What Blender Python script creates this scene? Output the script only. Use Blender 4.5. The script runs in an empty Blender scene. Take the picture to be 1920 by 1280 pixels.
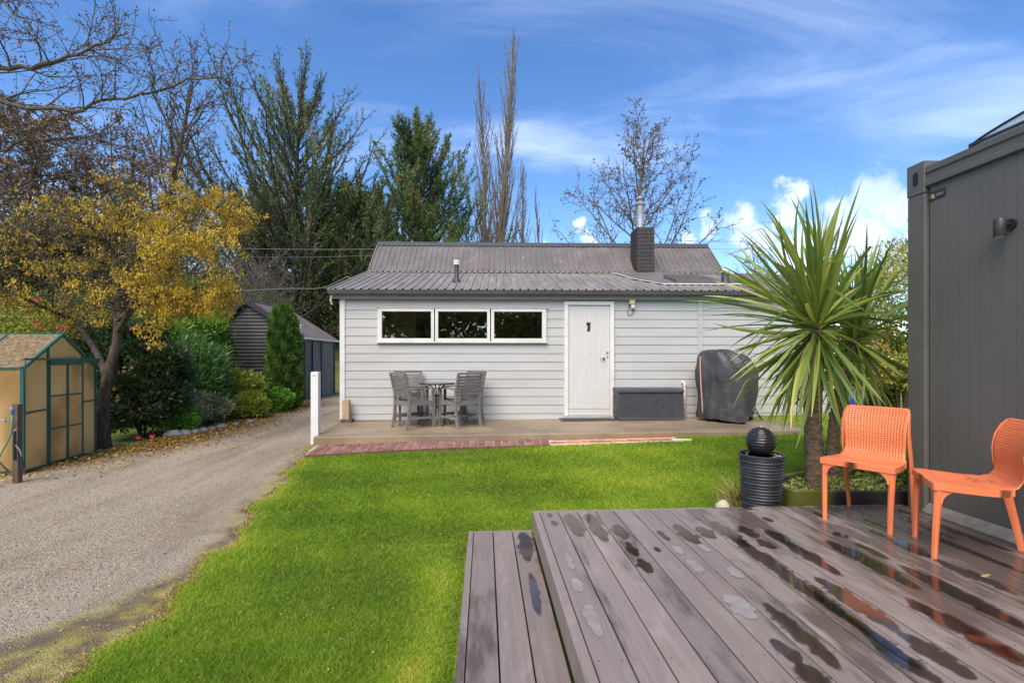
import bpy, math, random
import numpy as np
from mathutils import Vector, Matrix, noise as mnoise
R = math.radians
rnd = random.Random(7)
SC = bpy.context.scene
COL = SC.collection
# ---------------------------------------------------------------- camera, sky, sun, exposure
F = 900.0; HOR = 672.0; EYE = 1.5
cam_d = bpy.data.cameras.new('camera'); cam = bpy.data.objects.new('camera', cam_d); COL.objects.link(cam)
cam.location = (0, 0, EYE); cam.rotation_euler = (R(90), 0, 0)
cam_d.sensor_width = 36; cam_d.lens = 36*F/1920; cam_d.shift_y = 32/1920
cam_d.clip_start = 0.05; cam_d.clip_end = 3000
SC.camera = cam
SC.view_settings.view_transform = 'Standard'; SC.view_settings.look = 'None'
SC.view_settings.gamma = 1; SC.view_settings.use_curve_mapping = False
SC.view_settings.exposure = EXPO = 1.25

def N(nt, t, loc=None, **kw):
    n = nt.nodes.new(t)
    for k, v in kw.items():
        if k.startswith('i_'):
            n.inputs[k[2:].replace('_', ' ')].default_value = v
        else: setattr(n, k, v)
    return n
SUN_EL, SUN_AZ = 48, 200        # azimuth clockwise from +Y : behind the camera
world = bpy.data.worlds.new('World'); SC.world = world; world.use_nodes = True
nt = world.node_tree; nt.nodes.clear(); L = nt.links.new
sky = N(nt, 'ShaderNodeTexSky', sky_type='NISHITA', sun_disc=False, sun_elevation=R(SUN_EL), sun_rotation=R(SUN_AZ), air_density=1.0, dust_density=0.3, ozone_density=2.5)
hs = N(nt, 'ShaderNodeHueSaturation'); hs.inputs['Saturation'].default_value = 1.22; hs.inputs['Value'].default_value = 1.12; hs.inputs['Hue'].default_value = 0.507
L(sky.outputs[0], hs.inputs['Color'])
tc = N(nt, 'ShaderNodeTexCoord')
# thin cirrus: streaked noise on the sky direction
sep = N(nt, 'ShaderNodeSeparateXYZ'); L(tc.outputs['Generated'], sep.inputs[0])
zz = N(nt, 'ShaderNodeMath', operation='MAXIMUM'); L(sep.outputs['Z'], zz.inputs[0]); zz.inputs[1].default_value = 0.0
za = N(nt, 'ShaderNodeMath', operation='ADD'); L(zz.outputs[0], za.inputs[0]); za.inputs[1].default_value = 0.22
dv = N(nt, 'ShaderNodeVectorMath', operation='DIVIDE'); L(tc.outputs['Generated'], dv.inputs[0])
cmb = N(nt, 'ShaderNodeCombineXYZ')
for i in range(3): L(za.outputs[0], cmb.inputs[i])
L(cmb.outputs[0], dv.inputs[1])
mp = N(nt, 'ShaderNodeMapping'); mp.inputs['Rotation'].default_value = (0, 0, R(-38)); mp.inputs['Scale'].default_value = (0.8, 2.3, 1.0); mp.inputs['Location'].default_value = (3.1, 1.35, 0)
L(dv.outputs[0], mp.inputs[0])
n1 = N(nt, 'ShaderNodeTexNoise'); n1.inputs['Scale'].default_value = 1.15; n1.inputs['Detail'].default_value = 9; n1.inputs['Roughness'].default_value = 0.56; n1.inputs['Distortion'].default_value = 0.5
L(mp.outputs[0], n1.inputs['Vector'])
r1 = N(nt, 'ShaderNodeMapRange', interpolation_type='SMOOTHSTEP'); r1.inputs['From Min'].default_value = 0.44; r1.inputs['From Max'].default_value = 0.80; r1.inputs['To Max'].default_value = 0.48
L(n1.outputs['Fac'], r1.inputs['Value'])
mix1 = N(nt, 'ShaderNodeMix', data_type='RGBA'); mix1.inputs[7].default_value = (5.6, 6.5, 8.4, 1)
L(r1.outputs[0], mix1.inputs[0]); L(hs.outputs[0], mix1.inputs[6])
# low cumulus heads: a few soft balls on the sky, broken up by noise
n2 = N(nt, 'ShaderNodeTexNoise'); n2.inputs['Scale'].default_value = 11; n2.inputs['Detail'].default_value = 7; n2.inputs['Roughness'].default_value = 0.6
L(tc.outputs['Generated'], n2.inputs['Vector'])
ns = N(nt, 'ShaderNodeVectorMath', operation='SUBTRACT'); L(n2.outputs['Color'], ns.inputs[0]); ns.inputs[1].default_value = (.5, .5, .5)
nsc = N(nt, 'ShaderNodeVectorMath', operation='SCALE'); L(ns.outputs[0], nsc.inputs[0]); nsc.inputs['Scale'].default_value = 0.11
nad = N(nt, 'ShaderNodeVectorMath', operation='ADD'); L(tc.outputs['Generated'], nad.inputs[0]); L(nsc.outputs[0], nad.inputs[1])
prev = None
for (u, v, rad) in ((1488, 362, 30), (1476, 400, 36), (1635, 368, 58), (1690, 395, 60), (1575, 400, 46), (1600, 440, 75), (1400, 412, 44), (1340, 424, 40), (1420, 452, 60), (1500, 470, 70), (1700, 470, 80), (1290, 440, 30), (1090, 425, 26), (1110, 455, 30), (1010, 462, 26), 
                    (2300, 430, 120), (2700, 400, 140), (-500, 430, 120)):
    d = Vector(((u-960)/F, 1, -(v-HOR)/F)).normalized()
    dist = N(nt, 'ShaderNodeVectorMath', operation='DISTANCE'); L(nad.outputs[0], dist.inputs[0]); dist.inputs[1].default_value = d
    rr = rad/F*0.56
    mr = N(nt, 'ShaderNodeMapRange', interpolation_type='SMOOTHSTEP'); mr.inputs['From Min'].default_value = rr*1.25; mr.inputs['From Max'].default_value = rr*0.55
    L(dist.outputs['Value'], mr.inputs['Value'])
    if prev is None: prev = mr
    else:
        m = N(nt, 'ShaderNodeMath', operation='MAXIMUM'); L(prev.outputs[0], m.inputs[0]); L(mr.outputs[0], m.inputs[1]); prev = m
n3 = N(nt, 'ShaderNodeTexNoise'); n3.inputs['Scale'].default_value = 9; n3.inputs['Detail'].default_value = 6
L(nad.outputs[0], n3.inputs['Vector'])
r3 = N(nt, 'ShaderNodeMapRange'); r3.inputs['From Min'].default_value = 0.36; r3.inputs['From Max'].default_value = 0.66; r3.inputs['To Min'].default_value = 0.35; r3.inputs['To Max'].default_value = 0.78
L(n3.outputs['Fac'], r3.inputs['Value'])
mm = N(nt, 'ShaderNodeMath', operation='MULTIPLY'); L(prev.outputs[0], mm.inputs[0]); L(r3.outputs[0], mm.inputs[1])
mix2 = N(nt, 'ShaderNodeMix', data_type='RGBA'); mix2.inputs[7].default_value = (7.4, 7.5, 8.1, 1)
L(mm.outputs[0], mix2.inputs[0]); L(mix1.outputs[2], mix2.inputs[6])
bg = N(nt, 'ShaderNodeBackground'); bg.inputs['Strength'].default_value = 0.088
L(mix2.outputs[2], bg.inputs['Color'])
wo = N(nt, 'ShaderNodeOutputWorld'); L(bg.outputs[0], wo.inputs[0])
sun_d = bpy.data.lights.new('sun', 'SUN'); sun_d.energy = 2.25; sun_d.angle = R(50); sun_d.color = (1, .87, .70)
sun = bpy.data.objects.new('sun', sun_d); COL.objects.link(sun)
sd = Vector((math.sin(R(SUN_AZ))*math.cos(R(SUN_EL)), math.cos(R(SUN_AZ))*math.cos(R(SUN_EL)), math.sin(R(SUN_EL))))
sun.rotation_euler = sd.to_track_quat('Z', 'Y').to_euler()

# ---------------------------------------------------------------- helpers
def P(u, v, D): return Vector(((u-960)/F*D, D, EYE-(v-HOR)/F*D))
def Pz(u, v, z):
    D = (EYE-z)*F/(v-HOR); return Vector(((u-960)/F*D, D, z))
WOFF = {}
def wpos(o):
    v = Vector((0, 0, 0))
    while o: v += o.location; o = o.parent
    return v
def link(name, me, mat=None, parent=None, world=True, smooth=False):
    o = bpy.data.objects.new(name, me); COL.objects.link(o)
    if mat and not me.materials: me.materials.append(mat)
    if parent:
        o.parent = parent
        if world: o.location = -wpos(parent)
    if smooth: me.shade_smooth()
    return o
def tag(o, label=None, cat=None, group=None, kind=None):
    if label: o['label'] = label
    if cat: o['category'] = cat
    if group: o['group'] = group
    if kind: o['kind'] = kind
    return o
def thing(name, label, cat, loc=(0, 0, 0), rz=0, group=None, kind=None):
    o = bpy.data.objects.new(name, None); COL.objects.link(o); o.location = loc; o.rotation_euler = (0, 0, rz)
    o.empty_display_size = 0.1
    return tag(o, label, cat, group, kind)
def copy_tree(o, parent=None):
    c = o.copy(); COL.objects.link(c); c.parent = parent
    for ch in list(o.children): copy_tree(ch, c)
    return c
class MB:
    def __init__(s): s.v = []; s.f = []
    def quad(s, a, b, c, d): n = len(s.v); s.v += [tuple(a), tuple(b), tuple(c), tuple(d)]; s.f.append((n, n+1, n+2, n+3)); return s
    def hexa(s, p):     # 8 points: bottom 4 ccw, top 4 ccw
        n = len(s.v); s.v += [tuple(q) for q in p]
        for f in ((3, 2, 1, 0), (4, 5, 6, 7), (0, 1, 5, 4), (1, 2, 6, 5), (2, 3, 7, 6), (3, 0, 4, 7)): s.f.append(tuple(n+i for i in f))
        return s
    def box(s, x0, x1, y0, y1, z0, z1): return s.hexa([(x0, y0, z0), (x1, y0, z0), (x1, y1, z0), (x0, y1, z0), (x0, y0, z1), (x1, y0, z1), (x1, y1, z1), (x0, y1, z1)])
    def prism(s, poly, a, b, axis='z'):   # poly 2D ccw, extruded along axis
        n = len(s.v); k = len(poly)
        def mkp(p, t): return {'z': (p[0], p[1], t), 'y': (p[0], t, p[1]), 'x': (t, p[0], p[1])}[axis]
        s.v += [mkp(p, a) for p in poly] + [mkp(p, b) for p in poly]
        s.f.append(tuple(n+i for i in reversed(range(k)))); s.f.append(tuple(n+k+i for i in range(k)))
        for i in range(k): j = (i+1) % k; s.f.append((n+i, n+j, n+k+j, n+k+i))
        return s
    def beam(s, a, b, w, h, up=(0, 0, 1)):   # rectangular bar between two points
        a = Vector(a); b = Vector(b); d = (b-a).normalized(); u = Vector(up)
        if abs(d.dot(u)) > .98: u = Vector((1, 0, 0))
        x = d.cross(u).normalized()*w/2; y = x.cross(d).normalized()*h/2
        return s.hexa([a-x-y, a+x-y, b+x-y, b-x-y, a-x+y, a+x+y, b+x+y, b-x+y])
    def tube(s, pts, rad, n=6, cap=True, flat=1.0, up=None):
        pts = [Vector(p) for p in pts]; base = len(s.v); m = len(pts)
        if not hasattr(rad, '__len__'): rad = [rad]*m
        ref = Vector(up) if up else None
        px = None
        for i, p in enumerate(pts):
            d = (pts[min(i+1, m-1)]-pts[max(i-1, 0)]).normalized()
            if ref is not None: q = ref
            else: q = px if px is not None else (Vector((0, 0, 1)) if abs(d.z) < .9 else Vector((1, 0, 0)))
            y = (q - d*q.dot(d))
            y = y.normalized() if y.length > 1e-5 else d.orthogonal().normalized()
            px = y; x = d.cross(y)
            for k in range(n):
                a = 2*math.pi*k/n; s.v.append(tuple(p + (x*math.cos(a) + y*math.sin(a)*flat)*rad[i]))
        for i in range(m-1):
            for k in range(n):
                k2 = (k+1) % n; s.f.append((base+i*n+k, base+i*n+k2, base+(i+1)*n+k2, base+(i+1)*n+k))
        if cap: s.f.append(tuple(base+k for k in reversed(range(n)))); s.f.append(tuple(base+(m-1)*n+k for k in range(n)))
        return s
    def lathe(s, prof, n=24, c=(0, 0, 0)):
        base = len(s.v); m = len(prof)
        for (r, z) in prof:
            for k in range(n): a = 2*math.pi*k/n; s.v.append((c[0]+r*math.cos(a), c[1]+r*math.sin(a), c[2]+z))
        for i in range(m-1):
            for k in range(n): k2 = (k+1) % n; s.f.append((base+i*n+k, base+i*n+k2, base+(i+1)*n+k2, base+(i+1)*n+k))
        s.f.append(tuple(base+k for k in reversed(range(n)))); s.f.append(tuple(base+(m-1)*n+k for k in range(n)))
        return s
    def build(s, name, mat, parent=None, world=True, smooth=False, bevel=0, auto=None):
        me = bpy.data.meshes.new(name); me.from_pydata(s.v, [], s.f); me.update()
        o = link(name, me, mat, parent, world, smooth)
        if auto: me.shade_smooth(); me.set_sharp_from_angle(angle=R(auto))
        if bevel:
            m = o.modifiers.new('b', 'BEVEL'); m.width = bevel; m.segments = 2; m.limit_method = 'ANGLE'; m.angle_limit = R(40)
        return o
def np_mesh(name, V, Fc, tint=None):
    V = np.asarray(V, np.float32); Fc = np.asarray(Fc, np.int32); k = Fc.shape[1]
    me = bpy.data.meshes.new(name)
    me.vertices.add(len(V)); me.vertices.foreach_set('co', V.ravel())
    me.loops.add(Fc.size); me.loops.foreach_set('vertex_index', Fc.ravel())
    me.polygons.add(len(Fc)); me.polygons.foreach_set('loop_start', np.arange(0, Fc.size, k, dtype=np.int32))
    me.update(calc_edges=True)
    if tint is not None:
        a = me.attributes.new('tint', 'FLOAT', 'POINT'); a.data.foreach_set('value', np.asarray(tint, np.float32))
    return me
def unit(a): return a/np.maximum(np.linalg.norm(a, axis=1, keepdims=True), 1e-9)
def leaves_mesh(name, pos, d, length, width, rng, tint=None, fold=0.0, nrm=None):
    """pos: leaf bases, d: direction; kite shaped quads"""
    n = len(pos); d = unit(d)
    q = rng.normal(size=(n, 3)) if nrm is None else nrm
    side = unit(np.cross(d, q)); 
    length = np.broadcast_to(np.asarray(length), (n,))[:, None]; width = np.broadcast_to(np.asarray(width), (n,))[:, None]
    nn = unit(np.cross(side, d))
    V = np.stack([pos, pos+d*length*.5+side*width*.5+nn*fold*width, pos+d*length, pos+d*length*.5-side*width*.5+nn*fold*width], 1).reshape(-1, 3)
    Fc = np.arange(4*n).reshape(n, 4)
    if tint is None: tint = rng.random(n)
    return np_mesh(name, V, Fc, np.repeat(tint, 4))

# ---------------------------------------------------------------- materials
def ramp(nt, stops, interp='LINEAR'):
    r = nt.nodes.new('ShaderNodeValToRGB'); r.color_ramp.interpolation = interp
    els = r.color_ramp.elements
    while len(els) > 1: els.remove(els[-1])
    for i, (p, c) in enumerate(stops):
        e = els[0] if i == 0 else els.new(p); e.position = p; e.color = (*c, 1)
    return r
def mat(name, c1, c2=None, scale=5, rough=.6, detail=5, bump=0, bscale=40, stretch=(1, 1, 1), spec=.5, c3=None, s3=1.0, a3=.5, metal=0, lo=.35, hi=.65, rvar=0, coords='Object', bdist=.01, coat=0, m3=(.48, .62)):
    m = bpy.data.materials.new(name); m.use_nodes = True; nt = m.node_tree; L = nt.links.new
    b = nt.nodes['Principled BSDF']; b.inputs['Roughness'].default_value = rough; b.inputs['Metallic'].default_value = metal
    b.inputs['Specular IOR Level'].default_value = spec; b.inputs['Coat Weight'].default_value = coat; b.inputs['Coat Roughness'].default_value = .15
    tc = nt.nodes.new('ShaderNodeTexCoord'); mp = nt.nodes.new('ShaderNodeMapping'); mp.inputs['Scale'].default_value = stretch
    L(tc.outputs[coords], mp.inputs[0])
    if c2 is not None:
        n = N(nt, 'ShaderNodeTexNoise'); n.inputs['Scale'].default_value = scale; n.inputs['Detail'].default_value = detail; n.inputs['Roughness'].default_value = .6
        L(mp.outputs[0], n.inputs['Vector'])
        r = ramp(nt, [(lo, c1), (hi, c2)]); L(n.outputs['Fac'], r.inputs[0]); out = r.outputs[0]
        if c3 is not None:
            n3 = N(nt, 'ShaderNodeTexNoise'); n3.inputs['Scale'].default_value = s3; n3.inputs['Detail'].default_value = 4
            mp3 = nt.nodes.new('ShaderNodeMapping'); mp3.inputs['Location'].default_value = (7.3, 2.1, 4.4); L(mp.outputs[0], mp3.inputs[0]); L(mp3.outputs[0], n3.inputs['Vector'])
            mr = N(nt, 'ShaderNodeMapRange'); mr.inputs['From Min'].default_value = m3[0]; mr.inputs['From Max'].default_value = m3[1]; mr.inputs['To Max'].default_value = a3
            L(n3.outputs['Fac'], mr.inputs['Value'])
            mx = N(nt, 'ShaderNodeMix', data_type='RGBA'); L(mr.outputs[0], mx.inputs[0]); L(out, mx.inputs[6]); mx.inputs[7].default_value = (*c3, 1); out = mx.outputs[2]
        L(out, b.inputs['Base Color'])
        if rvar:
            mr2 = N(nt, 'ShaderNodeMapRange'); mr2.inputs['From Min'].default_value = .3; mr2.inputs['From Max'].default_value = .7
            mr2.inputs['To Min'].default_value = max(.02, rough-rvar); mr2.inputs['To Max'].default_value = rough+rvar
            L(n.outputs['Fac'], mr2.inputs['Value']); L(mr2.outputs[0], b.inputs['Roughness'])
    else: b.inputs['Base Color'].default_value = (*c1, 1)
    if bump:
        nb = N(nt, 'ShaderNodeTexNoise'); nb.inputs['Scale'].default_value = bscale; nb.inputs['Detail'].default_value = 4; L(mp.outputs[0], nb.inputs['Vector'])
        bp = nt.nodes.new('ShaderNodeBump'); bp.inputs['Strength'].default_value = bump; bp.inputs['Distance'].default_value = bdist
        L(nb.outputs['Fac'], bp.inputs['Height']); L(bp.outputs[0], b.inputs['Normal'])
    return m
def leafmat(name, stops, rough=.5, trans=.35, spec=.4, gain=2.0):
    """colour from the per-leaf 'tint' attribute, with some light through the leaf"""
    m = bpy.data.materials.new(name); m.use_nodes = True; nt = m.node_tree; L = nt.links.new
    b = nt.nodes['Principled BSDF']; b.inputs['Roughness'].default_value = rough; b.inputs['Specular IOR Level'].default_value = spec
    stops = [(p, tuple(min(.85, q*gain) for q in c)) for p, c in stops]; at = N(nt, 'ShaderNodeAttribute', attribute_name='tint'); r = ramp(nt, stops); L(at.outputs['Fac'], r.inputs[0])
    L(r.outputs[0], b.inputs['Base Color'])
    if trans:
        t = nt.nodes.new('ShaderNodeBsdfTranslucent'); L(r.outputs[0], t.inputs['Color'])
        mx = nt.nodes.new('ShaderNodeMixShader'); mx.inputs[0].default_value = trans
        L(b.outputs[0], mx.inputs[1]); L(t.outputs[0], mx.inputs[2]); L(mx.outputs[0], nt.nodes['Material Output'].inputs[0])
    return m
def glassmat(name, tint=(1, 1, 1), rough=.02, ior=1.5, base=0.0, fscale=1.0):
    m = bpy.data.materials.new(name); m.use_nodes = True; nt = m.node_tree; L = nt.links.new
    nt.nodes.remove(nt.nodes['Principled BSDF'])
    t = nt.nodes.new('ShaderNodeBsdfTransparent'); t.inputs[0].default_value = (*tint, 1)
    g = nt.nodes.new('ShaderNodeBsdfGlossy'); g.inputs['Roughness'].default_value = rough
    f = nt.nodes.new('ShaderNodeFresnel'); f.inputs['IOR'].default_value = ior
    ad = N(nt, 'ShaderNodeMath', operation='MULTIPLY_ADD'); L(f.outputs[0], ad.inputs[0]); ad.inputs[1].default_value = fscale; ad.inputs[2].default_value = base; ad.use_clamp = True
    mx = nt.nodes.new('ShaderNodeMixShader'); L(ad.outputs[0], mx.inputs[0]); L(t.outputs[0], mx.inputs[1]); L(g.outputs[0], mx.inputs[2])
    L(mx.outputs[0], nt.nodes['Material Output'].inputs[0])
    return m

M = {}
M['siding'] = mat('painted_weatherboard', (.425, .43, .42), (.465, .47, .46), 2.2, .55, stretch=(.6, 1, 3), c3=(.36, .36, .33), s3=1.3, a3=.3, bump=.12, bscale=30, bdist=.004)
M['white'] = mat('white_paint', (.64, .635, .61), (.72, .715, .69), 4, .42, c3=(.52, .52, .46), s3=2, a3=.3)
M['door'] = mat('door_paint', (.54, .54, .52), (.59, .59, .57), 5, .4, stretch=(4, 1, .5), c3=(.56, .55, .51), s3=1.5, a3=.25)
M['gutter'] = mat('gutter_dark', (.055, .06, .06), (.075, .08, .08), 3, .4)
M['fascia'] = mat('fascia_grey', (.36, .36, .34), (.44, .44, .41), 3, .5)
M['roof'] = mat('roof_steel_weathered', (.135, .118, .108), (.172, .152, .140), 3.2, .55, stretch=(1, .6, 1), c3=(.105, .095, .09), s3=1.6, a3=.4, metal=.0, rvar=.12, bump=.06, bscale=60)
M['roofl'] = mat('roof_steel_faded', (.19, .168, .148), (.29, .262, .23), 5.0, .55, stretch=(2.2, .25, .25), c3=(.165, .145, .132), s3=2.2, a3=.5, rvar=.1)
M['lichen'] = mat('lichen', (.5, .5, .44), (.62, .62, .56), 30, .9)
M['concrete'] = mat('patio_concrete', (.225, .168, .105), (.32, .245, .16), 1.6, .55, c3=(.16, .125, .085), s3=.9, a3=.65, bump=.25, bscale=60, rvar=.15, bdist=.004, detail=8)
M['concrete2'] = mat('edge_concrete', (.14, .115, .08), (.25, .205, .15), 7, .8, bump=.6, bscale=45, bdist=.01)
M['mortar'] = mat('mortar', (.36, .31, .27), (.48, .43, .37), 20, .9, bump=.4, bscale=90, bdist=.003)
M['mortarw'] = mat('white_mortar', (.62, .56, .46), (.72, .67, .57), 14, .85)
BR = [mat('path_brick_%s' % n, a, b, 16, .75, bump=.5, bscale=70, bdist=.004, c3=(.09, .06, .05), s3=9, a3=.5) for n, a, b in (('dark', (.17, .07, .055), (.26, .12, .09)), ('mid', (.22, .09, .065), (.31, .14, .105)), ('pink', (.25, .125, .10), (.35, .19, .15)))]
RB = [mat('terracotta_%s' % n, a, b, 14, .6, bump=.25, bscale=70, bdist=.003) for n, a, b in (('red', (.42, .11, .055), (.50, .155, .075)), ('orange', (.55, .17, .06), (.62, .22, .085)), ('brown', (.32, .10, .06), (.42, .15, .09)))]
M['chimbrick'] = mat('painted_chimney_brick', (.028, .026, .028), (.05, .045, .045), 12, .6, bump=.5, bscale=60, bdist=.006, c3=(.10, .045, .035), s3=3, a3=.35)
M['chimmort'] = mat('chimney_mortar', (.02, .019, .02), (.035, .032, .032), 12, .8)
M['steel'] = mat('flue_steel', (.24, .25, .27), (.36, .37, .39), 4, .5, metal=.35)
M['darkmetal'] = mat('dark_metal', (.03, .032, .035), (.045, .047, .05), 8, .45)
M['cont'] = mat('container_grey', (.115, .111, .102), (.130, .126, .116), 2.0, .42, stretch=(1, 1, .4), c3=(.104, .100, .092), s3=1.2, a3=.4, bump=.03, bscale=120, rvar=.05)
M['contrim'] = mat('container_trim', (.108, .104, .095), (.13, .125, .114), 3, .38)
M['flash'] = mat('base_flashing', (.13, .125, .115), (.20, .195, .18), 12, .5, bump=.2, bscale=50)
M['orange'] = mat('orange_plastic', (.73, .195, .08), (.77, .22, .095), 6, .38, spec=.4)
M['teak'] = mat('weathered_timber', (.135, .125, .12), (.23, .215, .205), 9, .7, stretch=(1, 1, 6), bump=.3, bscale=50, bdist=.003)
M['blackm'] = mat('black_metal', (.02, .02, .022), None, rough=.4)
M['smoke'] = mat('smoked_table_glass', (.05, .055, .055), None, rough=.08)
M['resin'] = mat('resin_box', (.045, .05, .06), (.06, .065, .078), 8, .5)
M['cover'] = mat('cover_fabric', (.036, .037, .042), (.058, .059, .065), 6, .48, bump=.5, bscale=9, bdist=.03, c3=(.10, .10, .105), s3=3, a3=.3)
M['cream'] = mat('cream_plastic', (.6, .52, .33), None, rough=.5)
M['tape'] = mat('strap_pink', (.62, .33, .24), None, rough=.6)
M['glass'] = glassmat('window_glass', (.90, .87, .80), .012, 1.5, 0.15, 1.0)
M['water'] = glassmat('standing_water', (.62, .58, .56), .07, 1.33, 0.03, 1.5)
M['poly'] = glassmat('clear_dome', (.94, .98, .98), .35, 1.5, 0.38, 1.0)
M['inner'] = mat('room_wall', (.62, .48, .36), (.72, .58, .46), 2, .8)
M['innerw'] = mat('room_panel', (.75, .66, .56), None, rough=.7)
M['innerf'] = mat('room_floor', (.10, .07, .05), None, rough=.6)
M['ceramic'] = mat('charcoal_ceramic', (.020, .022, .028), (.04, .044, .054), 6, .36, bump=.15, bscale=40)
M['orb'] = mat('wet_black_stone', (.010, .011, .012), (.022, .024, .026), 9, .22, bump=.3, bscale=30)
M['wood'] = mat('raw_timber', (.34, .235, .14), (.46, .34, .21), 8, .7, stretch=(4, 4, .6))
M['oldwood'] = mat('old_post', (.07, .05, .035), (.14, .10, .07), 8, .85, stretch=(5, 5, .5), bump=.5, bscale=40)
M['brick_base'] = mat('brown_brick', (.10, .05, .035), (.15, .08, .055), 9, .8)
M['green_al'] = mat('green_frame', (.012, .085, .07), (.02, .115, .095), 8, .4)
M['pane'] = mat('yellowed_polycarbonate', (.84, .69, .34), (.93, .82, .50), 1.8, .35, stretch=(1, 1, .7), c3=(.38, .37, .06), s3=1.4, a3=.75, detail=4, m3=(.54, .68))
M['pane2'] = mat('yellowed_polycarbonate_tan', (.80, .60, .26), (.90, .74, .40), 2.2, .35, stretch=(1, 1, .6), c3=(.42, .25, .10), s3=1.6, a3=.6, m3=(.45, .65))
M['paneroof'] = mat('leaf_stained_roof', (.46, .36, .20), (.66, .55, .36), 16, .6, c3=(.26, .17, .085), s3=22, a3=.7, detail=8)
M['shed'] = mat('corrugated_charcoal', (.05, .05, .052), (.075, .073, .074), 2, .55, c3=(.12, .11, .10), s3=1.3, a3=.35)
M['shed2'] = mat('corrugated_mid_grey', (.10, .092, .086), (.15, .14, .13), 3, .6)  # side wall, a lighter grey than the front
M['shedroof'] = mat('shed_roof', (.13, .105, .095), (.20, .165, .15), 2.5, .6)
M['bluedoor'] = mat('navy_door', (.018, .03, .05), (.03, .045, .07), 6, .5)
M['bluebin'] = mat('blue_drum', (.02, .07, .28), (.03, .09, .33), 5, .45)
M['bark'] = mat('grey_bark', (.06, .045, .032), (.13, .10, .07), 9, .9, stretch=(3, 3, .7), bump=.7, bscale=28, bdist=.02, c3=(.16, .16, .10), s3=5, a3=.4)
M['barkk'] = mat('kowhai_bark', (.04, .03, .022), (.085, .064, .046), 9, .9, stretch=(3, 3, 1), bump=.7, bscale=25, bdist=.02, c3=(.15, .15, .09), s3=6, a3=.45)
M['barkd'] = mat('dark_twig_bark', (.055, .04, .03), (.10, .075, .055), 6, .9)
M['barkb'] = mat('brown_twig_bark', (.10, .08, .062), (.165, .135, .105), 3, .9, c3=(.15, .145, .08), s3=.3, a3=.5)
M['barkc'] = mat('cordyline_bark', (.085, .06, .04), (.20, .15, .10), 14, .95, stretch=(1, 1, 2.2), bump=1, bscale=45, bdist=.02)
M['stone'] = mat('pale_stone', (.42, .38, .27), (.55, .50, .38), 8, .8, bump=.4, bscale=20)
M['edge_stone'] = mat('edging_stone', (.20, .19, .17), (.33, .31, .28), 8, .85, bump=.5, bscale=20)
M['planter'] = mat('planter_edging', (.018, .018, .017), (.035, .033, .03), 6, .45, c3=(.12, .13, .02), s3=2.4, a3=.85, m3=(.47, .56))
M['soil'] = mat('soil', (.05, .035, .022), (.09, .065, .04), 18, .95, bump=1, bscale=40, bdist=.02)
M['hose'] = mat('hose_green', (.13, .26, .17), None, rough=.45)
M['hoseb'] = mat('hose_grey', (.18, .25, .24), None, rough=.45)
M['bluecon'] = mat('blue_coupling', (.05, .14, .35), None, rough=.4)
M['wire'] = mat('cable_grey', (.16, .17, .17), None, rough=.6)

def translucent(m, fac=.5):
    nt = m.node_tree; b = nt.nodes['Principled BSDF']; src = b.inputs['Base Color'].links[0].from_socket
    t = nt.nodes.new('ShaderNodeBsdfTranslucent'); nt.links.new(src, t.inputs['Color']); mx = nt.nodes.new('ShaderNodeMixShader'); mx.inputs[0].default_value = fac
    nt.links.new(b.outputs[0], mx.inputs[1]); nt.links.new(t.outputs[0], mx.inputs[2]); nt.links.new(mx.outputs[0], nt.nodes['Material Output'].inputs[0])
translucent(M['pane'], .62); translucent(M['pane2'], .62); translucent(M['paneroof'], .65)

def puddlemat(m):
    nt = m.node_tree; L = nt.links.new; out = nt.nodes['Material Output']; src = out.inputs[0].links[0].from_socket
    # the patch thins out towards its rim: attribute 'tint' is 1 in the middle, 0 at the edge
    at = N(nt, 'ShaderNodeAttribute', attribute_name='tint'); tc = nt.nodes.new('ShaderNodeTexCoord')
    mp = nt.nodes.new('ShaderNodeMapping'); mp.inputs['Scale'].default_value = (1.6, .55, 1); L(tc.outputs['Object'], mp.inputs[0])
    n = N(nt, 'ShaderNodeTexNoise'); n.inputs['Scale'].default_value = 26; n.inputs['Detail'].default_value = 7; n.inputs['Roughness'].default_value = .65; L(mp.outputs[0], n.inputs['Vector'])
    a = N(nt, 'ShaderNodeMath', operation='MULTIPLY_ADD'); L(n.outputs['Fac'], a.inputs[0]); a.inputs[1].default_value = 1.1; L(at.outputs['Fac'], a.inputs[2])
    r = N(nt, 'ShaderNodeMapRange', interpolation_type='SMOOTHSTEP'); r.inputs['From Min'].default_value = .72; r.inputs['From Max'].default_value = 1.0; L(a.outputs[0], r.inputs['Value'])
    tr = nt.nodes.new('ShaderNodeBsdfTransparent'); mx = nt.nodes.new('ShaderNodeMixShader'); L(r.outputs[0], mx.inputs[0]); L(tr.outputs[0], mx.inputs[1]); L(src, mx.inputs[2]); L(mx.outputs[0], out.inputs[0])
M['reflection_paint'] = mat('painted_reflection', (.22, .195, .182), (.30, .27, .255), 14, .34)  # pale grey painted in place of bright reflections on the wet boards
puddlemat(M['water']); puddlemat(M['reflection_paint'])
dm_mat = bpy.data.materials.new('dome_acrylic'); dm_mat.use_nodes = True; M['acrylic'] = dm_mat
b_ = dm_mat.node_tree.nodes['Principled BSDF']; b_.inputs['Base Color'].default_value = (.62, .72, .74, 1); b_.inputs['Alpha'].default_value = .55; b_.inputs['Roughness'].default_value = .15

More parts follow.
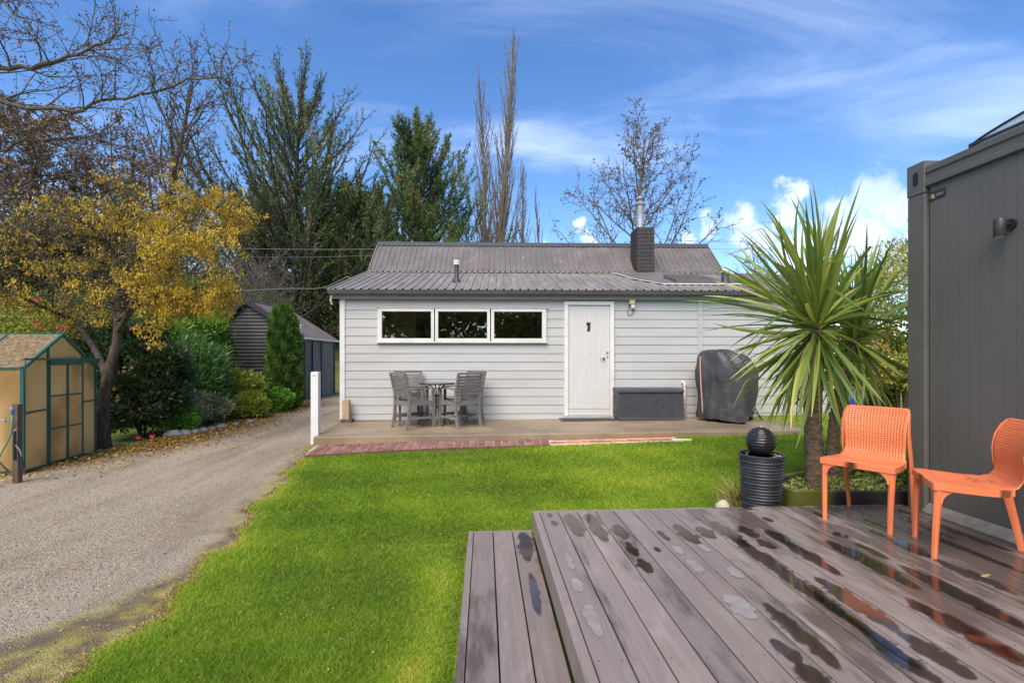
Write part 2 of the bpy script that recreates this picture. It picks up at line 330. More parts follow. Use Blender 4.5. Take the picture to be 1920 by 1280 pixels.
# ---------------------------------------------------------------- terrain
def interp(x, xs, ys): return np.interp(x, xs, ys)
def sstep(a, b, x): t = np.clip((x-a)/(b-a), 0, 1); return t*t*(3-2*t)
def gz(x, y):
    x = np.asarray(x, float); y = np.asarray(y, float)
    zr = interp(y, [-5, 2, 3.8, 5, 6.3, 7.1, 9, 14], [-.02, 0, .02, .09, .175, .215, .25, .25])
    zl = interp(y, [-5, 2, 6, 7.4, 8.5, 13, 15, 19], [-.02, -.01, .03, .075, .10, .15, .21, .2])
    w = sstep(-5.6, -2.7, x)
    z = zl*(1-w)+zr*w
    z = z + np.clip(x+2.7, 0, 7.6)*.021*sstep(4.2, 6.8, y)*(1-sstep(18, 22, y)) + sstep(4.0, 6.0, x)*sstep(6.6, 9.2, y)*.03
    hill = sstep(19, 55, y)*(4.6*(1-sstep(-14, 12, x)) + 2.5)
    hill += (1-sstep(-24, -10, x))*sstep(2, 30, y)*3.0
    return z+hill
XLy = [-5, 0, 2.22, 3.29, 4.0, 4.9, 6.27, 7.0, 8.9, 30]; XLx = [-1.7, -1.93, -2.02, -2.12, -2.28, -2.48, -2.72, -2.86, -2.9, -3.2]
def xl(y): return interp(y, XLy, XLx)
def wob(y): return .05*np.sin(y*5.1)+.035*np.sin(y*11.7+1)+.02*np.sin(y*27+2)
def grid_mesh(name, xs_fn, ys, nx, dz, edge=None):
    V = []; E = []
    for y in ys:
        x0, x1 = xs_fn(y); xx = np.linspace(x0, x1, nx+1)
        zz = gz(xx, np.full_like(xx, y))+dz
        V += [(a, y, b) for a, b in zip(xx, zz)]
        if edge: E += list(edge(xx, y))
    m = len(ys); F_ = [(j*(nx+1)+i, j*(nx+1)+i+1, (j+1)*(nx+1)+i+1, (j+1)*(nx+1)+i) for j in range(m-1) for i in range(nx)]
    me = np_mesh(name, V, F_, E if edge else None); me.shade_smooth(); return me
# ground sheet
gm = bpy.data.materials.new('rough_ground'); gm.use_nodes = True; nt = gm.node_tree; b = nt.nodes['Principled BSDF']; b.inputs['Roughness'].default_value = .95
tc = nt.nodes.new('ShaderNodeTexCoord')
n1 = N(nt, 'ShaderNodeTexNoise'); n1.inputs['Scale'].default_value = .35; n1.inputs['Detail'].default_value = 10; n1.inputs['Roughness'].default_value = .7
nt.links.new(tc.outputs['Object'], n1.inputs['Vector'])
r_ = ramp(nt, [(.3, (.06, .085, .015)), (.5, (.13, .18, .03)), (.62, (.20, .21, .05)), (.75, (.14, .10, .05))]); nt.links.new(n1.outputs['Fac'], r_.inputs[0]); nt.links.new(r_.outputs[0], b.inputs['Base Color'])
ys = np.unique(np.concatenate([np.arange(-6, 22, .25), np.arange(22, 70, 1.5), np.array([70, 100, 200, 500, 1200])]))
xs = np.unique(np.concatenate([[-1200, -400, -150, -80], np.arange(-50, -10, 1.5), np.arange(-10, 10, .25), np.arange(10, 50, 2), [80, 150, 400, 1200]]))
xs = xs[np.argsort(xs)]
V = [(x, y, float(gz(x, y))-.03) for y in ys for x in xs]
nx = len(xs); FF = [(j*nx+i, j*nx+i+1, (j+1)*nx+i+1, (j+1)*nx+i) for j in range(len(ys)-1) for i in range(nx-1)]
# behind the camera too
me = np_mesh('ground', V, FF); me.shade_smooth()
tag(link('ground', me, gm), kind='structure')
me = np_mesh('back', [(-1200, -1200, -.06), (1200, -1200, -.06), (1200, -6, -.05), (-1200, -6, -.05)], [(0, 1, 2, 3)])
tag(link('ground', me, gm), kind='structure')

# driveway: gravel; attribute tint = distance to the lawn edge
dm = bpy.data.materials.new('gravel'); dm.use_nodes = True; nt = dm.node_tree; L = nt.links.new; b = nt.nodes['Principled BSDF']; b.inputs['Roughness'].default_value = .85
tc = nt.nodes.new('ShaderNodeTexCoord')
vo = N(nt, 'ShaderNodeTexVoronoi'); vo.inputs['Scale'].default_value = 130; L(tc.outputs['Object'], vo.inputs['Vector'])
r1 = ramp(nt, [(.0, (.24, .21, .165)), (.45, (.36, .31, .245)), (.8, (.46, .40, .32)), (1, (.36, .27, .18))]); sp = nt.nodes.new('ShaderNodeSeparateColor'); L(vo.outputs['Color'], sp.inputs[0]); L(sp.outputs[0], r1.inputs[0])
n1 = N(nt, 'ShaderNodeTexNoise'); n1.inputs['Scale'].default_value = 1.25; n1.inputs['Detail'].default_value = 8; mpt = nt.nodes.new('ShaderNodeMapping'); mpt.inputs['Scale'].default_value = (1.5, .28, 1); mpt.inputs['Rotation'].default_value = (0, 0, R(-9)); L(tc.outputs['Object'], mpt.inputs[0]); L(mpt.outputs[0], n1.inputs['Vector'])
r2 = ramp(nt, [(.30, (.62, .56, .48)), (.5, (.98, .97, .95)), (.62, (1.05, 1.03, 1.0)), (.78, (.86, .76, .62))]); L(n1.outputs['Fac'], r2.inputs[0])
mu = N(nt, 'ShaderNodeMix', data_type='RGBA', blend_type='MULTIPLY'); mu.inputs[0].default_value = 1; L(r1.outputs[0], mu.inputs[6]); L(r2.outputs[0], mu.inputs[7])
at = N(nt, 'ShaderNodeAttribute', attribute_name='tint')
n2 = N(nt, 'ShaderNodeTexNoise'); n2.inputs['Scale'].default_value = 4; n2.inputs['Detail'].default_value = 8; n2.inputs['Roughness'].default_value = .7; L(tc.outputs['Object'], n2.inputs['Vector'])
s1 = N(nt, 'ShaderNodeMath', operation='MULTIPLY_ADD'); L(n2.outputs['Fac'], s1.inputs[0]); s1.inputs[1].default_value = 1.0; L(at.outputs['Fac'], s1.inputs[2])
r3 = ramp(nt, [(.55, (1, 1, 1)), (.98, (0, 0, 0))]); L(s1.outputs[0], r3.inputs[0])
n4 = N(nt, 'ShaderNodeTexNoise'); n4.inputs['Scale'].default_value = 5; n4.inputs['Detail'].default_value = 8; L(tc.outputs['Object'], n4.inputs['Vector'])
r4 = ramp(nt, [(.36, (.13, .095, .06)), (.46, (.19, .15, .07)), (.53, (.27, .235, .06)), (.62, (.34, .29, .10)), (.70, (.44, .33, .17))]); L(n4.outputs['Fac'], r4.inputs[0])
mx = N(nt, 'ShaderNodeMix', data_type='RGBA'); L(r3.outputs[0], mx.inputs[0]); L(mu.outputs[2], mx.inputs[6]); L(r4.outputs[0], mx.inputs[7]); L(mx.outputs[2], b.inputs['Base Color'])
bp = nt.nodes.new('ShaderNodeBump'); bp.inputs['Strength'].default_value = .8; bp.inputs['Distance'].default_value = .012; L(vo.outputs['Distance'], bp.inputs['Height']); bp.invert = True; L(bp.outputs[0], b.inputs['Normal'])
def dl(y): return float(interp(y, [-5, 5, 6.8, 9, 13.5, 18, 30], [-9, -7.2, -6.05, -5.75, -6.15, -6.4, -6.8]))
def dedge(xx, y): # distance from lawn edge, less moss further up the drive; more in the near corner
    d = (float(xl(y)) - xx)
    k = np.clip(d*1.5, 0, 1)
    near = np.clip((3.4-y)/1.3, 0, 1)*1.0
    left = np.clip(1.15-(xx-dl(y))*1.25, 0, 1)*.62*float(sstep(5.0, 6.6, y))
    return np.clip(k-near*np.clip(1.3-d*.35, 0, 1)-left+ .02, 0, 1)
me = grid_mesh('driveway', lambda y: (dl(y), float(xl(y))+.12 if y < 7.2 else float(xl(y))-.0), np.arange(-5, 30, .12), 34, -.006, dedge)
tag(link('driveway', me, dm), kind='structure')

# lawn base sheet
lm = mat('lawn_soil', (.12, .17, .02), (.19, .24, .03), 5, .95, bump=.6, bscale=60, c3=(.13, .12, .03), s3=3, a3=.5)
DX, DY = .16, 3.79; DANG = math.atan(.0566)
def stepx(y): return -.36+(3.79-y)*.0566
me = grid_mesh('lawn', lambda y: (float(xl(y))+float(wob(y)), stepx(y)+.05), np.arange(-3, 3.80, .07), 30, 0.004)
lawn = tag(link('lawn', me, lm), kind='structure')
me = grid_mesh('lawn_far', lambda y: (float(xl(y))+float(wob(y)), 9.5), np.append(np.arange(3.79, 7.1, .08), 7.13), 60, 0.004)
l2 = link('lawn', me, lm); tag(l2, kind='structure')
me = grid_mesh('lawn_side', lambda y: (4.3, 9.5), np.arange(7.13, 16, .2), 26, 0.004)
tag(link('lawn', me, lm), kind='structure')

# grass blades: one triangle each, denser where the camera is near
def blades():
    rng = np.random.default_rng(3); out = []
    def region(n, y0, y1, x0f, x1f):
        # sample y with density ~ 1/y^1.5
        u = rng.random(n*3); a = -0.9
        y = (y0**a + u*(y1**a-y0**a))**(1/a) if False else (y0**(a)+(y1**a-y0**a)*u)**(1/a)
        x0 = x0f(y); x1 = x1f(y); w = x1-x0
        x = x0+rng.random(n*3)*w
        keep = rng.random(n*3) < w/w.max()
        return x[keep][:n], y[keep][:n]
    A = region(150000, 1.55, 3.79, lambda y: xl(y)+wob(y)-.03, lambda y: stepx(y)-.005)
    B = region(300000, 3.80, 7.12, lambda y: xl(y)+wob(y)-.02, lambda y: np.full_like(y, 5.6))
    Cc = region(22000, 7.13, 12.0, lambda y: np.full_like(y, 4.35), lambda y: np.full_like(y, 8.5))
    x = np.concatenate([A[0], B[0], Cc[0]]); y = np.concatenate([A[1], B[1], Cc[1]])
    # keep clear of deck, brick path, patio
    ca, sa = math.cos(DANG), math.sin(DANG)
    a = (x-DX)*ca+(y-DY)*sa; bb = -(x-DX)*sa+(y-DY)*ca
    ok = ~((a > -.02) & (bb < .015) & (a < 3.4))
    ok &= ~((y > patio_front(x)-.0) & (x < 4.56) & (x > -3) & (y < 7.6))
    ok &= ~((y > path_front(x)+.01) & (x < 2.45) & (x > -2.8))
    # planter
    ok &= ~((x > 2.28) & (y < 4.75) & (y > 3.8) & (x < 4))
    x = x[ok]; y = y[ok]; n = len(x)
    z = gz(x, y)+.002
    lw = np.sin(x*3.1+np.sin(y*2.3)*1.5)*.5+np.sin(y*4.7+x*1.3)*.3+np.sin(x*9.1+y*7.7)*.2
    h = (.017+.017*rng.random(n))*(1+.25*lw)*np.interp(y, [1.5, 3, 7], [.9, 1.0, 1.25])
    w = np.interp(y, [1.5, 3, 5, 7.2], [.0032, .0048, .0075, .0105])
    lean = rng.normal(size=(n, 2))*.95
    th = rng.random(n)*2*math.pi
    p = np.stack([x, y, z], 1); s = np.stack([np.cos(th)*w/2, np.sin(th)*w/2, np.zeros(n)], 1)
    tip = p+np.stack([lean[:, 0]*h, lean[:, 1]*h, h], 1)
    V = np.stack([p-s, p+s, tip], 1).reshape(-1, 3)
    # tint: 0 dark green .. .6 bright .. .8 yellow .. 1 straw
    cl2 = np.sin(x*2.1+y*3.3)*np.sin(y*2.7-x*1.1+1)+.6*np.sin(x*6.3-y*5.1)*np.sin(y*7.7+x*3.1)
    t = .31+.11*lw+.10*cl2+rng.normal(size=n)*.13+.35*(rng.random(n) < .03)
    t += .18*np.clip(np.sin(x*1.1+y*.7+2), 0, 1)*np.clip((y-3.6)/2, 0, 1)
    e = x-xl(y)-wob(y)
    t += np.where(y < 7, np.clip(.16-e, 0, .2)*3.2*rng.random(n), 0)
    for (px, py, rr, k) in ((-.42, 3.1, .20, .30), (-.40, 2.62, .16, .20), (-.42, 2.2, .2, .16), (.3, 4.4, .5, .12), (1.2, 4.6, .7, .10), (-.5, 2.22, .12, .3)):
        d2 = ((x-px)/rr)**2+((y-py)/rr/1.3)**2; t += k*np.exp(-d2)
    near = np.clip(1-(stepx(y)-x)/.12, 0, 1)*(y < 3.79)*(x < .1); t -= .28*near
    return V, np.arange(3*n).reshape(n, 3), np.repeat(np.clip(t, 0, 1), 3)
HY0 = 8.96; HANG = math.atan(.028)
def patio_front(x): return 7.17+.028*(np.asarray(x)+0)*1.2
def path_front(x):
    x = np.asarray(x, float)
    return np.interp(x, [-2.8, -2.72, -2.0, -1.2, -.4, .53, .54, 2.4], [6.33, 6.33, 6.47, 6.58, 6.66, 6.72, 6.74, 6.86])
V, Fc, T = blades()
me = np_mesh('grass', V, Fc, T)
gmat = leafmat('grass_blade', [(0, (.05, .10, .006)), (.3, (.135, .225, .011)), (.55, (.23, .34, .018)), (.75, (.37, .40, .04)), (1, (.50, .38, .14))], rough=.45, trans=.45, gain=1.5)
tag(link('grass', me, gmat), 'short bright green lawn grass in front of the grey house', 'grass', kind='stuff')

# small daisies and stray leaves caught in the turf
rng = np.random.default_rng(15); n = 420; y = 1.9+rng.random(n)*5.0; x = xl(y)+.1+rng.random(n)*(np.where(y < 3.8, stepx(y)-.1, 4.8)-xl(y)-.1)
ok = (y < path_front(x)-.05) & ~((x > -.36) & (y < 4.05+.0566*x)) & ~((x > 2.2) & (y < 4.9)); x = x[ok]; y = y[ok]; n = len(x)
d = rng.normal(size=(n, 3)); d[:, 2] *= .3; nr = rng.normal(size=(n, 3))*.4; nr[:, 2] = 1
me = leaves_mesh('lawn_debris', np.stack([x, y, gz(x, y)+.022], 1), d, .007+.009*rng.random(n), .006, rng, nrm=nr)
tag(link('lawn_debris', me, leafmat('lawn_debris', [(0, (.20, .12, .05)), (.3, (.40, .28, .10)), (.5, (.5, .55, .3)), (.8, (.55, .58, .45))], trans=.1, gain=1.0)), 'tiny white daisies and stray leaves scattered in the lawn', 'daisies', kind='stuff')

# loose stones on the gravel, leaves fallen along its left edge
rng = np.random.default_rng(5)
def octa(pos, r, rng):
    n = len(pos); base = np.array([(1, 0, 0), (0, 1, 0), (-1, 0, 0), (0, -1, 0), (0, 0, 1), (0, 0, -1)], float)
    V = base[None]*(.6+.8*rng.random((n, 6, 1)))*r[:, None, None]; V[:, :, 2] *= .55
    a = rng.random(n)*6.28; c, s = np.cos(a)[:, None], np.sin(a)[:, None]
    X = V[:, :, 0]*c-V[:, :, 1]*s; Y = V[:, :, 0]*s+V[:, :, 1]*c
    V = np.stack([X, Y, V[:, :, 2]], 2)+pos[:, None, :]
    f = np.array([(0, 1, 4), (1, 2, 4), (2, 3, 4), (3, 0, 4)])
    return V.reshape(-1, 3), (f[None]+(np.arange(n)*6)[:, None, None]).reshape(-1, 3)
n = 60000; y = (1.8**-.8+(9.5**-.8-1.8**-.8)*rng.random(n))**(1/-.8); lo = np.array([dl(v) for v in y]); lo = np.maximum(lo, -1.08*y-.2); x = lo+rng.random(n)*(xl(y)-lo)-.02
e = xl(y)-x; keep = rng.random(n) < np.clip(e*1.6-.2, .05, 1)*np.clip((y-2.45)*.6+(e-1.0)*.25, .03, .8); x = x[keep]; y = y[keep]; n = len(x)
V, Fc = octa(np.stack([x, y, gz(x, y)-.004], 1), .0022+.0045*rng.random(n)**2.5+.0006*y, rng)
me = np_mesh('gravel', V, Fc, np.repeat(rng.random(n), 6))
tag(link('gravel', me, leafmat('gravel_stone', [(0, (.13, .11, .085)), (.4, (.33, .28, .205)), (.8, (.50, .43, .32)), (1, (.42, .29, .19))], rough=.85, trans=0, gain=1.0)), 'loose grey gravel stones lying on the driveway', 'gravel', kind='stuff')
n = 24000; y = 5.4+rng.random(n)*9.5; e = np.abs(rng.normal(size=n))*.42; x = np.array([dl(v) for v in y])+.12*rng.normal(size=n)+e-.25
x = np.where(rng.random(n) < .08, x+rng.random(n)*1.3, x)
keep = ((y < 7.4) & (rng.random(n) < .35)) | ((y >= 7.4) & (y < 10.8)) | ((y >= 10.8) & (rng.random(n) < .35)); x = x[keep]; y = y[keep]; n = len(x)
d = rng.normal(size=(n, 3)); d[:, 2] = np.abs(d[:, 2])*.25
nr = rng.normal(size=(n, 3))*.35; nr[:, 2] = 1
me = leaves_mesh('fallen_leaves', np.stack([x, y, gz(x, y)+.008+.01*rng.random(n)], 1), d, .035+.03*rng.random(n), .014+.014*rng.random(n), rng, nrm=nr)
tag(link('fallen_leaves', me, leafmat('fallen_petal', [(0, (.12, .06, .025)), (.35, (.26, .14, .045)), (.65, (.48, .29, .055)), (1, (.66, .46, .09))], trans=.15, gain=1.0)), 'yellow fallen petals and leaves along the edge of the driveway', 'leaves', kind='stuff')
# straw and scalped turf between lawn and gravel
n = 15000; y = (1.6**-.6+(7.3**-.6-1.6**-.6)*rng.random(n))**(1/-.6); x = xl(y)+wob(y)-.03+rng.normal(size=n)*(.014+.014*np.sin(y*3)**2)
x = np.where((y > 6.2) & (rng.random(n) < .4), x-.25*rng.random(n), x)
cl = np.sin(y*9.3)+np.sin(y*4.1+1)+rng.normal(size=n)*.6; keep = cl > -1.1; x = x[keep]; y = y[keep]; n = len(x)
d = rng.normal(size=(n, 3)); d[:, 2] = np.abs(d[:, 2])*.5
me = leaves_mesh('dry_grass', np.stack([x, y, gz(x, y)+.004], 1), d, .014+.02*rng.random(n), .0032+.001*y, rng)
tag(link('dry_grass', me, leafmat('straw', [(0, (.20, .13, .065)), (.4, (.42, .29, .14)), (.75, (.60, .44, .22)), (1, (.40, .38, .12))], trans=.2, gain=.9)), 'dry straw coloured clippings between the lawn and the gravel', 'grass', kind='stuff')
# moss and tiny weeds in the near gravel
n = 5000; y = 1.5+rng.random(n)**1.4*2.6; e = rng.random(n)**1.6*2.2; x = xl(y)-e
keep = rng.random(n) < np.clip(1.2-e*.45-(y-1.5)*.28, .03, 1); x = x[keep]; y = y[keep]; n = len(x)
d = rng.normal(size=(n, 3)); d[:, 2] = np.abs(d[:, 2])*.6
me = leaves_mesh('moss', np.stack([x, y, gz(x, y)+.0], 1), d, .008+.014*rng.random(n), .005, rng)
tag(link('moss', me, leafmat('moss', [(0, (.06, .06, .015)), (.5, (.14, .14, .03)), (1, (.24, .20, .06))], trans=.2, gain=1.2)), 'olive moss and tiny weeds creeping over the near corner of the gravel', 'moss', kind='stuff')

# ---------------------------------------------------------------- deck
def deckmat(name, groove=False):
    m = bpy.data.materials.new(name); m.use_nodes = True; nt = m.node_tree; L = nt.links.new; b = nt.nodes['Principled BSDF']
    tc = nt.nodes.new('ShaderNodeTexCoord'); oi = nt.nodes.new('ShaderNodeObjectInfo')
    mp = nt.nodes.new('ShaderNodeMapping'); mp.inputs['Scale'].default_value = (55, 1.6, 1); L(tc.outputs['Object'], mp.inputs[0])
    cx = nt.nodes.new('ShaderNodeCombineXYZ'); L(oi.outputs['Random'], cx.inputs[0]); L(oi.outputs['Random'], cx.inputs[2])
    sc = N(nt, 'ShaderNodeVectorMath', operation='SCALE'); sc.inputs['Scale'].default_value = 30; L(cx.outputs[0], sc.inputs[0]); L(sc.outputs[0], mp.inputs['Location'])
    g = N(nt, 'ShaderNodeTexNoise'); g.inputs['Scale'].default_value = 1; g.inputs['Detail'].default_value = 6; g.inputs['Roughness'].default_value = .7; L(mp.outputs[0], g.inputs['Vector'])
    c = ramp(nt, [(.25, (.178, .146, .128)), (.75, (.265, .220, .196))]); L(g.outputs['Fac'], c.inputs[0])
    # blotches of damp and dried residue, longer along the board
    mp2 = nt.nodes.new('ShaderNodeMapping'); mp2.inputs['Scale'].default_value = (3.6, .8, 1); L(tc.outputs['Object'], mp2.inputs[0]); L(cx.outputs[0], mp2.inputs['Location'])
    w = N(nt, 'ShaderNodeTexNoise'); w.inputs['Scale'].default_value = 1.3; w.inputs['Detail'].default_value = 7; w.inputs['Roughness'].default_value = .62; L(mp2.outputs[0], w.inputs['Vector'])
    sx = nt.nodes.new('ShaderNodeSeparateXYZ'); L(tc.outputs['Object'], sx.inputs[0])
    # damper against the container wall
    mr = N(nt, 'ShaderNodeMapRange'); mr.inputs['From Min'].default_value = .8; mr.inputs['From Max'].default_value = 3.0; mr.inputs['To Max'].default_value = .22; L(sx.outputs[0], mr.inputs['Value'])
    ad = N(nt, 'ShaderNodeMath', operation='ADD'); L(w.outputs['Fac'], ad.inputs[0]); L(mr.outputs[0], ad.inputs[1])
    wet = N(nt, 'ShaderNodeMapRange', interpolation_type='SMOOTHSTEP'); wet.inputs['From Min'].default_value = .54; wet.inputs['From Max'].default_value = .68; L(ad.outputs[0], wet.inputs['Value'])
    mpd = nt.nodes.new('ShaderNodeMapping'); mpd.inputs['Location'].default_value = (4, 9, 2); mpd.inputs['Scale'].default_value = (5, 2, 1); L(tc.outputs['Object'], mpd.inputs[0])
    dn = N(nt, 'ShaderNodeTexNoise'); dn.inputs['Scale'].default_value = 1.6; dn.inputs['Detail'].default_value = 9; dn.inputs['Roughness'].default_value = .7; L(mpd.outputs[0], dn.inputs['Vector'])
    dr = N(nt, 'ShaderNodeMapRange', interpolation_type='SMOOTHSTEP'); dr.inputs['From Min'].default_value = .5; dr.inputs['From Max'].default_value = .72; dr.inputs['To Max'].default_value = .45; L(dn.outputs['Fac'], dr.inputs['Value'])
    m1 = N(nt, 'ShaderNodeMix', data_type='RGBA'); L(dr.outputs[0], m1.inputs[0]); L(c.outputs[0], m1.inputs[6]); m1.inputs[7].default_value = (.37, .315, .29, 1)
    wc = N(nt, 'ShaderNodeMix', data_type='RGBA', blend_type='MULTIPLY'); L(wet.outputs[0], wc.inputs[0]); L(m1.outputs[2], wc.inputs[6]); wc.inputs[7].default_value = (.46, .43, .42, 1)
    hv = nt.nodes.new('ShaderNodeHueSaturation'); v = N(nt, 'ShaderNodeMapRange'); v.inputs['To Min'].default_value = .9; v.inputs['To Max'].default_value = 1.12; L(oi.outputs['Random'], v.inputs['Value']); L(v.outputs[0], hv.inputs['Value'])
    L(wc.outputs[2], hv.inputs['Color']); L(hv.outputs[0], b.inputs['Base Color'])
    ro = N(nt, 'ShaderNodeMapRange'); ro.inputs['To Min'].default_value = .42 if not groove else .36; ro.inputs['To Max'].default_value = .14; L(wet.outputs[0], ro.inputs['Value'])
    ra = N(nt, 'ShaderNodeMath', operation='MULTIPLY_ADD'); L(dn.outputs['Fac'], ra.inputs[0]); ra.inputs[1].default_value = .16; L(ro.outputs[0], ra.inputs[2]); L(ra.outputs[0], b.inputs['Roughness'])
    bp = nt.nodes.new('ShaderNodeBump'); bp.inputs['Strength'].default_value = .35; bp.inputs['Distance'].default_value = .0015
    if groove:
        wv = N(nt, 'ShaderNodeTexWave', wave_type='BANDS', bands_direction='X'); wv.inputs['Scale'].default_value = 42; L(tc.outputs['Object'], wv.inputs['Vector'])
        bp.inputs['Strength'].default_value = .8; L(wv.outputs['Fac'], bp.inputs['Height'])
    else: L(g.outputs['Fac'], bp.inputs['Height'])
    L(bp.outputs[0], b.inputs['Normal'])
    return m
M['deck'] = deckmat('composite_decking'); M['deckg'] = deckmat('grooved_decking', True)
deck = thing('deck', None, None, (DX, DY, 0), DANG, kind='structure')
PW, GAP, DL = .1465, .0065, 5.4
boards = []
board_me = None
for i in range(20):
    x0 = .052+i*PW+GAP/2
    mb = MB().box(x0, x0+PW-GAP, -DL, -.027, .272, .300+(.0008 if i % 3 else 0)); boards.append((x0, x0+PW-GAP))
    mb.build('deck_board', M['deck'], deck, world=False, bevel=.003)
MB().box(.052+20*PW+GAP/2, 3.06, -DL, -.027, .272, .3).build('deck_board', M['deck'], deck, world=False, bevel=.003)
boards.append((.052+20*PW+GAP/2, 3.06))
MB().box(0, .050, -DL, 0, .153, .300).build('edge_board', M['deck'], deck, world=False, bevel=.003)
MB().box(.050, 3.05, -.025, 0, .02, .300).build('edge_board', M['deck'], deck, world=False, bevel=.003)
mb = MB()
for jy in (-.09, -.54, -.99, -1.44, -1.89, -2.34, -2.79): mb.box(.06, 3.05, jy-.022, jy+.022, .12, .268)
mb.build('joist', M['darkmetal'], deck, world=False)
mb = MB()
for (a, c) in boards[:-1]:
    for jy in (-.09, -.54, -.99, -1.44, -1.89, -2.34):
        for fx in (.024, -.024):
            cx = a+fx if fx > 0 else c+fx
            mb.lathe([(.0036, .3003), (.003, .3016)], 6, (cx, jy, 0))
tag(mb.build('screw', M['darkmetal'], deck, world=False), kind='stuff')
MB().box(.06, 3.05, -DL, -.03, .0, .10).build('deck_underside', M['darkmetal'], deck, world=False)
# low step along the deck's left side
step = thing('deck_step', None, None, (DX, DY, 0), DANG, kind='structure')
sw = .50
for i in range(3):
    x0 = -sw+.043+i*.1505
    MB().box(x0, x0+.1435, -DL, -.027, .122, .150).build('deck_board', M['deckg'], step, world=False, bevel=.003)
MB().box(-sw, -sw+.038, -DL, 0, .0, .150).build('edge_board', M['deckg'], step, world=False, bevel=.003)
MB().box(-sw+.038, 0, -.025, 0, .0, .150).build('edge_board', M['deckg'], step, world=False, bevel=.003)
MB().box(-sw+.04, .0, -DL, -.03, -.02, .09).build('deck_underside', M['darkmetal'], step, world=False)
# standing water and bright reflections painted as pale patches, held on single boards
dfr = Matrix.Translation((DX, DY, 0)) @ Matrix.Rotation(DANG, 4, 'Z'); dinv = dfr.inverted()
def puddle_or_reflection(u0, v0, u1, v1, width=.9, zz=.3, bl=None, par=deck, seed=0, wm='water'):
    p = dinv @ Pz(u0, v0, zz); q = dinv @ Pz(u1, v1, zz)
    r_ = random.Random(seed); cxm = (p.x+q.x)/2
    bl = bl or boards
    b_ = min(bl, key=lambda t: abs((t[0]+t[1])/2-cxm)); hw = (b_[1]-b_[0])/2-.002; cc = (b_[0]+b_[1])/2
    off = 0 if width > .7 else r_.uniform(-1, 1)*hw*(1-width)*.9
    y0, y1 = sorted((p.y, q.y)); y0 = max(y0, -DL+.1); n = max(14, int((y1-y0)/.008)); V = []
    s1, s2 = r_.uniform(0, 50), r_.uniform(0, 50)
    A = []
    y0 -= .02; y1 += .02
    for k in range(n+1):
        t = k/n; y = y0+(y1-y0)*t
        env = max(0, 1-abs(2*t-1)**2.0)**.65
        def e(s): return .004+width*hw*env*(1.12+.5*mnoise.noise(Vector((s, y*5, 0)))+.35*mnoise.noise(Vector((s, y*17, 3)))+.2*mnoise.noise(Vector((s, y*60, 3))))
        a = max(cc-hw, cc+off-e(s1)); c = min(cc+hw, cc+off+e(s2)); zz_ = zz+.0014+.00011*(seed % 50)
        ea = .25 if a <= cc-hw+1e-5 else 0; ec = .25 if c >= cc+hw-1e-5 else 0; mid = .62*min(1, env*1.6)
        V += [(a, y, zz_), (a+(c-a)*.28, y, zz_), (a+(c-a)*.72, y, zz_), (c, y, zz_)]; A += [ea*min(1, env*1.6), mid, mid, ec*min(1, env*1.6)]
    me = np_mesh('puddle_or_reflection', V, [(4*k+j, 4*k+j+1, 4*k+j+5, 4*k+j+4) for k in range(n) for j in range(3)], A)
    o = link('puddle_or_reflection', me, M[wm], par, world=False)
z1 = lambda a, b, c, d: (860+a/3.556, 940+b/3.556, 860+c/3.556, 940+d/3.556)
z2 = lambda a, b, c, d: (1380+a/3.556, 940+b/3.556, 1380+c/3.556, 940+d/3.556)
pl = [(z1(745, 80, 830, 235), 1), (z1(850, 75, 960, 270), 1), (z1(1030, 155, 1110, 250), .75), (z1(1110, 270, 1180, 360), .5), (z1(1200, 385, 1310, 470), .6), (z1(1450, 150, 1640, 285), .9), (z1(1600, 170, 1710, 245), .9),
      (z1(1680, 125, 1920, 310), 1), (z1(1390, 195, 1470, 255), .4), (z1(600, 78, 650, 100), .35), (z1(600, 130, 690, 155), .4), (z1(1300, 310, 1335, 330), .3), (z1(780, 690, 870, 900), .55), (z1(655, 520, 690, 600), .6),
      (z1(1560, 385, 1660, 475), .6), (z1(1790, 445, 1885, 505), .6), (z1(1760, 620, 1990, 780), .95), (z1(760, 345, 820, 450), .35), (z1(1460, 300, 1520, 350), .5), (z1(1650, 290, 1710, 330), .5),
      (z2(20, 165, 180, 240), .8), (z2(200, 190, 300, 300), .9), (z2(165, 255, 300, 312), .8), (z2(0, 205, 840, 840), .96), (z2(840, 840, 1500, 1230), .8),
      (z2(320, 265, 720, 500), .9), (z2(600, 500, 1150, 880), 1), (z2(1150, 880, 1600, 1180), .95), (z2(600, 250, 1140, 600), .95), (z2(1180, 640, 1920, 1060), .9), (z2(740, 275, 1010, 385), .5), (z2(1010, 240, 1340, 380), .85), (z2(1010, 420, 1920, 880), .9),
      (z2(1340, 380, 1920, 620), .8), (z2(895, 115, 1030, 175), .6), (z2(900, 190, 1010, 230), .5), (z2(1080, 60, 1160, 85), .5), (z2(625, 210, 690, 240), .6), (z2(520, 75, 680, 110), .45), (z2(225, 680, 700, 1150), .7),
      (z2(230, 930, 390, 1080), .6), (z2(390, 1100, 600, 1230), .8), (z2(560, 560, 1220, 1130), .45), (z2(1320, 130, 1900, 340), .7), (z2(150, 110, 220, 135), .5), (z2(1100, 100, 1500, 260), .35), (z2(1400, 230, 1920, 480), .5), (z2(60, 40, 150, 52), .5), (z2(930, 20, 1000, 35), .4), (z2(1500, 880, 1920, 1120), .9)]
pale = [(860+a/3.556, 940+b/3.556) for a, b in ((780, 690), (655, 520), (1560, 385), (1790, 445), (1760, 620), (760, 345), (1460, 300), (1650, 290))]  # patches whose bright reflection is put into the colour
clip_leaf = True
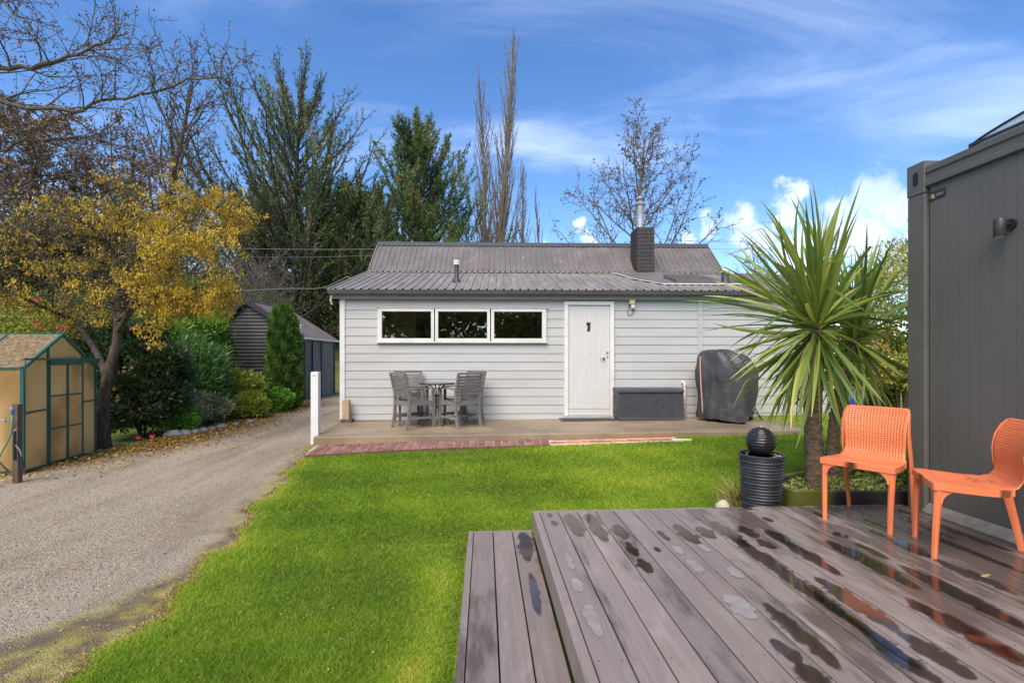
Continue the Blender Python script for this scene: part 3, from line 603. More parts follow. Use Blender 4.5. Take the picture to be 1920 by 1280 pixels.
for k, (c, w) in enumerate(pl): puddle_or_reflection(*c, width=w, seed=k, wm='reflection_paint' if any(abs(c[0]-a)+abs(c[1]-b_) < 1 for a, b_ in pale) else 'water')
sb = [(-sw+.043+i*.1505, -sw+.043+i*.1505+.1435) for i in range(3)]
puddle_or_reflection(*z1(415, 205, 480, 400), width=.85, zz=.15, bl=sb, par=step, seed=91)
puddle_or_reflection(*z1(440, 480, 560, 760), width=.45, zz=.15, bl=sb, par=step, seed=92)

# ---------------------------------------------------------------- patio slab, brick path, tiles
patio = thing('patio', None, None, (0, 7, 0), 0, kind='structure')
ptop = lambda x: .345+(x+3)*.0085
mb = MB(); xs_ = np.linspace(-2.93, 4.56, 24); V = []
for i in range(len(xs_)-1):
    a, c = xs_[i], xs_[i+1]
    ya, yc = float(patio_front(a)), float(patio_front(c))
    wa, wc = 8.96+.028*a+.01, 8.96+.028*c+.01
    ab = -.24*(a+2.93)/7.5*-1; 
    ax, cx2 = a-.24+.5*(i/23), c-.24+.5*((i+1)/23)
    mb.hexa([(a, ya, .12), (c, yc, .12), (cx2, wc, .12), (ax, wa, .12), (a, ya, ptop(a)), (c, yc, ptop(c)), (cx2, wc, ptop(c)), (ax, wa, ptop(a))])
o = mb.build('concrete_slab', M['concrete'], patio)
import bmesh
bm = bmesh.new(); bm.from_mesh(o.data); bmesh.ops.remove_doubles(bm, verts=bm.verts, dist=1e-4)
dele = [f for f in bm.faces if abs(f.normal.x) > .8 and f.calc_center_median().x not in (0,) and -2.9 < f.calc_center_median().x-(f.calc_center_median().y-8)*0 < 4.3 and len([e for e in f.edges if len(e.link_faces) > 2]) >= 3]
bmesh.ops.delete(bm, geom=dele, context='FACES'); bm.to_mesh(o.data); bm.free(); 
m_ = o.modifiers.new('b', 'BEVEL'); m_.width = .012; m_.segments = 2; m_.limit_method = 'ANGLE'; m_.angle_limit = R(50)
mb = MB().prism([(-2.94, 7.178), (4.57, 7.178+.028*9.0), (4.6, 8.0), (-2.98, 7.6)], .0, .19)
mb.build('slab_edge', M['concrete2'], patio)
path = thing('brick_path', None, None, (0, 6.6, 0), 0, kind='structure')
pz = lambda x: float(np.interp(x, [-2.8, -1, .5, 2.4], [.225, .268, .29, .322]))
rb_ = random.Random(11)
ncol = 29; x0 = -2.72; W_ = (0.53-x0)/ncol
mb = MB()
for c in range(ncol):
    xa = x0+c*W_; fy = float(path_front(xa+W_/2)); by = float(patio_front(xa))-.01; depth = by-fy
    rows = 3 if depth > .56 else 2
    rd = depth/rows
    skew = -.10*(1-c/ncol)
    for r_ in range(rows):
        ya = fy+r_*rd+.02; yb = fy+(r_+1)*rd-.008
        sh = (.5 if False else 0)
        z = pz(xa+.1)+.010+rb_.uniform(-.003, .004)
        a0 = xa+.006+skew*r_*.3; a1 = xa+W_-.006+skew*r_*.3
        j = lambda: rb_.uniform(-.003, .003)
        b_ = MB().hexa([(a0+j(), ya, z-.05), (a1+j(), ya, z-.05), (a1+skew*.3, yb, z-.05), (a0+skew*.3, yb, z-.05), (a0+j(), ya+j(), z+j()), (a1+j(), ya+j(), z+j()), (a1+skew*.3+j(), yb+j(), z+j()), (a0+skew*.3+j(), yb+j(), z+j())])
        b_.build('brick', rb_.choice(BR), path, bevel=.004)
pf = [(x, float(path_front(x))-.0) for x in np.linspace(-2.73, .53, 20)]; pb = [(x, float(patio_front(x))-.003) for x in np.linspace(.53, -2.9, 20)]
me_v = [(x, y, pz(x)) for x, y in pf]+[(x, y, pz(x)) for x, y in pb]
nv = len(me_v); me_v += [(x, y-(.006 if i < 20 else 0), .02) for i, (x, y, z) in enumerate(me_v)]
me = bpy.data.meshes.new('m'); me.from_pydata(me_v, [], [tuple(range(nv))]+[(i, i+nv, (i+1) % nv+nv, (i+1) % nv) for i in range(nv)]); link('mortar_bed', me, M['mortar'], path)
mb = MB(); 
for i in range(19):
    a, c = pf[i], pf[i+1]; mb.hexa([(a[0], a[1]-.02, .02), (c[0], c[1]-.02, .02), (c[0], c[1]+.012, .02), (a[0], a[1]+.012, .02), (a[0], a[1]-.014, pz(a[0])-.0), (c[0], c[1]-.014, pz(c[0])-.0), (c[0], c[1]+.012, pz(c[0])+.002), (a[0], a[1]+.012, pz(a[0])+.002)])
mb.build('path_edge', M['brick_base'], path)
# terracotta tiles laid in two courses with white mortar lines
x = .55
for row in range(2):
    x = .55+row*.05; k = 0
    while x < 2.36:
        w = .225 if (k*7+row*3) % 5 in (0, 2, 3) else .112
        w = min(w, 2.40-x)
        z = pz(x)+.006; f0 = float(path_front(x)); fy = f0+.035 if row == 0 else f0+.265; dd = .20 if row == 0 else .10
        if w > .05: MB().box(x+.004, x+w-.004, fy, fy+dd, z-.04, z+rb_.uniform(-.001, .002)).build('brick', rb_.choice(RB), path, bevel=.003)
        x += w; k += 1
mb = MB()
for i in range(18):
    a = .54+i*.105; c = a+.105; fa, fc = float(path_front(a)), float(path_front(c)); za, zc = pz(a)+.003, pz(c)+.003
    for (o0, o1, up) in ((-.004, .03, .004), (.238, .262, .004), (.03, .238, -.003), (.262, .372, -.003)):
        mb.hexa([(a, fa+o0, .1), (c, fc+o0, .1), (c, fc+o1, .1), (a, fa+o1, .1), (a, fa+o0, za+up), (c, fc+o0, zc+up), (c, fc+o1, zc+up), (a, fa+o1, za+up)])
mb.build('mortar_bed', M['mortarw'], path)
MB().box(2.28, 2.56, 6.83, 6.885, .27, .352).build('edge_tile', M['mortarw'], path, bevel=.006)

# ---------------------------------------------------------------- house (local frame: x along the wall, y back from it)
house = thing('house', 'long pale grey weatherboard house with dark ribbed steel roof, white door and brick chimney', 'house', (0, HY0, 0), HANG)
hc, hs_ = math.cos(HANG), math.sin(HANG)
def H(u, v, ly=0.0):
    k = (u-960)/F; lx = (k*HY0+k*ly*hc+ly*hs_)/(hc-k*hs_); y = HY0+lx*hs_+ly*hc
    return lx, EYE-(v-HOR)/F*y
def HB(mb, name, m, parent=None, **kw): return mb.build(name, m, parent or house, world=False, **kw)
WX0, WX1 = H(641, 600)[0], H(1562, 600)[0]
zl_ = [0.476+.16*k for k in range(-1, 15)]; zl_[0] = .36; zl_[-1] = 2.70
wx0, wx1 = H(709, 600)[0], H(1024, 600)[0]; wz0, wz1 = H(860, 643)[1], H(860, 577)[1]
dx0, dx1 = H(1057.5, 600)[0], H(1150.3, 600)[0]; dz1 = H(1104, 565.6)[1]; dz0 = .385
def siding(x0, x1, za, zb, c0, c1, axis='front', xx=0):
    def off(z): t = (z-c0)/.16; return .0145-.0095*min(1, max(0, t))
    m = MB()
    pr = [(-off(za), za), (-off(za)-.001, za+.004), (-off(zb), zb), (.03, zb), (.03, za)]
    if axis == 'front': 
        n = len(pr); m.v = [(x0, p[0], p[1]) for p in pr]+[(x1, p[0], p[1]) for p in pr]
    elif axis == 'left': n = len(pr); m.v = [(xx+p[0], x0, p[1]) for p in pr]+[(xx+p[0], x1, p[1]) for p in pr]
    else: n = len(pr); m.v = [(xx-p[0], x0, p[1]) for p in pr]+[(xx-p[0], x1, p[1]) for p in pr]
    m.f = [tuple(range(n)), tuple(n+i for i in reversed(range(n)))]+[(i, n+i, n+(i+1) % n, (i+1) % n) for i in range(n)]
    o = HB(m, 'weatherboard', M['siding'])
    bmm = bmesh.new(); bmm.from_mesh(o.data); bmesh.ops.recalc_face_normals(bmm, faces=bmm.faces); bmm.to_mesh(o.data); bmm.free()
joints = [H(1312, 600)[0]]
for i in range(len(zl_)-1):
    a, b_ = zl_[i]+.001, zl_[i+1]-.001; c0 = zl_[1]+(i-1)*.16
    segs = [(WX0+.03, wx0, a, b_), (wx1, dx0, a, b_), (dx1, joints[0]-.045, a, b_), (joints[0]+.045, WX1-.03, a, b_)]
    out = []
    # left of door
    if b_ <= wz0 or a >= wz1: out.append((WX0+.06, dx0 if a < dz1 else dx1, a, b_))
    else:
        out.append((WX0+.06, wx0, a, b_)); out.append((wx1, dx0 if a < dz1 else dx1, a, b_))
        if a < wz0: out.append((wx0, wx1, a, wz0))
        if b_ > wz1: out.append((wx0, wx1, wz1, b_))
    if a < dz1 < b_: out.append((dx0, dx1, dz1, b_))
    out.append((dx1, joints[0]-.04, a, b_)); out.append((joints[0]+.04, WX1-.03, a, b_))
    for s in out: siding(*s, c0, c0+.16)
    siding(.03, 4.9, a, b_, c0, 0, 'left', WX0); siding(.03, 4.9, a, b_, c0, 0, 'right', WX1)
HB(MB().box(WX0-.03, WX0+.062, -.034, .03, .36, 2.68), 'corner_board', M['white'], bevel=.003)
HB(MB().box(WX1-.032, WX1+.03, -.034, .03, .36, 2.68), 'corner_board', M['white'], bevel=.003)
HB(MB().box(joints[0]-.041, joints[0]+.041, -.034, .0, .36, 2.68), 'joint_cover', M['siding'], bevel=.003)
HB(MB().box(WX0, -2.9, 5.0, 5.05, .1, 2.7).box(1.1, WX1, 5.0, 5.05, .1, 2.7).box(-2.9, 1.1, 5.0, 5.05, .1, .42).box(-2.9, 1.1, 5.0, 5.05, 2.3, 2.7), 'rear_wall', M['siding'])  # unseen wide opening added at the back to light the room
HB(MB().box(-2.9, 1.1, 5.02, 5.026, .42, 2.3), 'rear_pane', M['glass'])  # glass of the added opening, out of view
for xx in (WX0+.001, 5.09):
    HB(MB().prism([(.02, 2.69), (4.98, 2.69), (3.4, 4.36), (2.5, 3.48)], xx, xx+.05, 'x'), 'gable_wall', M['siding'])
HB(MB().prism([(.02, 2.69), (4.98, 2.69), (2.5, 3.48)], WX1-.051, WX1-.001, 'x'), 'gable_wall', M['siding'])
HB(MB().box(WX0+.05, WX1-.05, .05, 5, 0.0, .35), 'foundation', M['concrete2'])
# soffit, fascia, gutter
EX0, EX1 = -3.33, 6.32
HB(MB().box(EX0+.05, EX1-.05, -.10, -.036, 2.60, 2.675), 'fascia', M['fascia'])
HB(MB().box(EX0+.03, EX1-.03, -.099, .02, 2.676, 2.69), 'soffit', M['fascia'])
g = MB().prism([(-.215, 2.672), (-.105, 2.672), (-.105, 2.745), (-.112, 2.745), (-.112, 2.682), (-.205, 2.682), (-.205, 2.740), (-.222, 2.743), (-.222, 2.735)], EX0, EX1, 'x')
HB(g, 'gutter', M['gutter'])
for xe in (EX0-.004, EX1): HB(MB().box(xe, xe+.004, -.222, -.105, 2.672, 2.745), 'gutter_end', M['gutter'])
HB(MB().tube([(EX0+.0, .0, 2.66), (EX0-.02, .0, 2.56), (EX0-.0, .02, 2.50)], .022, 8), 'gutter_bracket', M['cream'])
# ribbed steel roof sheets
def sheet(x0, x1, pitch, ya, za, yb, zb, m, name='roof_sheet', th=.022):
    mb_ = MB(); prof = []; x = x0; k = 0
    while x < x1-1e-4:
        for (dx, h) in ((0, 0), (pitch*.36, 0), (pitch*.36+.003, .004), (pitch*.42, .004), (pitch*.42+.003, 0), (pitch*.72, 0), (pitch*.79, th), (pitch*.93, th)):
            if x+dx <= x1+1e-6: prof.append((x+dx, h))
        x += pitch
    prof.append((x1, 0)); d = Vector((0, yb-ya, zb-za)).normalized(); nrm = Vector((0, -d.z, d.y))
    n = len(prof)
    for (py, pz_) in ((ya, za), (yb, zb)):
        for (px, h) in prof: mb_.v.append((px, py+nrm.y*h, pz_+nrm.z*h))
    mb_.f = [(i, i+1, n+i+1, n+i) for i in range(n-1)]
    return HB(mb_, name, m)
BY, BZ, RY, RZ = 2.50, 3.545, 3.42, 4.455
ey, ez = -.20, 2.752
pw = .152
nsh = 0; x = EX0
while x < EX1-.01:
    x1_ = min(x+pw*5, EX1); sheet(x, x1_, pw, ey, ez, BY+.02, BZ+.01, M['roofl']); x = x1_
UX0, UX1 = -3.33, 5.18
x = UX0
while x < UX1-.01:
    x1_ = min(x+.13*6, UX1); sheet(x, x1_, .13, BY-.02, BZ+.015, RY, RZ, M['roof'], th=.018); sheet(x, x1_, .13, 5.3, 2.65, RY, RZ, M['roof'], th=.018); x = x1_
sheet(5.18, EX1, .13, 5.3, 2.65, BY, BZ+.012, M['roofl'])
HB(MB().prism([(RY-.13, RZ-.09), (RY, RZ+.035), (RY+.13, RZ-.09), (RY+.125, RZ-.095), (RY, RZ+.028), (RY-.125, RZ-.095)], UX0-.01, UX1+.01, 'x'), 'ridge_cap', M['gutter'])
for xe in (UX0-.012, UX1-.02): HB(MB().prism([(BY-.03, BZ+.0), (RY, RZ-.02), (RY, RZ+.03), (BY-.03, BZ+.05)], xe, xe+.032, 'x'), 'barge_flashing', M['roof'])
for xe in (EX0-.012, EX1-.02): HB(MB().prism([(ey, ez-.03), (BY, BZ-.03), (BY, BZ+.03), (ey, ez+.026)], xe, xe+.032, 'x'), 'barge_flashing', M['roofl'])
# overlap flashing along the change of slope
m_ = MB(); x = UX0; k = 0
while x < UX1-.05:
    z0 = BZ+.0; m_.hexa([(x, BY-.15, BZ-.02), (x+.10, BY-.15, BZ-.02), (x+.125, BY+.03, BZ+.02), (x+.0, BY+.03, BZ+.02), (x+.01, BY-.14, BZ+.012), (x+.10, BY-.14, BZ+.006), (x+.125, BY+.03, BZ+.06), (x, BY+.03, BZ+.06)]); x += .13
HB(m_, 'apron_flashing', M['roof'])
def roofz(ly): return ez+(BZ-ez)/(BY-ey)*(ly-ey)
rl = random.Random(4); m_ = MB()
for i in range(80):
    if rl.random() < .6:
        t = rl.random(); lx = UX0+rl.random()*(UX1-UX0); ly = BY+t*(RY-BY); z = BZ+.018+t*(RZ-BZ)+.0; nx_, nz_ = -.70, .71
    else:
        lx = EX0+rl.random()*9.5; ly = rl.uniform(0, 2.4); z = roofz(ly)+.004; nx_, nz_ = -.28, .96
    r0 = rl.uniform(.006, .018); n0 = len(m_.v); kk = 7
    t1 = Vector((1, 0, 0)); t2 = Vector((0, nz_, -nx_)); c = Vector((lx, ly, z))+Vector((0, nx_, nz_))*.004
    for q in range(kk): a = 6.283*q/kk; m_.v.append(tuple(c+t1*math.cos(a)*r0*rl.uniform(.6, 1.3)+t2*math.sin(a)*r0*rl.uniform(.6, 1.3)))
    m_.f.append(tuple(range(n0, n0+kk)))
o = HB(m_, 'lichen_spots', M['lichen']); tag(o, kind='stuff')
# chimney of painted brick with a steel flue
ch = tag(bpy.data.objects.new('chimney', None), 'dark painted brick chimney with a galvanised flue'); COL.objects.link(ch); ch.parent = house
cx0, cx1 = 3.015, 3.425; cy0, cy1 = 2.26, 2.86; cz0, cz1 = 3.30, 4.60
HB(MB().box(cx0+.012, cx1-.012, cy0+.012, cy1-.012, cz0, cz1-.01), 'chimney_core', M['chimmort'], ch)
nc = 15; chh = (cz1-cz0)/nc
bmes = {}
for i in range(nc):
    z0, z1_ = cz0+i*chh+.004, cz0+(i+1)*chh-.004
    for side in range(2):
        xs2 = [cx0, cx0+.20, cx1] if i % 2 == 0 else [cx0, cx0+.105, cx0+.31, cx1]
        for a, b_ in zip(xs2[:-1], xs2[1:]):
            j = rl.uniform(0, .005); yy = (cy0-j, cy0+.05) if side == 0 else (cy1-.05, cy1+j)
            HB(MB().box(a+.004, b_-.004, yy[0], yy[1], z0, z1_), 'brick', M['chimbrick'], ch, bevel=.003)
    for side in range(2):
        ys2 = [cy0+.052, cy0+.155, cy0+.36, cy1-.052] if i % 2 == 0 else [cy0+.052, cy0+.26, cy0+.46, cy1-.052]
        for a, b_ in zip(ys2[:-1], ys2[1:]):
            j = rl.uniform(0, .005); xx = (cx0-j, cx0+.05) if side == 0 else (cx1-.05, cx1+j)
            HB(MB().box(xx[0], xx[1], a+.004, b_-.004, z0, z1_), 'brick', M['chimbrick'], ch, bevel=.003)
fx, fy = 3.19, 2.62
HB(MB().lathe([(.12, 4.58), (.105, 4.62), (.102, 4.63), (.102, 5.20), (.13, 5.215), (.135, 5.235), (.075, 5.30), (.075, 5.345), (.11, 5.35), (.115, 5.365), (.07, 5.40), (.07, 5.43), (.02, 5.44)], 20, (fx, fy, 0)), 'flue', M['steel'], ch, auto=40)
HB(MB().lathe([(.03, 4.6), (.03, 4.72), (.055, 4.725), (.055, 4.74), (.01, 4.76)], 12, (3.29, 2.5, 0)), 'vent_pipe', M['steel'], ch, auto=40)
m_ = MB().hexa([(cx0-.14, cy0-.10, roofz(cy0-.1)+.028), (cx1+.14, cy0-.10, roofz(cy0-.1)+.028), (cx1+.14, 2.5, 3.59), (cx0-.14, 2.5, 3.59), (cx0-.12, cy0-.09, roofz(cy0-.1)+.04), (cx1+.12, cy0-.09, roofz(cy0-.1)+.04), (cx1+.12, 2.5, 3.62), (cx0-.12, 2.5, 3.62)])
HB(m_, 'chimney_flashing', M['roof'], ch)
# flashing tray and skylight
def onroof(lx, ly, h=.0): return (lx, ly, roofz(ly)+h)
tray = [(2.45, BY-.12), (2.62, 1.3), (3.0, .47), (4.75, .47), (4.75, 1.2), (3.9, BY-.12)]
me = bpy.data.meshes.new('m'); me.from_pydata([onroof(a, b_, .030) for a, b_ in tray]+[onroof(a, b_, .024) for a, b_ in tray], [], [tuple(reversed(range(6)))]+[(i, (i+1) % 6, 6+(i+1) % 6, 6+i) for i in range(6)])
o = link('flashing_tray', me, M['roof'], house, world=False)
HB(MB().beam(onroof(2.45, BY-.12, .035), onroof(2.62, 1.3, .035), .03, .012).beam(onroof(2.62, 1.3, .035), onroof(3.0, .47, .035), .03, .012).beam(onroof(3.0, .46, .034), onroof(4.75, .46, .034), .012, .02), 'flashing_edge', M['white'])
skl = tag(bpy.data.objects.new('skylight', None)); COL.objects.link(skl); skl.parent = house
def rbox(x0, x1, y0, y1, h0, h1): return MB().hexa([onroof(x0, y0, h0), onroof(x1, y0, h0), onroof(x1, y1, h0), onroof(x0, y1, h0), onroof(x0, y0, h1), onroof(x1, y0, h1), onroof(x1, y1, h1), onroof(x0, y1, h1)])
HB(rbox(3.34, 4.16, .62, 1.42, .03, .105), 'skylight_frame', M['contrim'], skl, bevel=.006)
HB(rbox(3.39, 4.11, .67, 1.37, .106, .110), 'pane', M['smoke'], skl)
# roof vents
for (lx, ly, hh, wdt, nm) in ((-1.10, .80, .44, .046, 0), (4.33, .62, .30, .075, 1)):
    vt = tag(bpy.data.objects.new('roof_vent', None)); COL.objects.link(vt); vt.parent = house
    zb = roofz(ly)
    HB(MB().lathe([(wdt+.035, 0), (wdt+.03, .025), (wdt+.006, .06), (wdt, .07), (wdt, hh*.8)], 18, (lx, ly, zb)), 'vent_pipe', M['darkmetal'], vt, auto=40)
    HB(MB().lathe([(wdt+.01, hh*.78), (wdt+.02, hh*.80), (wdt+.022, hh*.86), (wdt+.004, hh*.9), (wdt+.02, hh*.92), (wdt+.014, hh), (.02, hh+.01)], 18, (lx, ly, zb)), 'vent_cap', M['white'], vt, auto=40)
# ---- windows : one outer frame and three sashes
FR = tag(bpy.data.objects.new('window_frame', None)); COL.objects.link(FR); FR.parent = house
HB(MB().box(wx0-.02, wx1+.02, -.065, .03, wz1-.015, wz1+.012), 'head_flashing', M['fascia'], FR)
HB(MB().box(wx0-.015, wx1+.015, -.075, .05, wz0-.0, wz0+.026), 'sill', M['white'], FR, bevel=.004)
HB(MB().box(wx0, wx0+.025, -.05, .05, wz0+.028, wz1-.016), 'jamb', M['white'], FR)
HB(MB().box(wx1-.025, wx1, -.05, .05, wz0+.028, wz1-.016), 'jamb', M['white'], FR)
sx = [(711.5, 814.5), (816.5, 919), (921, 1021.5)]
for u0, u1 in sx:
    a, b_ = H(u0, 600)[0], H(u1, 600)[0]; z0, z1_ = wz0+.030, wz1-.018; fw = .055
    wn = tag(bpy.data.objects.new('window', None)); COL.objects.link(wn); wn.parent = house
    m_ = MB().box(a, b_, -.056, .02, z0, z0+fw).box(a, b_, -.056, .02, z1_-fw, z1_).box(a, a+fw, -.0555, .019, z0+fw, z1_-fw).box(b_-fw, b_, -.0555, .019, z0+fw, z1_-fw)
    HB(m_, 'sash_frame', M['white'], wn, bevel=.003)
    HB(MB().box(a+fw-.004, b_-fw+.004, -.022, -.018, z0+fw-.004, z1_-fw+.004), 'pane', M['glass'], wn)
# room behind the glass
ia, ib = wx0-.5, wx1+.25
HB(MB().quad((ia, 3, .4), (ib, 3, .4), (ib, 3, .41), (ia, 3, .41)).quad((ia, .06, .4), (ia, 4.98, .4), (ia, 4.98, 2.65), (ia, .06, 2.65)).quad((ib, 4.98, .4), (ib, .06, .4), (ib, .06, 2.65), (ib, 4.98, 2.65)).quad((ia, .06, 2.62), (ib, .06, 2.62), (ib, 4.98, 2.62), (ia, 4.98, 2.62)).quad((ia, 4.97, 2.1), (ib, 4.97, 2.1), (ib, 4.97, 2.62), (ia, 4.97, 2.62)), 'room_wall', M['inner'])
HB(MB().quad((ia, .06, .42), (ib, .06, .42), (ib, 4.97, .42), (ia, 4.97, .42)), 'room_floor', M['innerf'])
HB(MB().box(ia, ia+1.02, .95, 1.03, .42, 2.6), 'room_partition', M['innerw'])
HB(MB().box(ib-1.25, ib-.35, 1.9, 2.4, .42, 2.3), 'cupboard', M['innerw'])
HB(MB().box(ib-1.22, ib-.82, 1.87, 1.9, .5, 2.26).box(ib-.78, ib-.39, 1.87, 1.9, .5, 2.26), 'cupboard_door', M['inner'])
HB(MB().box(wx0+.02, wx1-.02, .03, .30, wz0-.03, wz0+.02), 'window_ledge', M['innerw'])
lx, lz = H(731, 636); zt = wz0+.02
fl = thing('flower_pot', 'small pink flower pot on the inside ledge of the left window pane', 'flower pot', (lx*hc-.14*hs_, HY0+lx*hs_+.14*hc, zt), HANG)
MB().lathe([(.03, 0), (.045, .06), (.04, .065)], 12).build('pot', M['white'], fl, world=False)
m_ = MB(); rq = random.Random(2)
for i in range(26): 
    c = Vector((rq.uniform(-.07, .07), rq.uniform(-.04, .04), .07+rq.uniform(0, .07))); s = .018
    m_.lathe([(.004, -s), (s, 0), (.004, s)], 6, tuple(c))
m_.build('blossom', mat('pink_blossom', (.75, .25, .2), (.85, .55, .5), 30, .6), fl, world=False)
lx, _ = H(852, 630); ap = thing('radio', 'small dark box with white face on the inside ledge of the middle window', 'radio', (lx*hc-.2*hs_, HY0+lx*hs_+.2*hc, zt), HANG)
MB().box(-.09, .14, -.04, .05, 0, .14).build('case', M['blackm'], ap, world=False, bevel=.006)
MB().box(-.055, -.025, -.043, -.04, .07, .13).build('face', M['white'], ap, world=False)
lx, _ = H(871, 630); cp = thing('white_ornament', 'small round white ornament at the right end of the middle window ledge', 'ornament', (lx*hc-.12*hs_, HY0+lx*hs_+.12*hc, zt), HANG)
MB().lathe([(.01, 0), (.03, .012), (.036, .04), (.025, .065), (.008, .08)], 14).build('body', M['white'], cp, world=False, smooth=True)
# ---- back door
fwd = .072
m_ = MB().box(dx0, dx0+fwd, -.055, .05, dz0+.05, dz1).box(dx1-fwd, dx1, -.055, .05, dz0+.05, dz1).box(dx0+fwd, dx1-fwd, -.054, .05, dz1-.065, dz1-.001)
HB(m_, 'door_frame', M['white'], bevel=.003)
HB(MB().box(dx0-.01, dx1+.01, -.09, .05, dz0-.03, dz0+.06), 'door_sill', M['fascia'], bevel=.004)
door = tag(bpy.data.objects.new('door', None)); COL.objects.link(door); door.parent = house
px0, px1, pz0, pz1 = dx0+fwd+.004, dx1-fwd-.004, dz0+.064, dz1-.069
npl = 9; 
for i in range(npl):
    a = px0+(px1-px0)*i/npl; b_ = px0+(px1-px0)*(i+1)/npl
    HB(MB().box(a+.0003, b_-.0003, -.022, .02, pz0+.20, pz1), 'plank', M['door'], door, bevel=.0006)
HB(MB().box(px0, px1, -.03, .02, pz0+.115, pz0+.198), 'kick_board', M['door'], door, bevel=.003)
HB(MB().prism([(-.024, pz0+.06), (.02, pz0+.06), (.02, pz0+.11), (-.03, pz0+.11)], px0, px1, 'x'), 'kick_board', M['door'], door)
HB(MB().box(px0, px1, -.05, .02, pz0, pz0+.055), 'weather_bar', M['door'], door, bevel=.004)
lx, lz = H(1131.5, 671.5)
HB(MB().tube([(lx, -.025, lz), (lx, -.075, lz)], .012, 12).tube([(lx+.005, -.07, lz), (lx-.05, -.072, lz-.002), (lx-.085, -.068, lz-.004)], [.011, .009, .006], 10).tube([(lx, -.022, lz), (lx, -.032, lz)], .026, 16), 'handle', M['steel'], door, smooth=True)
a, z = H(1138, 661); HB(MB().tube([(a, -.022, z), (a, -.034, z)], .022, 16).tube([(a, -.034, z), (a, -.040, z)], .012, 12), 'deadlock', M['steel'], door)
a, z = H(1139, 669.5); HB(MB().box(a-.008, a+.008, -.026, -.022, z-.02, z+.02), 'keyhole_plate', M['blackm'], door)
a, z = H(1102.8, 612.5)
HB(MB().prism([(a-.035, z+.08), (a-.035, z+.030), (a-.024, z+.022), (a-.006, z+.026), (a-.010, z+.0), (a-.018, z-.022), (a-.022, z-.06), (a-.028, z-.08), (a+.030, z-.08), (a+.026, z-.04), (a+.032, z-.03), (a+.034, z+.03), (a+.037, z+.08)], -.034, -.022, 'y'), 'door_knocker', M['blackm'], door)
HB(MB().box(dx0-.10, dx1-.05, -.42, -.02, ptop(.9)+.002, ptop(.9)+.014), 'door_threshold', M['blackm'])
mt = bpy.data.objects[-1] if False else None
# ---- floodlight sensor by the door
a, z = H(1183, 565); lt = thing('sensor_light', 'cream box with round white movement sensor high on the wall right of the door', 'outdoor light', (a*hc, HY0+a*hs_, 0), HANG)
MB().box(-.05, .05, -.10, -.0, z-.06, z+.075).build('box', M['cream'], lt, world=False, bevel=.006)
MB().lathe([(.01, -.04), (.035, -.03), (.042, 0), (.035, .03), (.01, .035)], 14, (.02, -.07, z-.105)).box(.0, .04, -.05, -.01, z-.1, z-.05).build('sensor', M['white'], lt, world=False, smooth=False)
MB().tube([(-.04, -.03, z-.06), (-.05, -.03, z-.14), (-.075, -.03, z-.19), (-.06, -.03, z-.25), (-.01, -.03, z-.26), (.03, -.03, z-.22), (.035, -.03, z-.14)], .005, 6).build('cable', M['blackm'], lt, world=False)
# waste pipe right of the storage box
a, z = H(1281.5, 716); wp = thing('waste_pipe', 'white plastic pipe rising from the patio between storage box and covered barbecue', 'pipe', (a*hc, HY0+a*hs_, 0), HANG)
MB().tube([(0, -.06, .39), (0, -.06, z-.05), (-.0, -.055, z-.02), (-.025, -.05, z+.0), (-.05, -.04, z+.0)], .024, 12).build('pipe', M['white'], wp, world=False, smooth=True)
MB().lathe([(.034, -.02), (.034, .03)], 12, (0, -.06, z-.05)).build('collar', M['white'], wp, world=False, auto=40)

# ---------------------------------------------------------------- storage box on the patio
pA, pB = P(1160, 780, 8.56), P(1279, 780, 8.66)
zp = ptop(2.5); bw = (pB-pA).length
sb_ = thing('storage_box', 'dark charcoal resin storage box standing between the door and the barbecue', 'storage box', (pA.x, pA.y, zp), HANG)
ribs = MB(); k = 34
ribs.box(0, bw, .018, .44, .01, .50)
for i in range(k): a = .03+(bw-.06)*i/k; ribs.box(a, a+(bw-.06)/k-.009, .008, .02, .05, .44)
for yy in np.linspace(.04, .38, 10): ribs.box(-.008, .002, yy, yy+.024, .05, .44)
ribs.build('body', M['resin'], sb_, world=False)
MB().box(-.005, bw+.005, -.0, .03, 0, .05).build('base_rail', M['resin'], sb_, world=False, bevel=.006)
MB().prism([(-.01, .50), (.455, .50), (.455, .555), (.40, .575), (.03, .565), (-.01, .54)], -.012, bw+.012, 'x').build('lid', M['resin'], sb_, world=False, bevel=.008)
MB().box(bw*.42, bw*.58, -.02, -.008, .505, .53).build('handle', M['resin'], sb_, world=False, bevel=.003)
# door mat
mt = thing('door_mat', 'thin black door mat under the white door', 'door mat', (dx0*hc, HY0+dx0*hs_, ptop(.9)), HANG)
# (mat itself)
MB().box(-.02, .86, -.30, -.095, .015, .024).build('mat', M['blackm'], mt, world=False, bevel=.003)

# ---------------------------------------------------------------- barbecue under a fabric cover
zb = ptop(3.7)
bb = thing('covered_barbecue', 'barbecue on the patio hidden under a tall wrinkled black cover with a pink strap', 'barbecue', (3.75, 8.3, zb))
foot = [(3.31, 8.62), (3.47, 8.32), (3.60, 8.14), (3.86, 7.98), (3.92, 8.02), (4.06, 8.4), (4.12, 8.72), (3.45, 8.78)]
def smooth_ring(pts, n=72, it=2):
    p = [Vector(q) for q in pts]
    for _ in range(it): p = [v for i in range(len(p)) for v in (p[i]*.86+p[(i+1) % len(p)]*.14, p[i]*.14+p[(i+1) % len(p)]*.86)]
    ln = [(p[i]-p[(i+1) % len(p)]).length for i in range(len(p))]; T = sum(ln); out = []; 
    for k in range(n):
        s = T*k/n; i = 0
        while s > ln[i]: s -= ln[i]; i += 1
        out.append(p[i].lerp(p[(i+1) % len(p)], s/ln[i]))
    return out
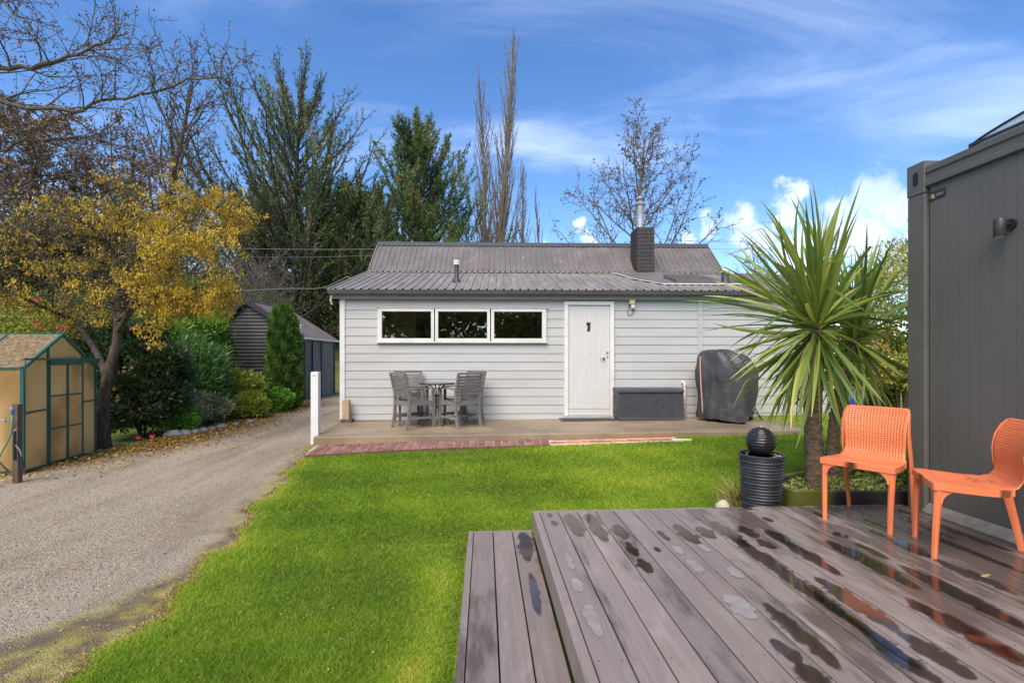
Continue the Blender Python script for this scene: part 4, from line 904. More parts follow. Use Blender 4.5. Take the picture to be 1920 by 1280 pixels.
def cover(foot, levels, seed, name, amp=.026, hem=.05):
    ring = smooth_ring(foot); n = len(ring); cen = sum(ring, Vector((0, 0)))/n; V = []; 
    for li, (z, s, sh) in enumerate(levels):
        for k, q in enumerate(ring):
            d = (q-cen)*s; w = mnoise.noise(Vector((q.x*9+seed, q.y*9, z*2.4)))*amp*1.5+mnoise.noise(Vector((q.x*22+seed, q.y*22, z*6)))*amp*.7
            fold = abs(mnoise.noise(Vector((q.x*6+seed, q.y*6, z*7))))*amp*.9
            dd = d.normalized()*(w+fold) if d.length > 1e-3 else Vector((0, 0))
            zz = z+(.025*mnoise.noise(Vector((q.x*7, q.y*7, seed)))+.015*mnoise.noise(Vector((q.x*23, q.y*23, seed))) if li == 0 else (.02*mnoise.noise(Vector((q.x*5, q.y*5, z*3+seed))) if z > .9 else 0))
            V.append((cen.x+d.x+dd.x+sh[0], cen.y+d.y+dd.y+sh[1], zb+zz))
    m = len(levels); Fq = [(i*n+k, i*n+(k+1) % n, (i+1)*n+(k+1) % n, (i+1)*n+k) for i in range(m-1) for k in range(n)]
    mb_ = MB(); mb_.v = V; mb_.f = Fq+[tuple((m-1)*n+k for k in range(n))]
    o = mb_.build(name, M['cover'], bb, smooth=True); return o
lv = [(hem_, s, (0, 0)) for hem_, s in ((.05, 1.0), (.10, 1.015), (.2, 1.02), (.3, 1.01), (.42, 1.02), (.5, 1.0), (.58, 1.03), (.68, 1.02), (.78, 1.03), (.86, 1.02), (.93, 1.0), (.97, .985))]
lv += [(1.04, .94, (-.01, 0)), (1.12, .84, (-.04, .02)), (1.19, .72, (-.07, .04)), (1.235, .58, (-.10, .05)), (1.25, .40, (-.11, .05)), (1.255, .2, (-.11, .05)), (1.255, .05, (-.11, .05))]
cover(foot, lv, 3.3, 'cover')
foot2 = [(4.02, 8.35), (4.22, 8.30), (4.36, 8.5), (4.34, 8.78), (4.0, 8.8)]
lv2 = [(.10, .85, (-.05, 0)), (.3, .92, (-.03, 0)), (.5, 1.0, (0, 0)), (.7, 1.02, (0, 0)), (.85, 1.0, (0, 0)), (.97, .93, (-.02, 0)), (1.07, .8, (-.05, 0)), (1.14, .6, (-.09, 0)), (1.17, .35, (-.12, 0)), (1.18, .05, (-.13, 0))]
cover(foot2, lv2, 8.1, 'hood_cover', .025)
pts = [P(1313+4*t, v, 8.50-.0*t) for t, v in ((0, 668), (0, 690), (.3, 720), (.8, 750), (1.2, 776))]
MB().tube(pts, .011, 6).build('strap', M['tape'], bb)
for k, (x, y) in enumerate(((3.44, 8.5), (3.84, 8.12), (3.98, 8.55), (4.28, 8.6))):
    m_ = MB().lathe([(.02, 0), (.035, .012), (.035, .05), (.02, .06)], 12, (x, y, zb)).tube([(x, y, zb+.05), (x, y, zb+.2)], .014, 8)
    m_.build('leg', M['blackm'], bb)
MB().tube([(4.22, 8.46, zb+.33), (4.38, 8.40, zb+.02)], .012, 6).tube([(4.28, 8.6, zb+.2), (4.44, 8.5, zb+.015)], .012, 6).build('side_stand', M['darkmetal'], bb)

# ---------------------------------------------------------------- round garden table and four armchairs
def garden_chair():
    t = thing('garden_chair', None, 'garden chair', (0, 0, 0), 0, 'weathered timber armchairs round the patio table')
    W2, m = .235, M['teak']       # local: y=0 back feet, seat towards +y
    for s in (-1, 1):
        mb_ = MB(); x = s*W2
        pth = [(x, -.055, 0), (x, -.01, .20), (x, .005, .42), (x, -.005, .60), (x, -.075, .88)]
        for a, c in zip(pth[:-1], pth[1:]): mb_.beam(Vector(a)-Vector((0, 0, .004)), Vector(c)+Vector((0, 0, .004)), .034, .045, up=(0, 1, 0))
        mb_.build('leg', m, t, world=False)
        MB().beam((x, .46, 0), (x, .445, .62), .036, .042, up=(0, 1, 0)).build('leg', m, t, world=False)
        a = [(x, -.02, .625), (x, .1, .645), (x, .26, .655), (x, .42, .645), (x, .50, .632)]
        mb_ = MB(); 
        for p, q in zip(a[:-1], a[1:]): mb_.beam(p, q, .052, .022, up=(0, 0, 1))
        mb_.build('armrest', m, t, world=False)
        MB().beam((x, 0, .40), (x, .45, .405), .026, .055).build('seat_rail', m, t, world=False)
        MB().beam((x, -.02, .17), (x, .45, .17), .024, .035).build('stretcher', m, t, world=False)
    MB().beam((-W2, .445, .40), (W2, .445, .40), .026, .055).build('seat_rail', m, t, world=False)
    MB().beam((-W2, .005, .40), (W2, .005, .40), .026, .055).build('seat_rail', m, t, world=False)
    MB().beam((-W2, .21, .17), (W2, .21, .17), .024, .035).build('stretcher', m, t, world=False)
    for k in range(8):
        y = .03+k*.056; z = .435-.018*math.sin(math.pi*k/7)
        MB().box(-W2-.004, W2+.004, y-.024, y+.024, z-.008, z+.008).build('seat_slat', m, t, world=False)
    for k in range(7):
        z = .545+k*.049; y = -.0-.075*max(0, (z-.6))/.28
        MB().hexa([(-W2+.017, y-.014, z-.021), (W2-.017, y-.014, z-.021), (W2-.017, y+.006, z-.021), (-W2+.017, y+.006, z-.021), (-W2+.017, y-.024, z+.021), (W2-.017, y-.024, z+.021), (W2-.017, y-.004, z+.021), (-W2+.017, y-.004, z+.021)]).build('back_slat', m, t, world=False)
    MB().beam((-W2-.02, -.083, .895), (W2+.02, -.083, .895), .03, .035).build('top_rail', m, t, world=False)
    return t
gc = garden_chair(); zc = ptop(-1.3)+.001
def put_chair(o, back_c, facing, label):
    a = math.atan2(-facing[0], facing[1]); o.location = (back_c[0], back_c[1], zc); o.rotation_euler = (0, 0, a); o['label'] = label
specs = [((-1.80, 7.86), (.74, .67), 'front left weathered timber armchair, its slatted back turned to the white post'),
         ((-.73, 7.90), (-.66, .75), 'front right weathered timber armchair, its slatted back towards the door'),
         ((-1.86, 8.66), (.38, -.92), 'rear left weathered timber armchair against the wall, facing out over the lawn'),
         ((-.70, 8.62), (-.72, -.70), 'rear right weathered timber armchair nearest the wall below the right window')]
for k, (bc, fc, lb) in enumerate(specs):
    o = gc if k == 0 else copy_tree(gc); put_chair(o, bc, fc, lb)
tb = thing('garden_table', 'small round dark metal garden table between four timber chairs', 'garden table', (-1.28, 8.22, zc))
MB().lathe([(.02, .700), (.30, .700), (.306, .703), (.306, .722), (.298, .726), (.285, .722), (.02, .722)], 40).build('tabletop', M['darkmetal'], tb, world=False, auto=40)
MB().lathe([(.005, .7225), (.284, .7225), (.284, .7275), (.005, .7275)], 40).build('glass_top', M['smoke'], tb, world=False, auto=40)
for k in range(4):
    a = k*math.pi/2+.5; c, s = math.cos(a), math.sin(a)
    MB().tube([(c*r0, s*r0, z) for r0, z in ((.17, .70), (.09, .66), (.045, .58), (.035, .42), (.045, .28), (.10, .17), (.19, .09), (.245, .04), (.25, 0))], .0105, 8).build('leg', M['darkmetal'], tb, world=False, smooth=True)
MB().lathe([(.05, .30), (.055, .305), (.055, .315), (.05, .32)], 20).lathe([(.05, .50), (.055, .505), (.055, .515), (.05, .52)], 20).build('ring', M['darkmetal'], tb, world=False)

# ---------------------------------------------------------------- white post, timber offcut
ps = thing('white_post', 'square white painted timber post at the left corner of the patio', 'post', (-2.985, 7.30, .2))
MB().box(-.057, .057, -.05, .05, -.05, 1.085).build('post_shaft', M['white'], ps, world=False, bevel=.004)
MB().prism([(-.057, 1.086), (.057, 1.086), (.050, 1.10), (-.050, 1.10)], -.048, .048, 'y').build('post_top', M['white'], ps, world=False)
MB().tube([(-.012, -.051, 1.04), (-.012, -.056, 1.04)], .007, 8).tube([(.016, -.051, 1.045), (.016, -.056, 1.045)], .006, 8).build('nail', M['blackm'], ps, world=False)
pA = P(649, 785, 8.72); wb = thing('timber_stub', 'raw timber offcut standing on a block at the left corner of the house', 'timber post', (pA.x, pA.y, ptop(-3)))
MB().prism([(-.06, .05), (.065, .05), (.065, .405), (.03, .41), (-.04, .395), (-.06, .40)], -.05, .05, 'y').build('post_shaft', M['wood'], wb, world=False, bevel=.004)
MB().box(-.085, .125, -.07, .07, 0, .06).build('block', M['oldwood'], wb, world=False, bevel=.006)

# ---------------------------------------------------------------- container building (same axes as the deck)
ct = thing('container_building', 'dark grey steel container building along the right side of the deck', 'building', (DX, DY, 0), DANG)
def CB(mb, name, m, **kw): return mb.build(name, m, kw.pop('parent', ct), world=False, **kw)
X0 = 3.07; YF = -.045; YN = -6.2; XE = 5.5
CB(MB().box(X0, X0+.17, YF-.155, YF, .05, 2.80), 'corner_post', M['contrim'], bevel=.008)
cst = MB().box(X0-.003, X0+.175, YF-.155, YF+.004, 2.802, 3.055)
c_ = CB(cst, 'corner_casting', M['contrim'], bevel=.006)
cut = MB().prism([(YF-.105+.026*math.cos(a), 2.94+(.045 if math.sin(a) > 0 else -.045)*1+.026*math.sin(a)) for a in [math.pi*2*k/20 for k in range(20)]], X0-.02, X0+.05, 'x')
ovl = CB(MB().prism([(YF-.078+.024*math.cos(2*math.pi*k/20), 2.93+(.03 if math.sin(2*math.pi*k/20) >= 0 else -.03)+.024*math.sin(2*math.pi*k/20)) for k in range(20)], X0-.006, X0-.0035, 'x'), 'casting_hole', M['blackm'])
# grooved wall panels
wy = YF-.165; pn = 0
y = wy
while y > YN:
    y1 = max(y-.92, YN); m_ = MB(); yy = y-.003; 
    while yy > y1+.003:
        y2 = max(yy-.0765, y1+.003)
        m_.box(X0+.030, X0+.06, y2+.0008, yy-.0008, .085, 2.84); yy = y2
    m_.box(X0+.033, X0+.06, y1+.003, y-.003, .085, 2.84)
    CB(m_, 'wall_panel', M['cont']); y = y1
CB(MB().box(X0+.066, XE, YN, YF-.01, .1, 2.99), 'inner_shell', M['darkmetal'])
CB(MB().box(X0+.174, XE, YF-.05, YF, .1, 2.99), 'end_wall', M['cont'])
prf = [(X0+.0, 2.850), (X0+.0, 2.885), (X0+.014, 2.893), (X0+.014, 2.945), (X0+.002, 2.952), (X0+.002, 2.998), (X0+.062, 3.002), (X0+.062, 2.845), (X0+.02, 2.842)]
m_ = MB(); n = len(prf); ya, yb = YF-.157, YN
m_.v = [(a, ya, b_) for a, b_ in prf]+[(a, yb, b_) for a, b_ in prf]; m_.f = [tuple(range(n)), tuple(n+i for i in reversed(range(n)))]+[(i, n+i, n+(i+1) % n, (i+1) % n) for i in range(n)]
o = CB(m_, 'roof_rail', M['contrim'])
CB(MB().box(X0+.063, XE, YN, YF-.2, 2.991, 3.004), 'roof_deck', M['contrim'])
CB(MB().prism([(X0-.035, .3015), (X0+.028, .3015), (X0+.028, .365), (X0+.02, .37), (X0-.035, .318)], YF-.18, YF-.18, 'x') if False else MB().hexa([(X0-.035, YN, .302), (X0+.029, YN, .302), (X0+.029, YF-.16, .302), (X0-.035, YF-.16, .302), (X0-.035, YN, .312), (X0+.029, YN, .372), (X0+.029, YF-.16, .372), (X0-.035, YF-.16, .312)]), 'base_flashing', M['flash'])
# maker's plate, torn at the left end
CB(MB().box(X0+.027, X0+.0295, -.345, -.215, 2.725, 2.795), 'name_plate', M['darkmetal'])
CB(MB().tube([(X0+.022, -.24, 2.77), (X0+.026, -.245, 2.735)], .014, 6), 'plate_emblem', mat('emblem_gold', (.32, .26, .08), (.10, .10, .09), 60, .6))
for (a, b_) in ((-.268, .008), (-.283, .012), (-.298, .008), (-.313, .010)): CB(MB().box(X0+.0262, X0+.0268, a-.012, a, 2.752, 2.752+b_*1.6), 'letter', M['steel'])
# wall light
wl_p = dinv @ P(1901, 416, 3.17)
wl = thing('wall_light', 'black cylindrical downlight fixed high on the dark grey container wall', 'wall light', tuple(dfr @ Vector((X0+.03, wl_p.y, 0))), DANG)
zl2 = 2.385
MB().tube([(-.001, 0, zl2), (-.018, 0, zl2)], .036, 20).tube([(-.015, 0, zl2), (-.075, 0, zl2)], .013, 10).build('mount', M['blackm'], wl, world=False, auto=40)
MB().lathe([(.005, -.075), (.030, -.075), (.032, -.072), (.032, .038), (.030, .042), (.004, .042)], 24, (-.085, 0, zl2-.008)).build('lamp_shade', M['darkmetal'], wl, world=False, auto=40)
MB().lathe([(.004, -.0765), (.026, -.0765), (.026, -.0755), (.004, -.0755)], 20, (-.085, 0, zl2-.008)).build('lens', M['white'], wl, world=False)
# arched clear roof dome
dm_ = thing('roof_dome', 'arched clear skylight dome with dark frame on the container roof', 'skylight', tuple(dfr @ Vector((X0+.11, -.455, 3.06))), DANG)
Ld = 1.6; arc = [(-Ld*t, .09*(1-(2*t-1)**2)**.8) for t in np.linspace(0, 1, 26)]
MB().beam((0, .0, .0), (0, -Ld, 0), .02, .016).beam((.7, 0, 0), (.7, -Ld, 0), .02, .016).beam((0, 0, 0), (.7, 0, 0), .035, .03).beam((0, -Ld, 0), (.7, -Ld, 0), .035, .03).build('frame', M['darkmetal'], dm_, world=False)
MB().tube([(0, a, z) for a, z in arc], .009, 8).tube([(.7, a, z) for a, z in arc], .009, 8).build('arch', M['darkmetal'], dm_, world=False)
m_ = MB()
for (a, z), (a2, z2_) in zip(arc[:-1], arc[1:]): m_.quad((0, a, z), (.7, a, z), (.7, a2, z2_), (0, a2, z2_)); m_.quad((.002, a, 0), (.002, a2, 0), (.002, a2, z2_), (.002, a, z)); m_.quad((.698, a, 0), (.698, a2, 0), (.698, a2, z2_), (.698, a, z))
m_.build('dome_panel', M['acrylic'], dm_, world=False)

# ---------------------------------------------------------------- orange perforated plastic chairs
def orange_chair():
    t = thing('plastic_chair', None, 'chair', (0, 0, 0), 0, 'orange perforated plastic chairs on the deck')
    # local: x across, y from front edge (0) to back; shell centre line (y,z) by arc parameter
    prof = [(0, .452), (.02, .456), (.12, .450), (.24, .444), (.33, .446), (.375, .463), (.398, .500), (.402, .55), (.398, .60), (.398, .64), (.405, .69), (.420, .74), (.440, .785), (.462, .82), (.470, .826)]
    pv = [Vector((0, a, b_)) for a, b_ in prof]
    ln = [0]; 
    for a, b_ in zip(pv[:-1], pv[1:]): ln.append(ln[-1]+(b_-a).length)
    T = ln[-1]
    def S(s, x):     # s: distance along the profile, x: -1..1
        s = min(max(s, 0), T); i = max(j for j in range(len(ln)) if ln[j] <= s+1e-9); i = min(i, len(pv)-2)
        p = pv[i].lerp(pv[i+1], (s-ln[i])/(ln[i+1]-ln[i]))
        hw = float(np.interp(s, [0, .1, .33, .42, .6, T-.05, T], [.222, .226, .205, .19, .198, .205, .190]))
        bow = .030*(1-x*x)*float(np.interp(s, [0, .3, .45, .7, T], [0, .0, .6, 1, 1]))     # back curves round the sitter
        sag = -.008*(1-x*x)*float(np.interp(s, [0, .1, .3, .4], [0, 1, 1, 0]))
        return Vector((x*hw, p.y+bow, p.z+sag))
    s0 = .27; nx_, ny_ = 17, 30; mb_ = MB()
    # plain seat up to s0
    def patch(sa, sb, ns, xa, xb, nxx):
        b0 = len(mb_.v)
        for i in range(ns+1):
            for j in range(nxx+1): mb_.v.append(tuple(S(sa+(sb-sa)*i/ns, xa+(xb-xa)*j/nxx)))
        for i in range(ns):
            for j in range(nxx): a = b0+i*(nxx+1)+j; mb_.f.append((a, a+1, a+nxx+2, a+nxx+1))
    patch(0, s0, 10, -1, 1, nx_)
    sT = T-.018; patch(sT, T, 2, -1, 1, nx_)
    xe = .93
    patch(s0, sT, ny_, -1, -xe, 1); patch(s0, sT, ny_, xe, 1, 1)
    # diamond lattice with real holes
    nu, nv = 19, 30; du = 2*xe/nu; dvv = (sT-s0)/nv
    for off in (0, 1):
        pass
    for i in range(nv*1):
        for j in range(nu):
            c = (s0+(i+.5)*dvv, -xe+(j+.5)*du)
            sq = [(s0+i*dvv, -xe+j*du), (s0+i*dvv, -xe+(j+1)*du), (s0+(i+1)*dvv, -xe+(j+1)*du), (s0+(i+1)*dvv, -xe+j*du)]
            md = [((sq[k][0]+sq[(k+1) % 4][0])/2, (sq[k][1]+sq[(k+1) % 4][1])/2) for k in range(4)]
            # four corner quads are solid or open diamonds: hole is a diamond in the centre, half diamonds closed at corners
            h = .60
            dm = [(c[0]+(m_[0]-c[0])*h, c[1]+(m_[1]-c[1])*h) for m_ in md]
            b0 = len(mb_.v)
            ring_o = []; ring_i = []
            for k in range(4): ring_o += [md[(k-1) % 4], sq[k]]; 
            ring_i = []
            for k in range(4):
                ring_i += [dm[(k-1) % 4], ((dm[(k-1) % 4][0]+dm[k][0])/2, (dm[(k-1) % 4][1]+dm[k][1])/2)]
            for q in ring_o+ring_i: mb_.v.append(tuple(S(q[0], q[1])))
            for k in range(8): k2 = (k+1) % 8; mb_.f.append((b0+k, b0+k2, b0+8+k2, b0+8+k))
    sh = mb_.build('seat_shell', M['orange'], t, world=False)
    bm = bmesh.new(); bm.from_mesh(sh.data); bmesh.ops.remove_doubles(bm, verts=bm.verts, dist=2e-4); bmesh.ops.recalc_face_normals(bm, faces=bm.faces); bm.to_mesh(sh.data); bm.free(); sh.data.shade_smooth()
    sm = sh.modifiers.new('s', 'SOLIDIFY'); sm.thickness = .006; sm.offset = 0
    # rim apron round the seat
    ap = MB()
    ring = [S(s, -1)+Vector((0, 0, -.0)) for s in np.linspace(.36, 0.0, 14)]+[S(0.0, x) for x in np.linspace(-.9, .9, 8)]+[S(s, 1) for s in np.linspace(0.0, .36, 14)]
    for p, q in zip(ring[:-1], ring[1:]):
        d = (q-p).normalized(); side = d.cross(Vector((0, 0, 1))).normalized()*.006
        ap.hexa([p-side+Vector((0, 0, -.036)), q-side+Vector((0, 0, -.036)), q+side+Vector((0, 0, -.036)), p+side+Vector((0, 0, -.036)), p-side+Vector((0, 0, .003)), q-side+Vector((0, 0, .003)), q+side+Vector((0, 0, .003)), p+side+Vector((0, 0, .003))])
    o = ap.build('seat_rim', M['orange'], t, world=False)
    bm = bmesh.new(); bm.from_mesh(o.data); bmesh.ops.remove_doubles(bm, verts=bm.verts, dist=1e-3); bm.to_mesh(o.data); bm.free(); o.data.shade_smooth(); o.data.set_sharp_from_angle(angle=R(50))
    # legs: front pair with a curved gusset into the rim, rear pair sweeping up into the sides of the back
    def sweep(pts, wx, wy, name):
        m2 = MB(); n = len(pts); sec = 8
        for i, p in enumerate(pts):
            a, c = wx[i]/2, wy[i]/2; r = .3
            for (sx_, sy_) in ((-1, -r), (-r, -1), (r, -1), (1, -r), (1, r), (r, 1), (-r, 1), (-1, r)): m2.v.append((p[0]+sx_*a, p[1]+sy_*c, p[2]))
        for i in range(n-1):
            for k in range(sec): k2 = (k+1) % sec; m2.f.append((i*sec+k, i*sec+k2, (i+1)*sec+k2, (i+1)*sec+k))
        m2.f.append(tuple(reversed(range(sec)))); m2.f.append(tuple((n-1)*sec+k for k in range(sec)))
        o = m2.build(name, M['orange'], t, world=False); o.data.shade_smooth(); o.data.set_sharp_from_angle(angle=R(45)); return o
    for s in (-1, 1):
        for ax_ in ('y', 'x'):   # curved gussets between leg and rim
            kk = 7; R_ = .075; top = .436; o0 = s*.183 if ax_ == 'y' else .038
            sg = -s if ax_ == 'y' else 1
            cur = [(o0+sg*R_*(1-math.cos(math.pi/2*i/kk)), top-.022-R_*(1-math.sin(math.pi/2*i/kk))) for i in range(kk+1)]
            poly_ = [(o0-sg*.02, top-.022-R_)]+cur+[(cur[-1][0], top), (o0-sg*.02, top)]
            if ax_ == 'y': g_ = MB().prism(poly_, .0015, .017, 'y')
            else: g_ = MB().prism(poly_, s*.2205 if s < 0 else s*.2045, s*.2045 if s < 0 else s*.2205, 'x')
            og = g_.build('gusset', M['orange'], t, world=False); bm = bmesh.new(); bm.from_mesh(og.data); bmesh.ops.recalc_face_normals(bm, faces=bm.faces); bm.to_mesh(og.data); bm.free()
        sweep([(s*(.195+.003), .005, 0), (s*.2, .010, .15), (s*.203, .017, .30), (s*.204, .022, .38), (s*.203, .026, .41), (s*.199, .034, .425), (s*.193, .046, .435), (s*.18, .060, .443)],
              [.030, .034, .038, .040, .042, .052, .066, .09], [.030, .034, .038, .042, .048, .062, .088, .115], 'leg')
        pth = [(s*.205, .53, 0), (s*.207, .505, .15), (s*.21, .475, .30), (s*.212, .447, .44), (s*.210, .425, .55), (s*.208, .415, .64), (s*.207, .422, .72), (s*.203, .445, .785), (s*.192, .466, .822)]
        sweep(pth, [.026, .026, .026, .026, .024, .02, .018, .016, .02], [.034, .040, .046, .052, .058, .050, .040, .032, .018], 'leg')
    return t
def place_oc(o, front, facing, label):
    a = math.atan2(facing[0], -facing[1]); o.location = (front[0], front[1], .3005); o.rotation_euler = (0, 0, a); o['label'] = label
oc = orange_chair()
place_oc(oc, (2.455, 3.43), (-.79, -.61), 'orange perforated plastic chair in front of the cordyline, facing the camera')
oc2 = copy_tree(oc); place_oc(oc2, (2.62, 3.06), (-.89, .455), 'orange perforated plastic chair nearest the container wall, seen from its side')
m_ = MB()
rw = random.Random(9)
for i in range(20):
    x, y = rw.uniform(-.06, .05), rw.uniform(.22, .34); m_.beam((x, y, .4525), (x+rw.uniform(-.03, .03), y+rw.uniform(-.02, .02), .4535), .003, .001)
m_.build('dirt', M['oldwood'], oc2, world=False)

# ---------------------------------------------------------------- plants: generators
def vrot(v, ax, a): return Matrix.Rotation(a, 3, ax) @ v
class TreeB:
    """collects limbs as tapering tubes and the last-order twigs as carriers for leaves"""
    def __init__(s, seed): s.r = random.Random(seed); s.mb = MB(); s.tips = []
    def limb(s, p, d, L, r, depth, maxd, prm, r_end=None):
        rr = s.r; ns = prm['seg'][depth]; d = d.normalized(); pts = [p.copy()]; dirs = [d.copy()]
        for i in range(ns):
            w = prm['wob'][depth]
            d = (d + Vector((rr.gauss(0, w), rr.gauss(0, w), rr.gauss(0, w))) + Vector((0, 0, prm['trop'][depth]/ns))).normalized()
            p = p + d*(L/ns); pts.append(p.copy()); dirs.append(d.copy())
        r_end = prm.get('rend', .25)*r if r_end is None else r_end
        rad = [r+(r_end-r)*i/ns for i in range(ns+1)]; rad = [max(prm.get('rmin', .004), q) for q in rad]
        s.mb.tube(pts, rad, prm['sides'][depth], cap=False)
        if depth >= maxd: s.tips.append((pts, dirs)); return
        n = prm['n'][depth]; n = n+rr.randint(-(n//5), n//5) if n > 4 else n
        t0 = prm['t0'][depth]; ga = rr.random()*6.28
        for k in range(n):
            t = t0+(1-t0)*(k+rr.random()*.8)/n; t = min(t, .985); f = t*ns; i = min(int(f), ns-1); f -= i
            q = pts[i].lerp(pts[i+1], f); dd = dirs[i].lerp(dirs[i+1], f).normalized()
            ga += 2.4+rr.gauss(0, .35)
            ax = dd.orthogonal().normalized(); ax = vrot(ax, dd, ga)
            an = R(prm['ang'][depth]*rr.uniform(.75, 1.2)); cd = vrot(dd, ax, an)
            if prm.get('planar') and depth >= 1: cd.y *= 1.0
            cl = L*prm['ratio'][depth]*prm['shape'][depth](t)*rr.uniform(.7, 1.2)
            cr = rad[i]*prm['rr'][depth]
            s.limb(q, cd, cl, cr, depth+1, maxd, prm)
def tip_leaves(tips, per_m, rng, spread, along=.6, cluster=None, start=0.0, maxn=None):
    A = []; B = []; 
    for pts, dirs in tips:
        for i in range(len(pts)-1): A.append(tuple(pts[i])); B.append(tuple(pts[i+1]))
    A = np.array(A); B = np.array(B); ln = np.linalg.norm(B-A, axis=1)
    n = rng.poisson(ln*per_m); idx = np.repeat(np.arange(len(A)), n)
    t = rng.random(len(idx))[:, None]; pos = A[idx]*(1-t)+B[idx]*t
    d = unit(B[idx]-A[idx])*along+rng.normal(size=pos.shape)*(1-along)
    pos = pos+rng.normal(size=pos.shape)*spread
    if maxn and len(pos) > maxn: k = rng.permutation(len(pos))[:maxn]; pos = pos[k]; d = d[k]
    return pos, d
def gzf(x, y): return float(gz(x, y))
def make_tree(name, label, cat, x, y, group=None, z=None):
    z = gzf(x, y)-.05 if z is None else z
    return thing(name, label, cat, (x, y, z), 0, group)
one = lambda t: 1.0
BARE = dict(seg=[10, 6, 4, 3], wob=[.03, .09, .14, .2], trop=[0, .35, .25, .15], sides=[8, 5, 3, 3], n=[26, 9, 6], t0=[.18, .15, .15], ang=[48, 42, 45], ratio=[.42, .42, .4], shape=[lambda t: 1.15-.85*t, lambda t: 1.1-.6*t, one], rr=[.38, .5, .55], rmin=.006)
lf_dark = leafmat('macrocarpa_spray', [(0, (.022, .034, .012)), (.5, (.048, .068, .022)), (.85, (.085, .108, .035)), (1, (.12, .10, .045))], rough=.6, trans=.15)
lf_dark2 = leafmat('macrocarpa_spray_green', [(0, (.018, .034, .010)), (.5, (.040, .070, .018)), (.85, (.075, .12, .028)), (1, (.12, .085, .04))], rough=.6, trans=.15)
def conifer(name, label, x, y, H_, Wd, seed, lf, n1=70, per_m=34, low=.10, dens=1.0, group='tall dark conifers behind the house', low_dense=0):
    t = make_tree(name, label, 'tree', x, y, group); z0 = t.location.z
    tb = TreeB(seed); rr = tb.r
    base = Vector((x, y, z0)); pts = []; p = base.copy(); d = Vector((rr.gauss(0, .02), 0, 1))
    for i in range(15): pts.append(p.copy()); d = (d+Vector((rr.gauss(0, .025), rr.gauss(0, .025), .05))).normalized(); p = p+d*(H_/14)
    MBt = MB(); MBt.tube(pts, [H_*.014*(1-i/15)**.8+.03 for i in range(15)], 8, cap=False)
    prm = dict(seg=[8, 4, 2], wob=[.045, .08, .1], trop=[1.0, .6, .2], sides=[4, 3, 3], n=[16, 5], t0=[.12, .2], ang=[30, 30], ratio=[.26, .42], shape=[lambda t: 1.15-.6*t, one], rr=[.5, .6], rmin=.012)
    for k in range(n1):
        f = low+(1-low)*((k+.5)/n1)**.92; f = min(f, .985); i = int(f*14); q = pts[i].lerp(pts[min(i+1, 14)], f*14-i)
        a = k*2.399+rr.gauss(0, .3); Lb = Wd*(.20+1.0*(1-f)**.65)*rr.uniform(.6, 1.2)*(1.0 if f > .25 else .8+f)
        up = .30+.75*f+rr.gauss(0, .12)
        tb.limb(q, Vector((math.cos(a), math.sin(a), up)), Lb, .02+.010*Lb, 0, 1, prm)
    MBt.v += []; off = len(MBt.v); MBt.f += [tuple(off+i for i in f) for f in tb.mb.f]; MBt.v += tb.mb.v
    MBt.build('trunk', M['barkcon'], t)
    rng = np.random.default_rng(seed)
    pos, dd = tip_leaves(tb.tips, per_m*dens*1.7, rng, .05, along=.70)
    ln = .09+.13*rng.random(len(pos))
    # tint follows clumps so light and dark sprays alternate
    cl = .5+.28*np.sin(pos[:, 0]*1.7+pos[:, 2]*1.3+seed)+.2*np.sin(pos[:, 2]*3.1+pos[:, 1]*2)+rng.normal(size=len(pos))*.17
    me = leaves_mesh('crown', pos, dd, ln, ln*.30, rng, np.clip(cl, 0, 1))
    link('crown', me, lf, t)
    return t
def wxy(u, D): return (u-960)/F*D
M['barkcon'] = mat('conifer_bark', (.03, .024, .018), (.06, .048, .035), 6, .9)
c1 = conifer('macrocarpa_tree', 'tallest dark conifer with sweeping finger like branches behind the shed and left roof end', wxy(545, 27), 27, 14.3, 9.2, 21, lf_dark, n1=66, per_m=19, low=.05)
c2 = conifer('macrocarpa_tree', 'shorter dense dark green conifer just left of the bare poplars', wxy(812, 28), 28, 12.9, 5.6, 35, lf_dark2, n1=110, per_m=42, low=.03)
c3 = conifer('macrocarpa_tree', 'low dark conifer filling the gap between the two tall conifers behind the ridge', wxy(690, 30), 30, 9.5, 5.5, 46, lf_dark, n1=70, per_m=40, low=.02)

c4 = conifer('macrocarpa_tree', 'broad low dark conifer filling the view between shed roof and house roof', wxy(625, 31), 31, 9.6, 6.5, 57, lf_dark2, n1=90, per_m=34, low=.02)
c5 = conifer('macrocarpa_tree', 'low dark conifer behind the yellow tree and shed apex', wxy(500, 31), 31, 8.2, 6.0, 58, lf_dark, n1=70, per_m=30, low=.02)
# bare poplars
def poplar(label, x, y, H_, Wd, seed, n1=60, lead=True):
    t = make_tree('poplar_tree', label, 'tree', x, y, 'bare upright poplars behind the roof'); z0 = t.location.z
    tb = TreeB(seed); rr = tb.r
    prm = dict(seg=[14, 8, 4], wob=[.012, .035, .08], trop=[0, 1.0, .6], sides=[7, 4, 3], n=[n1, 11], t0=[.10, .12], ang=[16, 20], ratio=[.30, .19], shape=[lambda t: (1.2-.95*t), one], rr=[.36, .5], rend=.12, rmin=.012)
    tb.limb(Vector((x, y, z0)), Vector((rr.gauss(0, .01), 0, 1)), H_, H_*.0125+.03, 0, 2, prm)
    tb.mb.build('trunk', M['barkb'], t)
    rng = np.random.default_rng(seed); pos, dd = tip_leaves(tb.tips, 1.2, rng, .05, along=.3)
    link('twig_leaves', leaves_mesh('twig_leaves', pos, dd, .10, .05, rng), leafmat('poplar_bud_%d' % seed, [(0, (.11, .075, .035)), (1, (.24, .18, .07))], trans=.2), t)
    return t
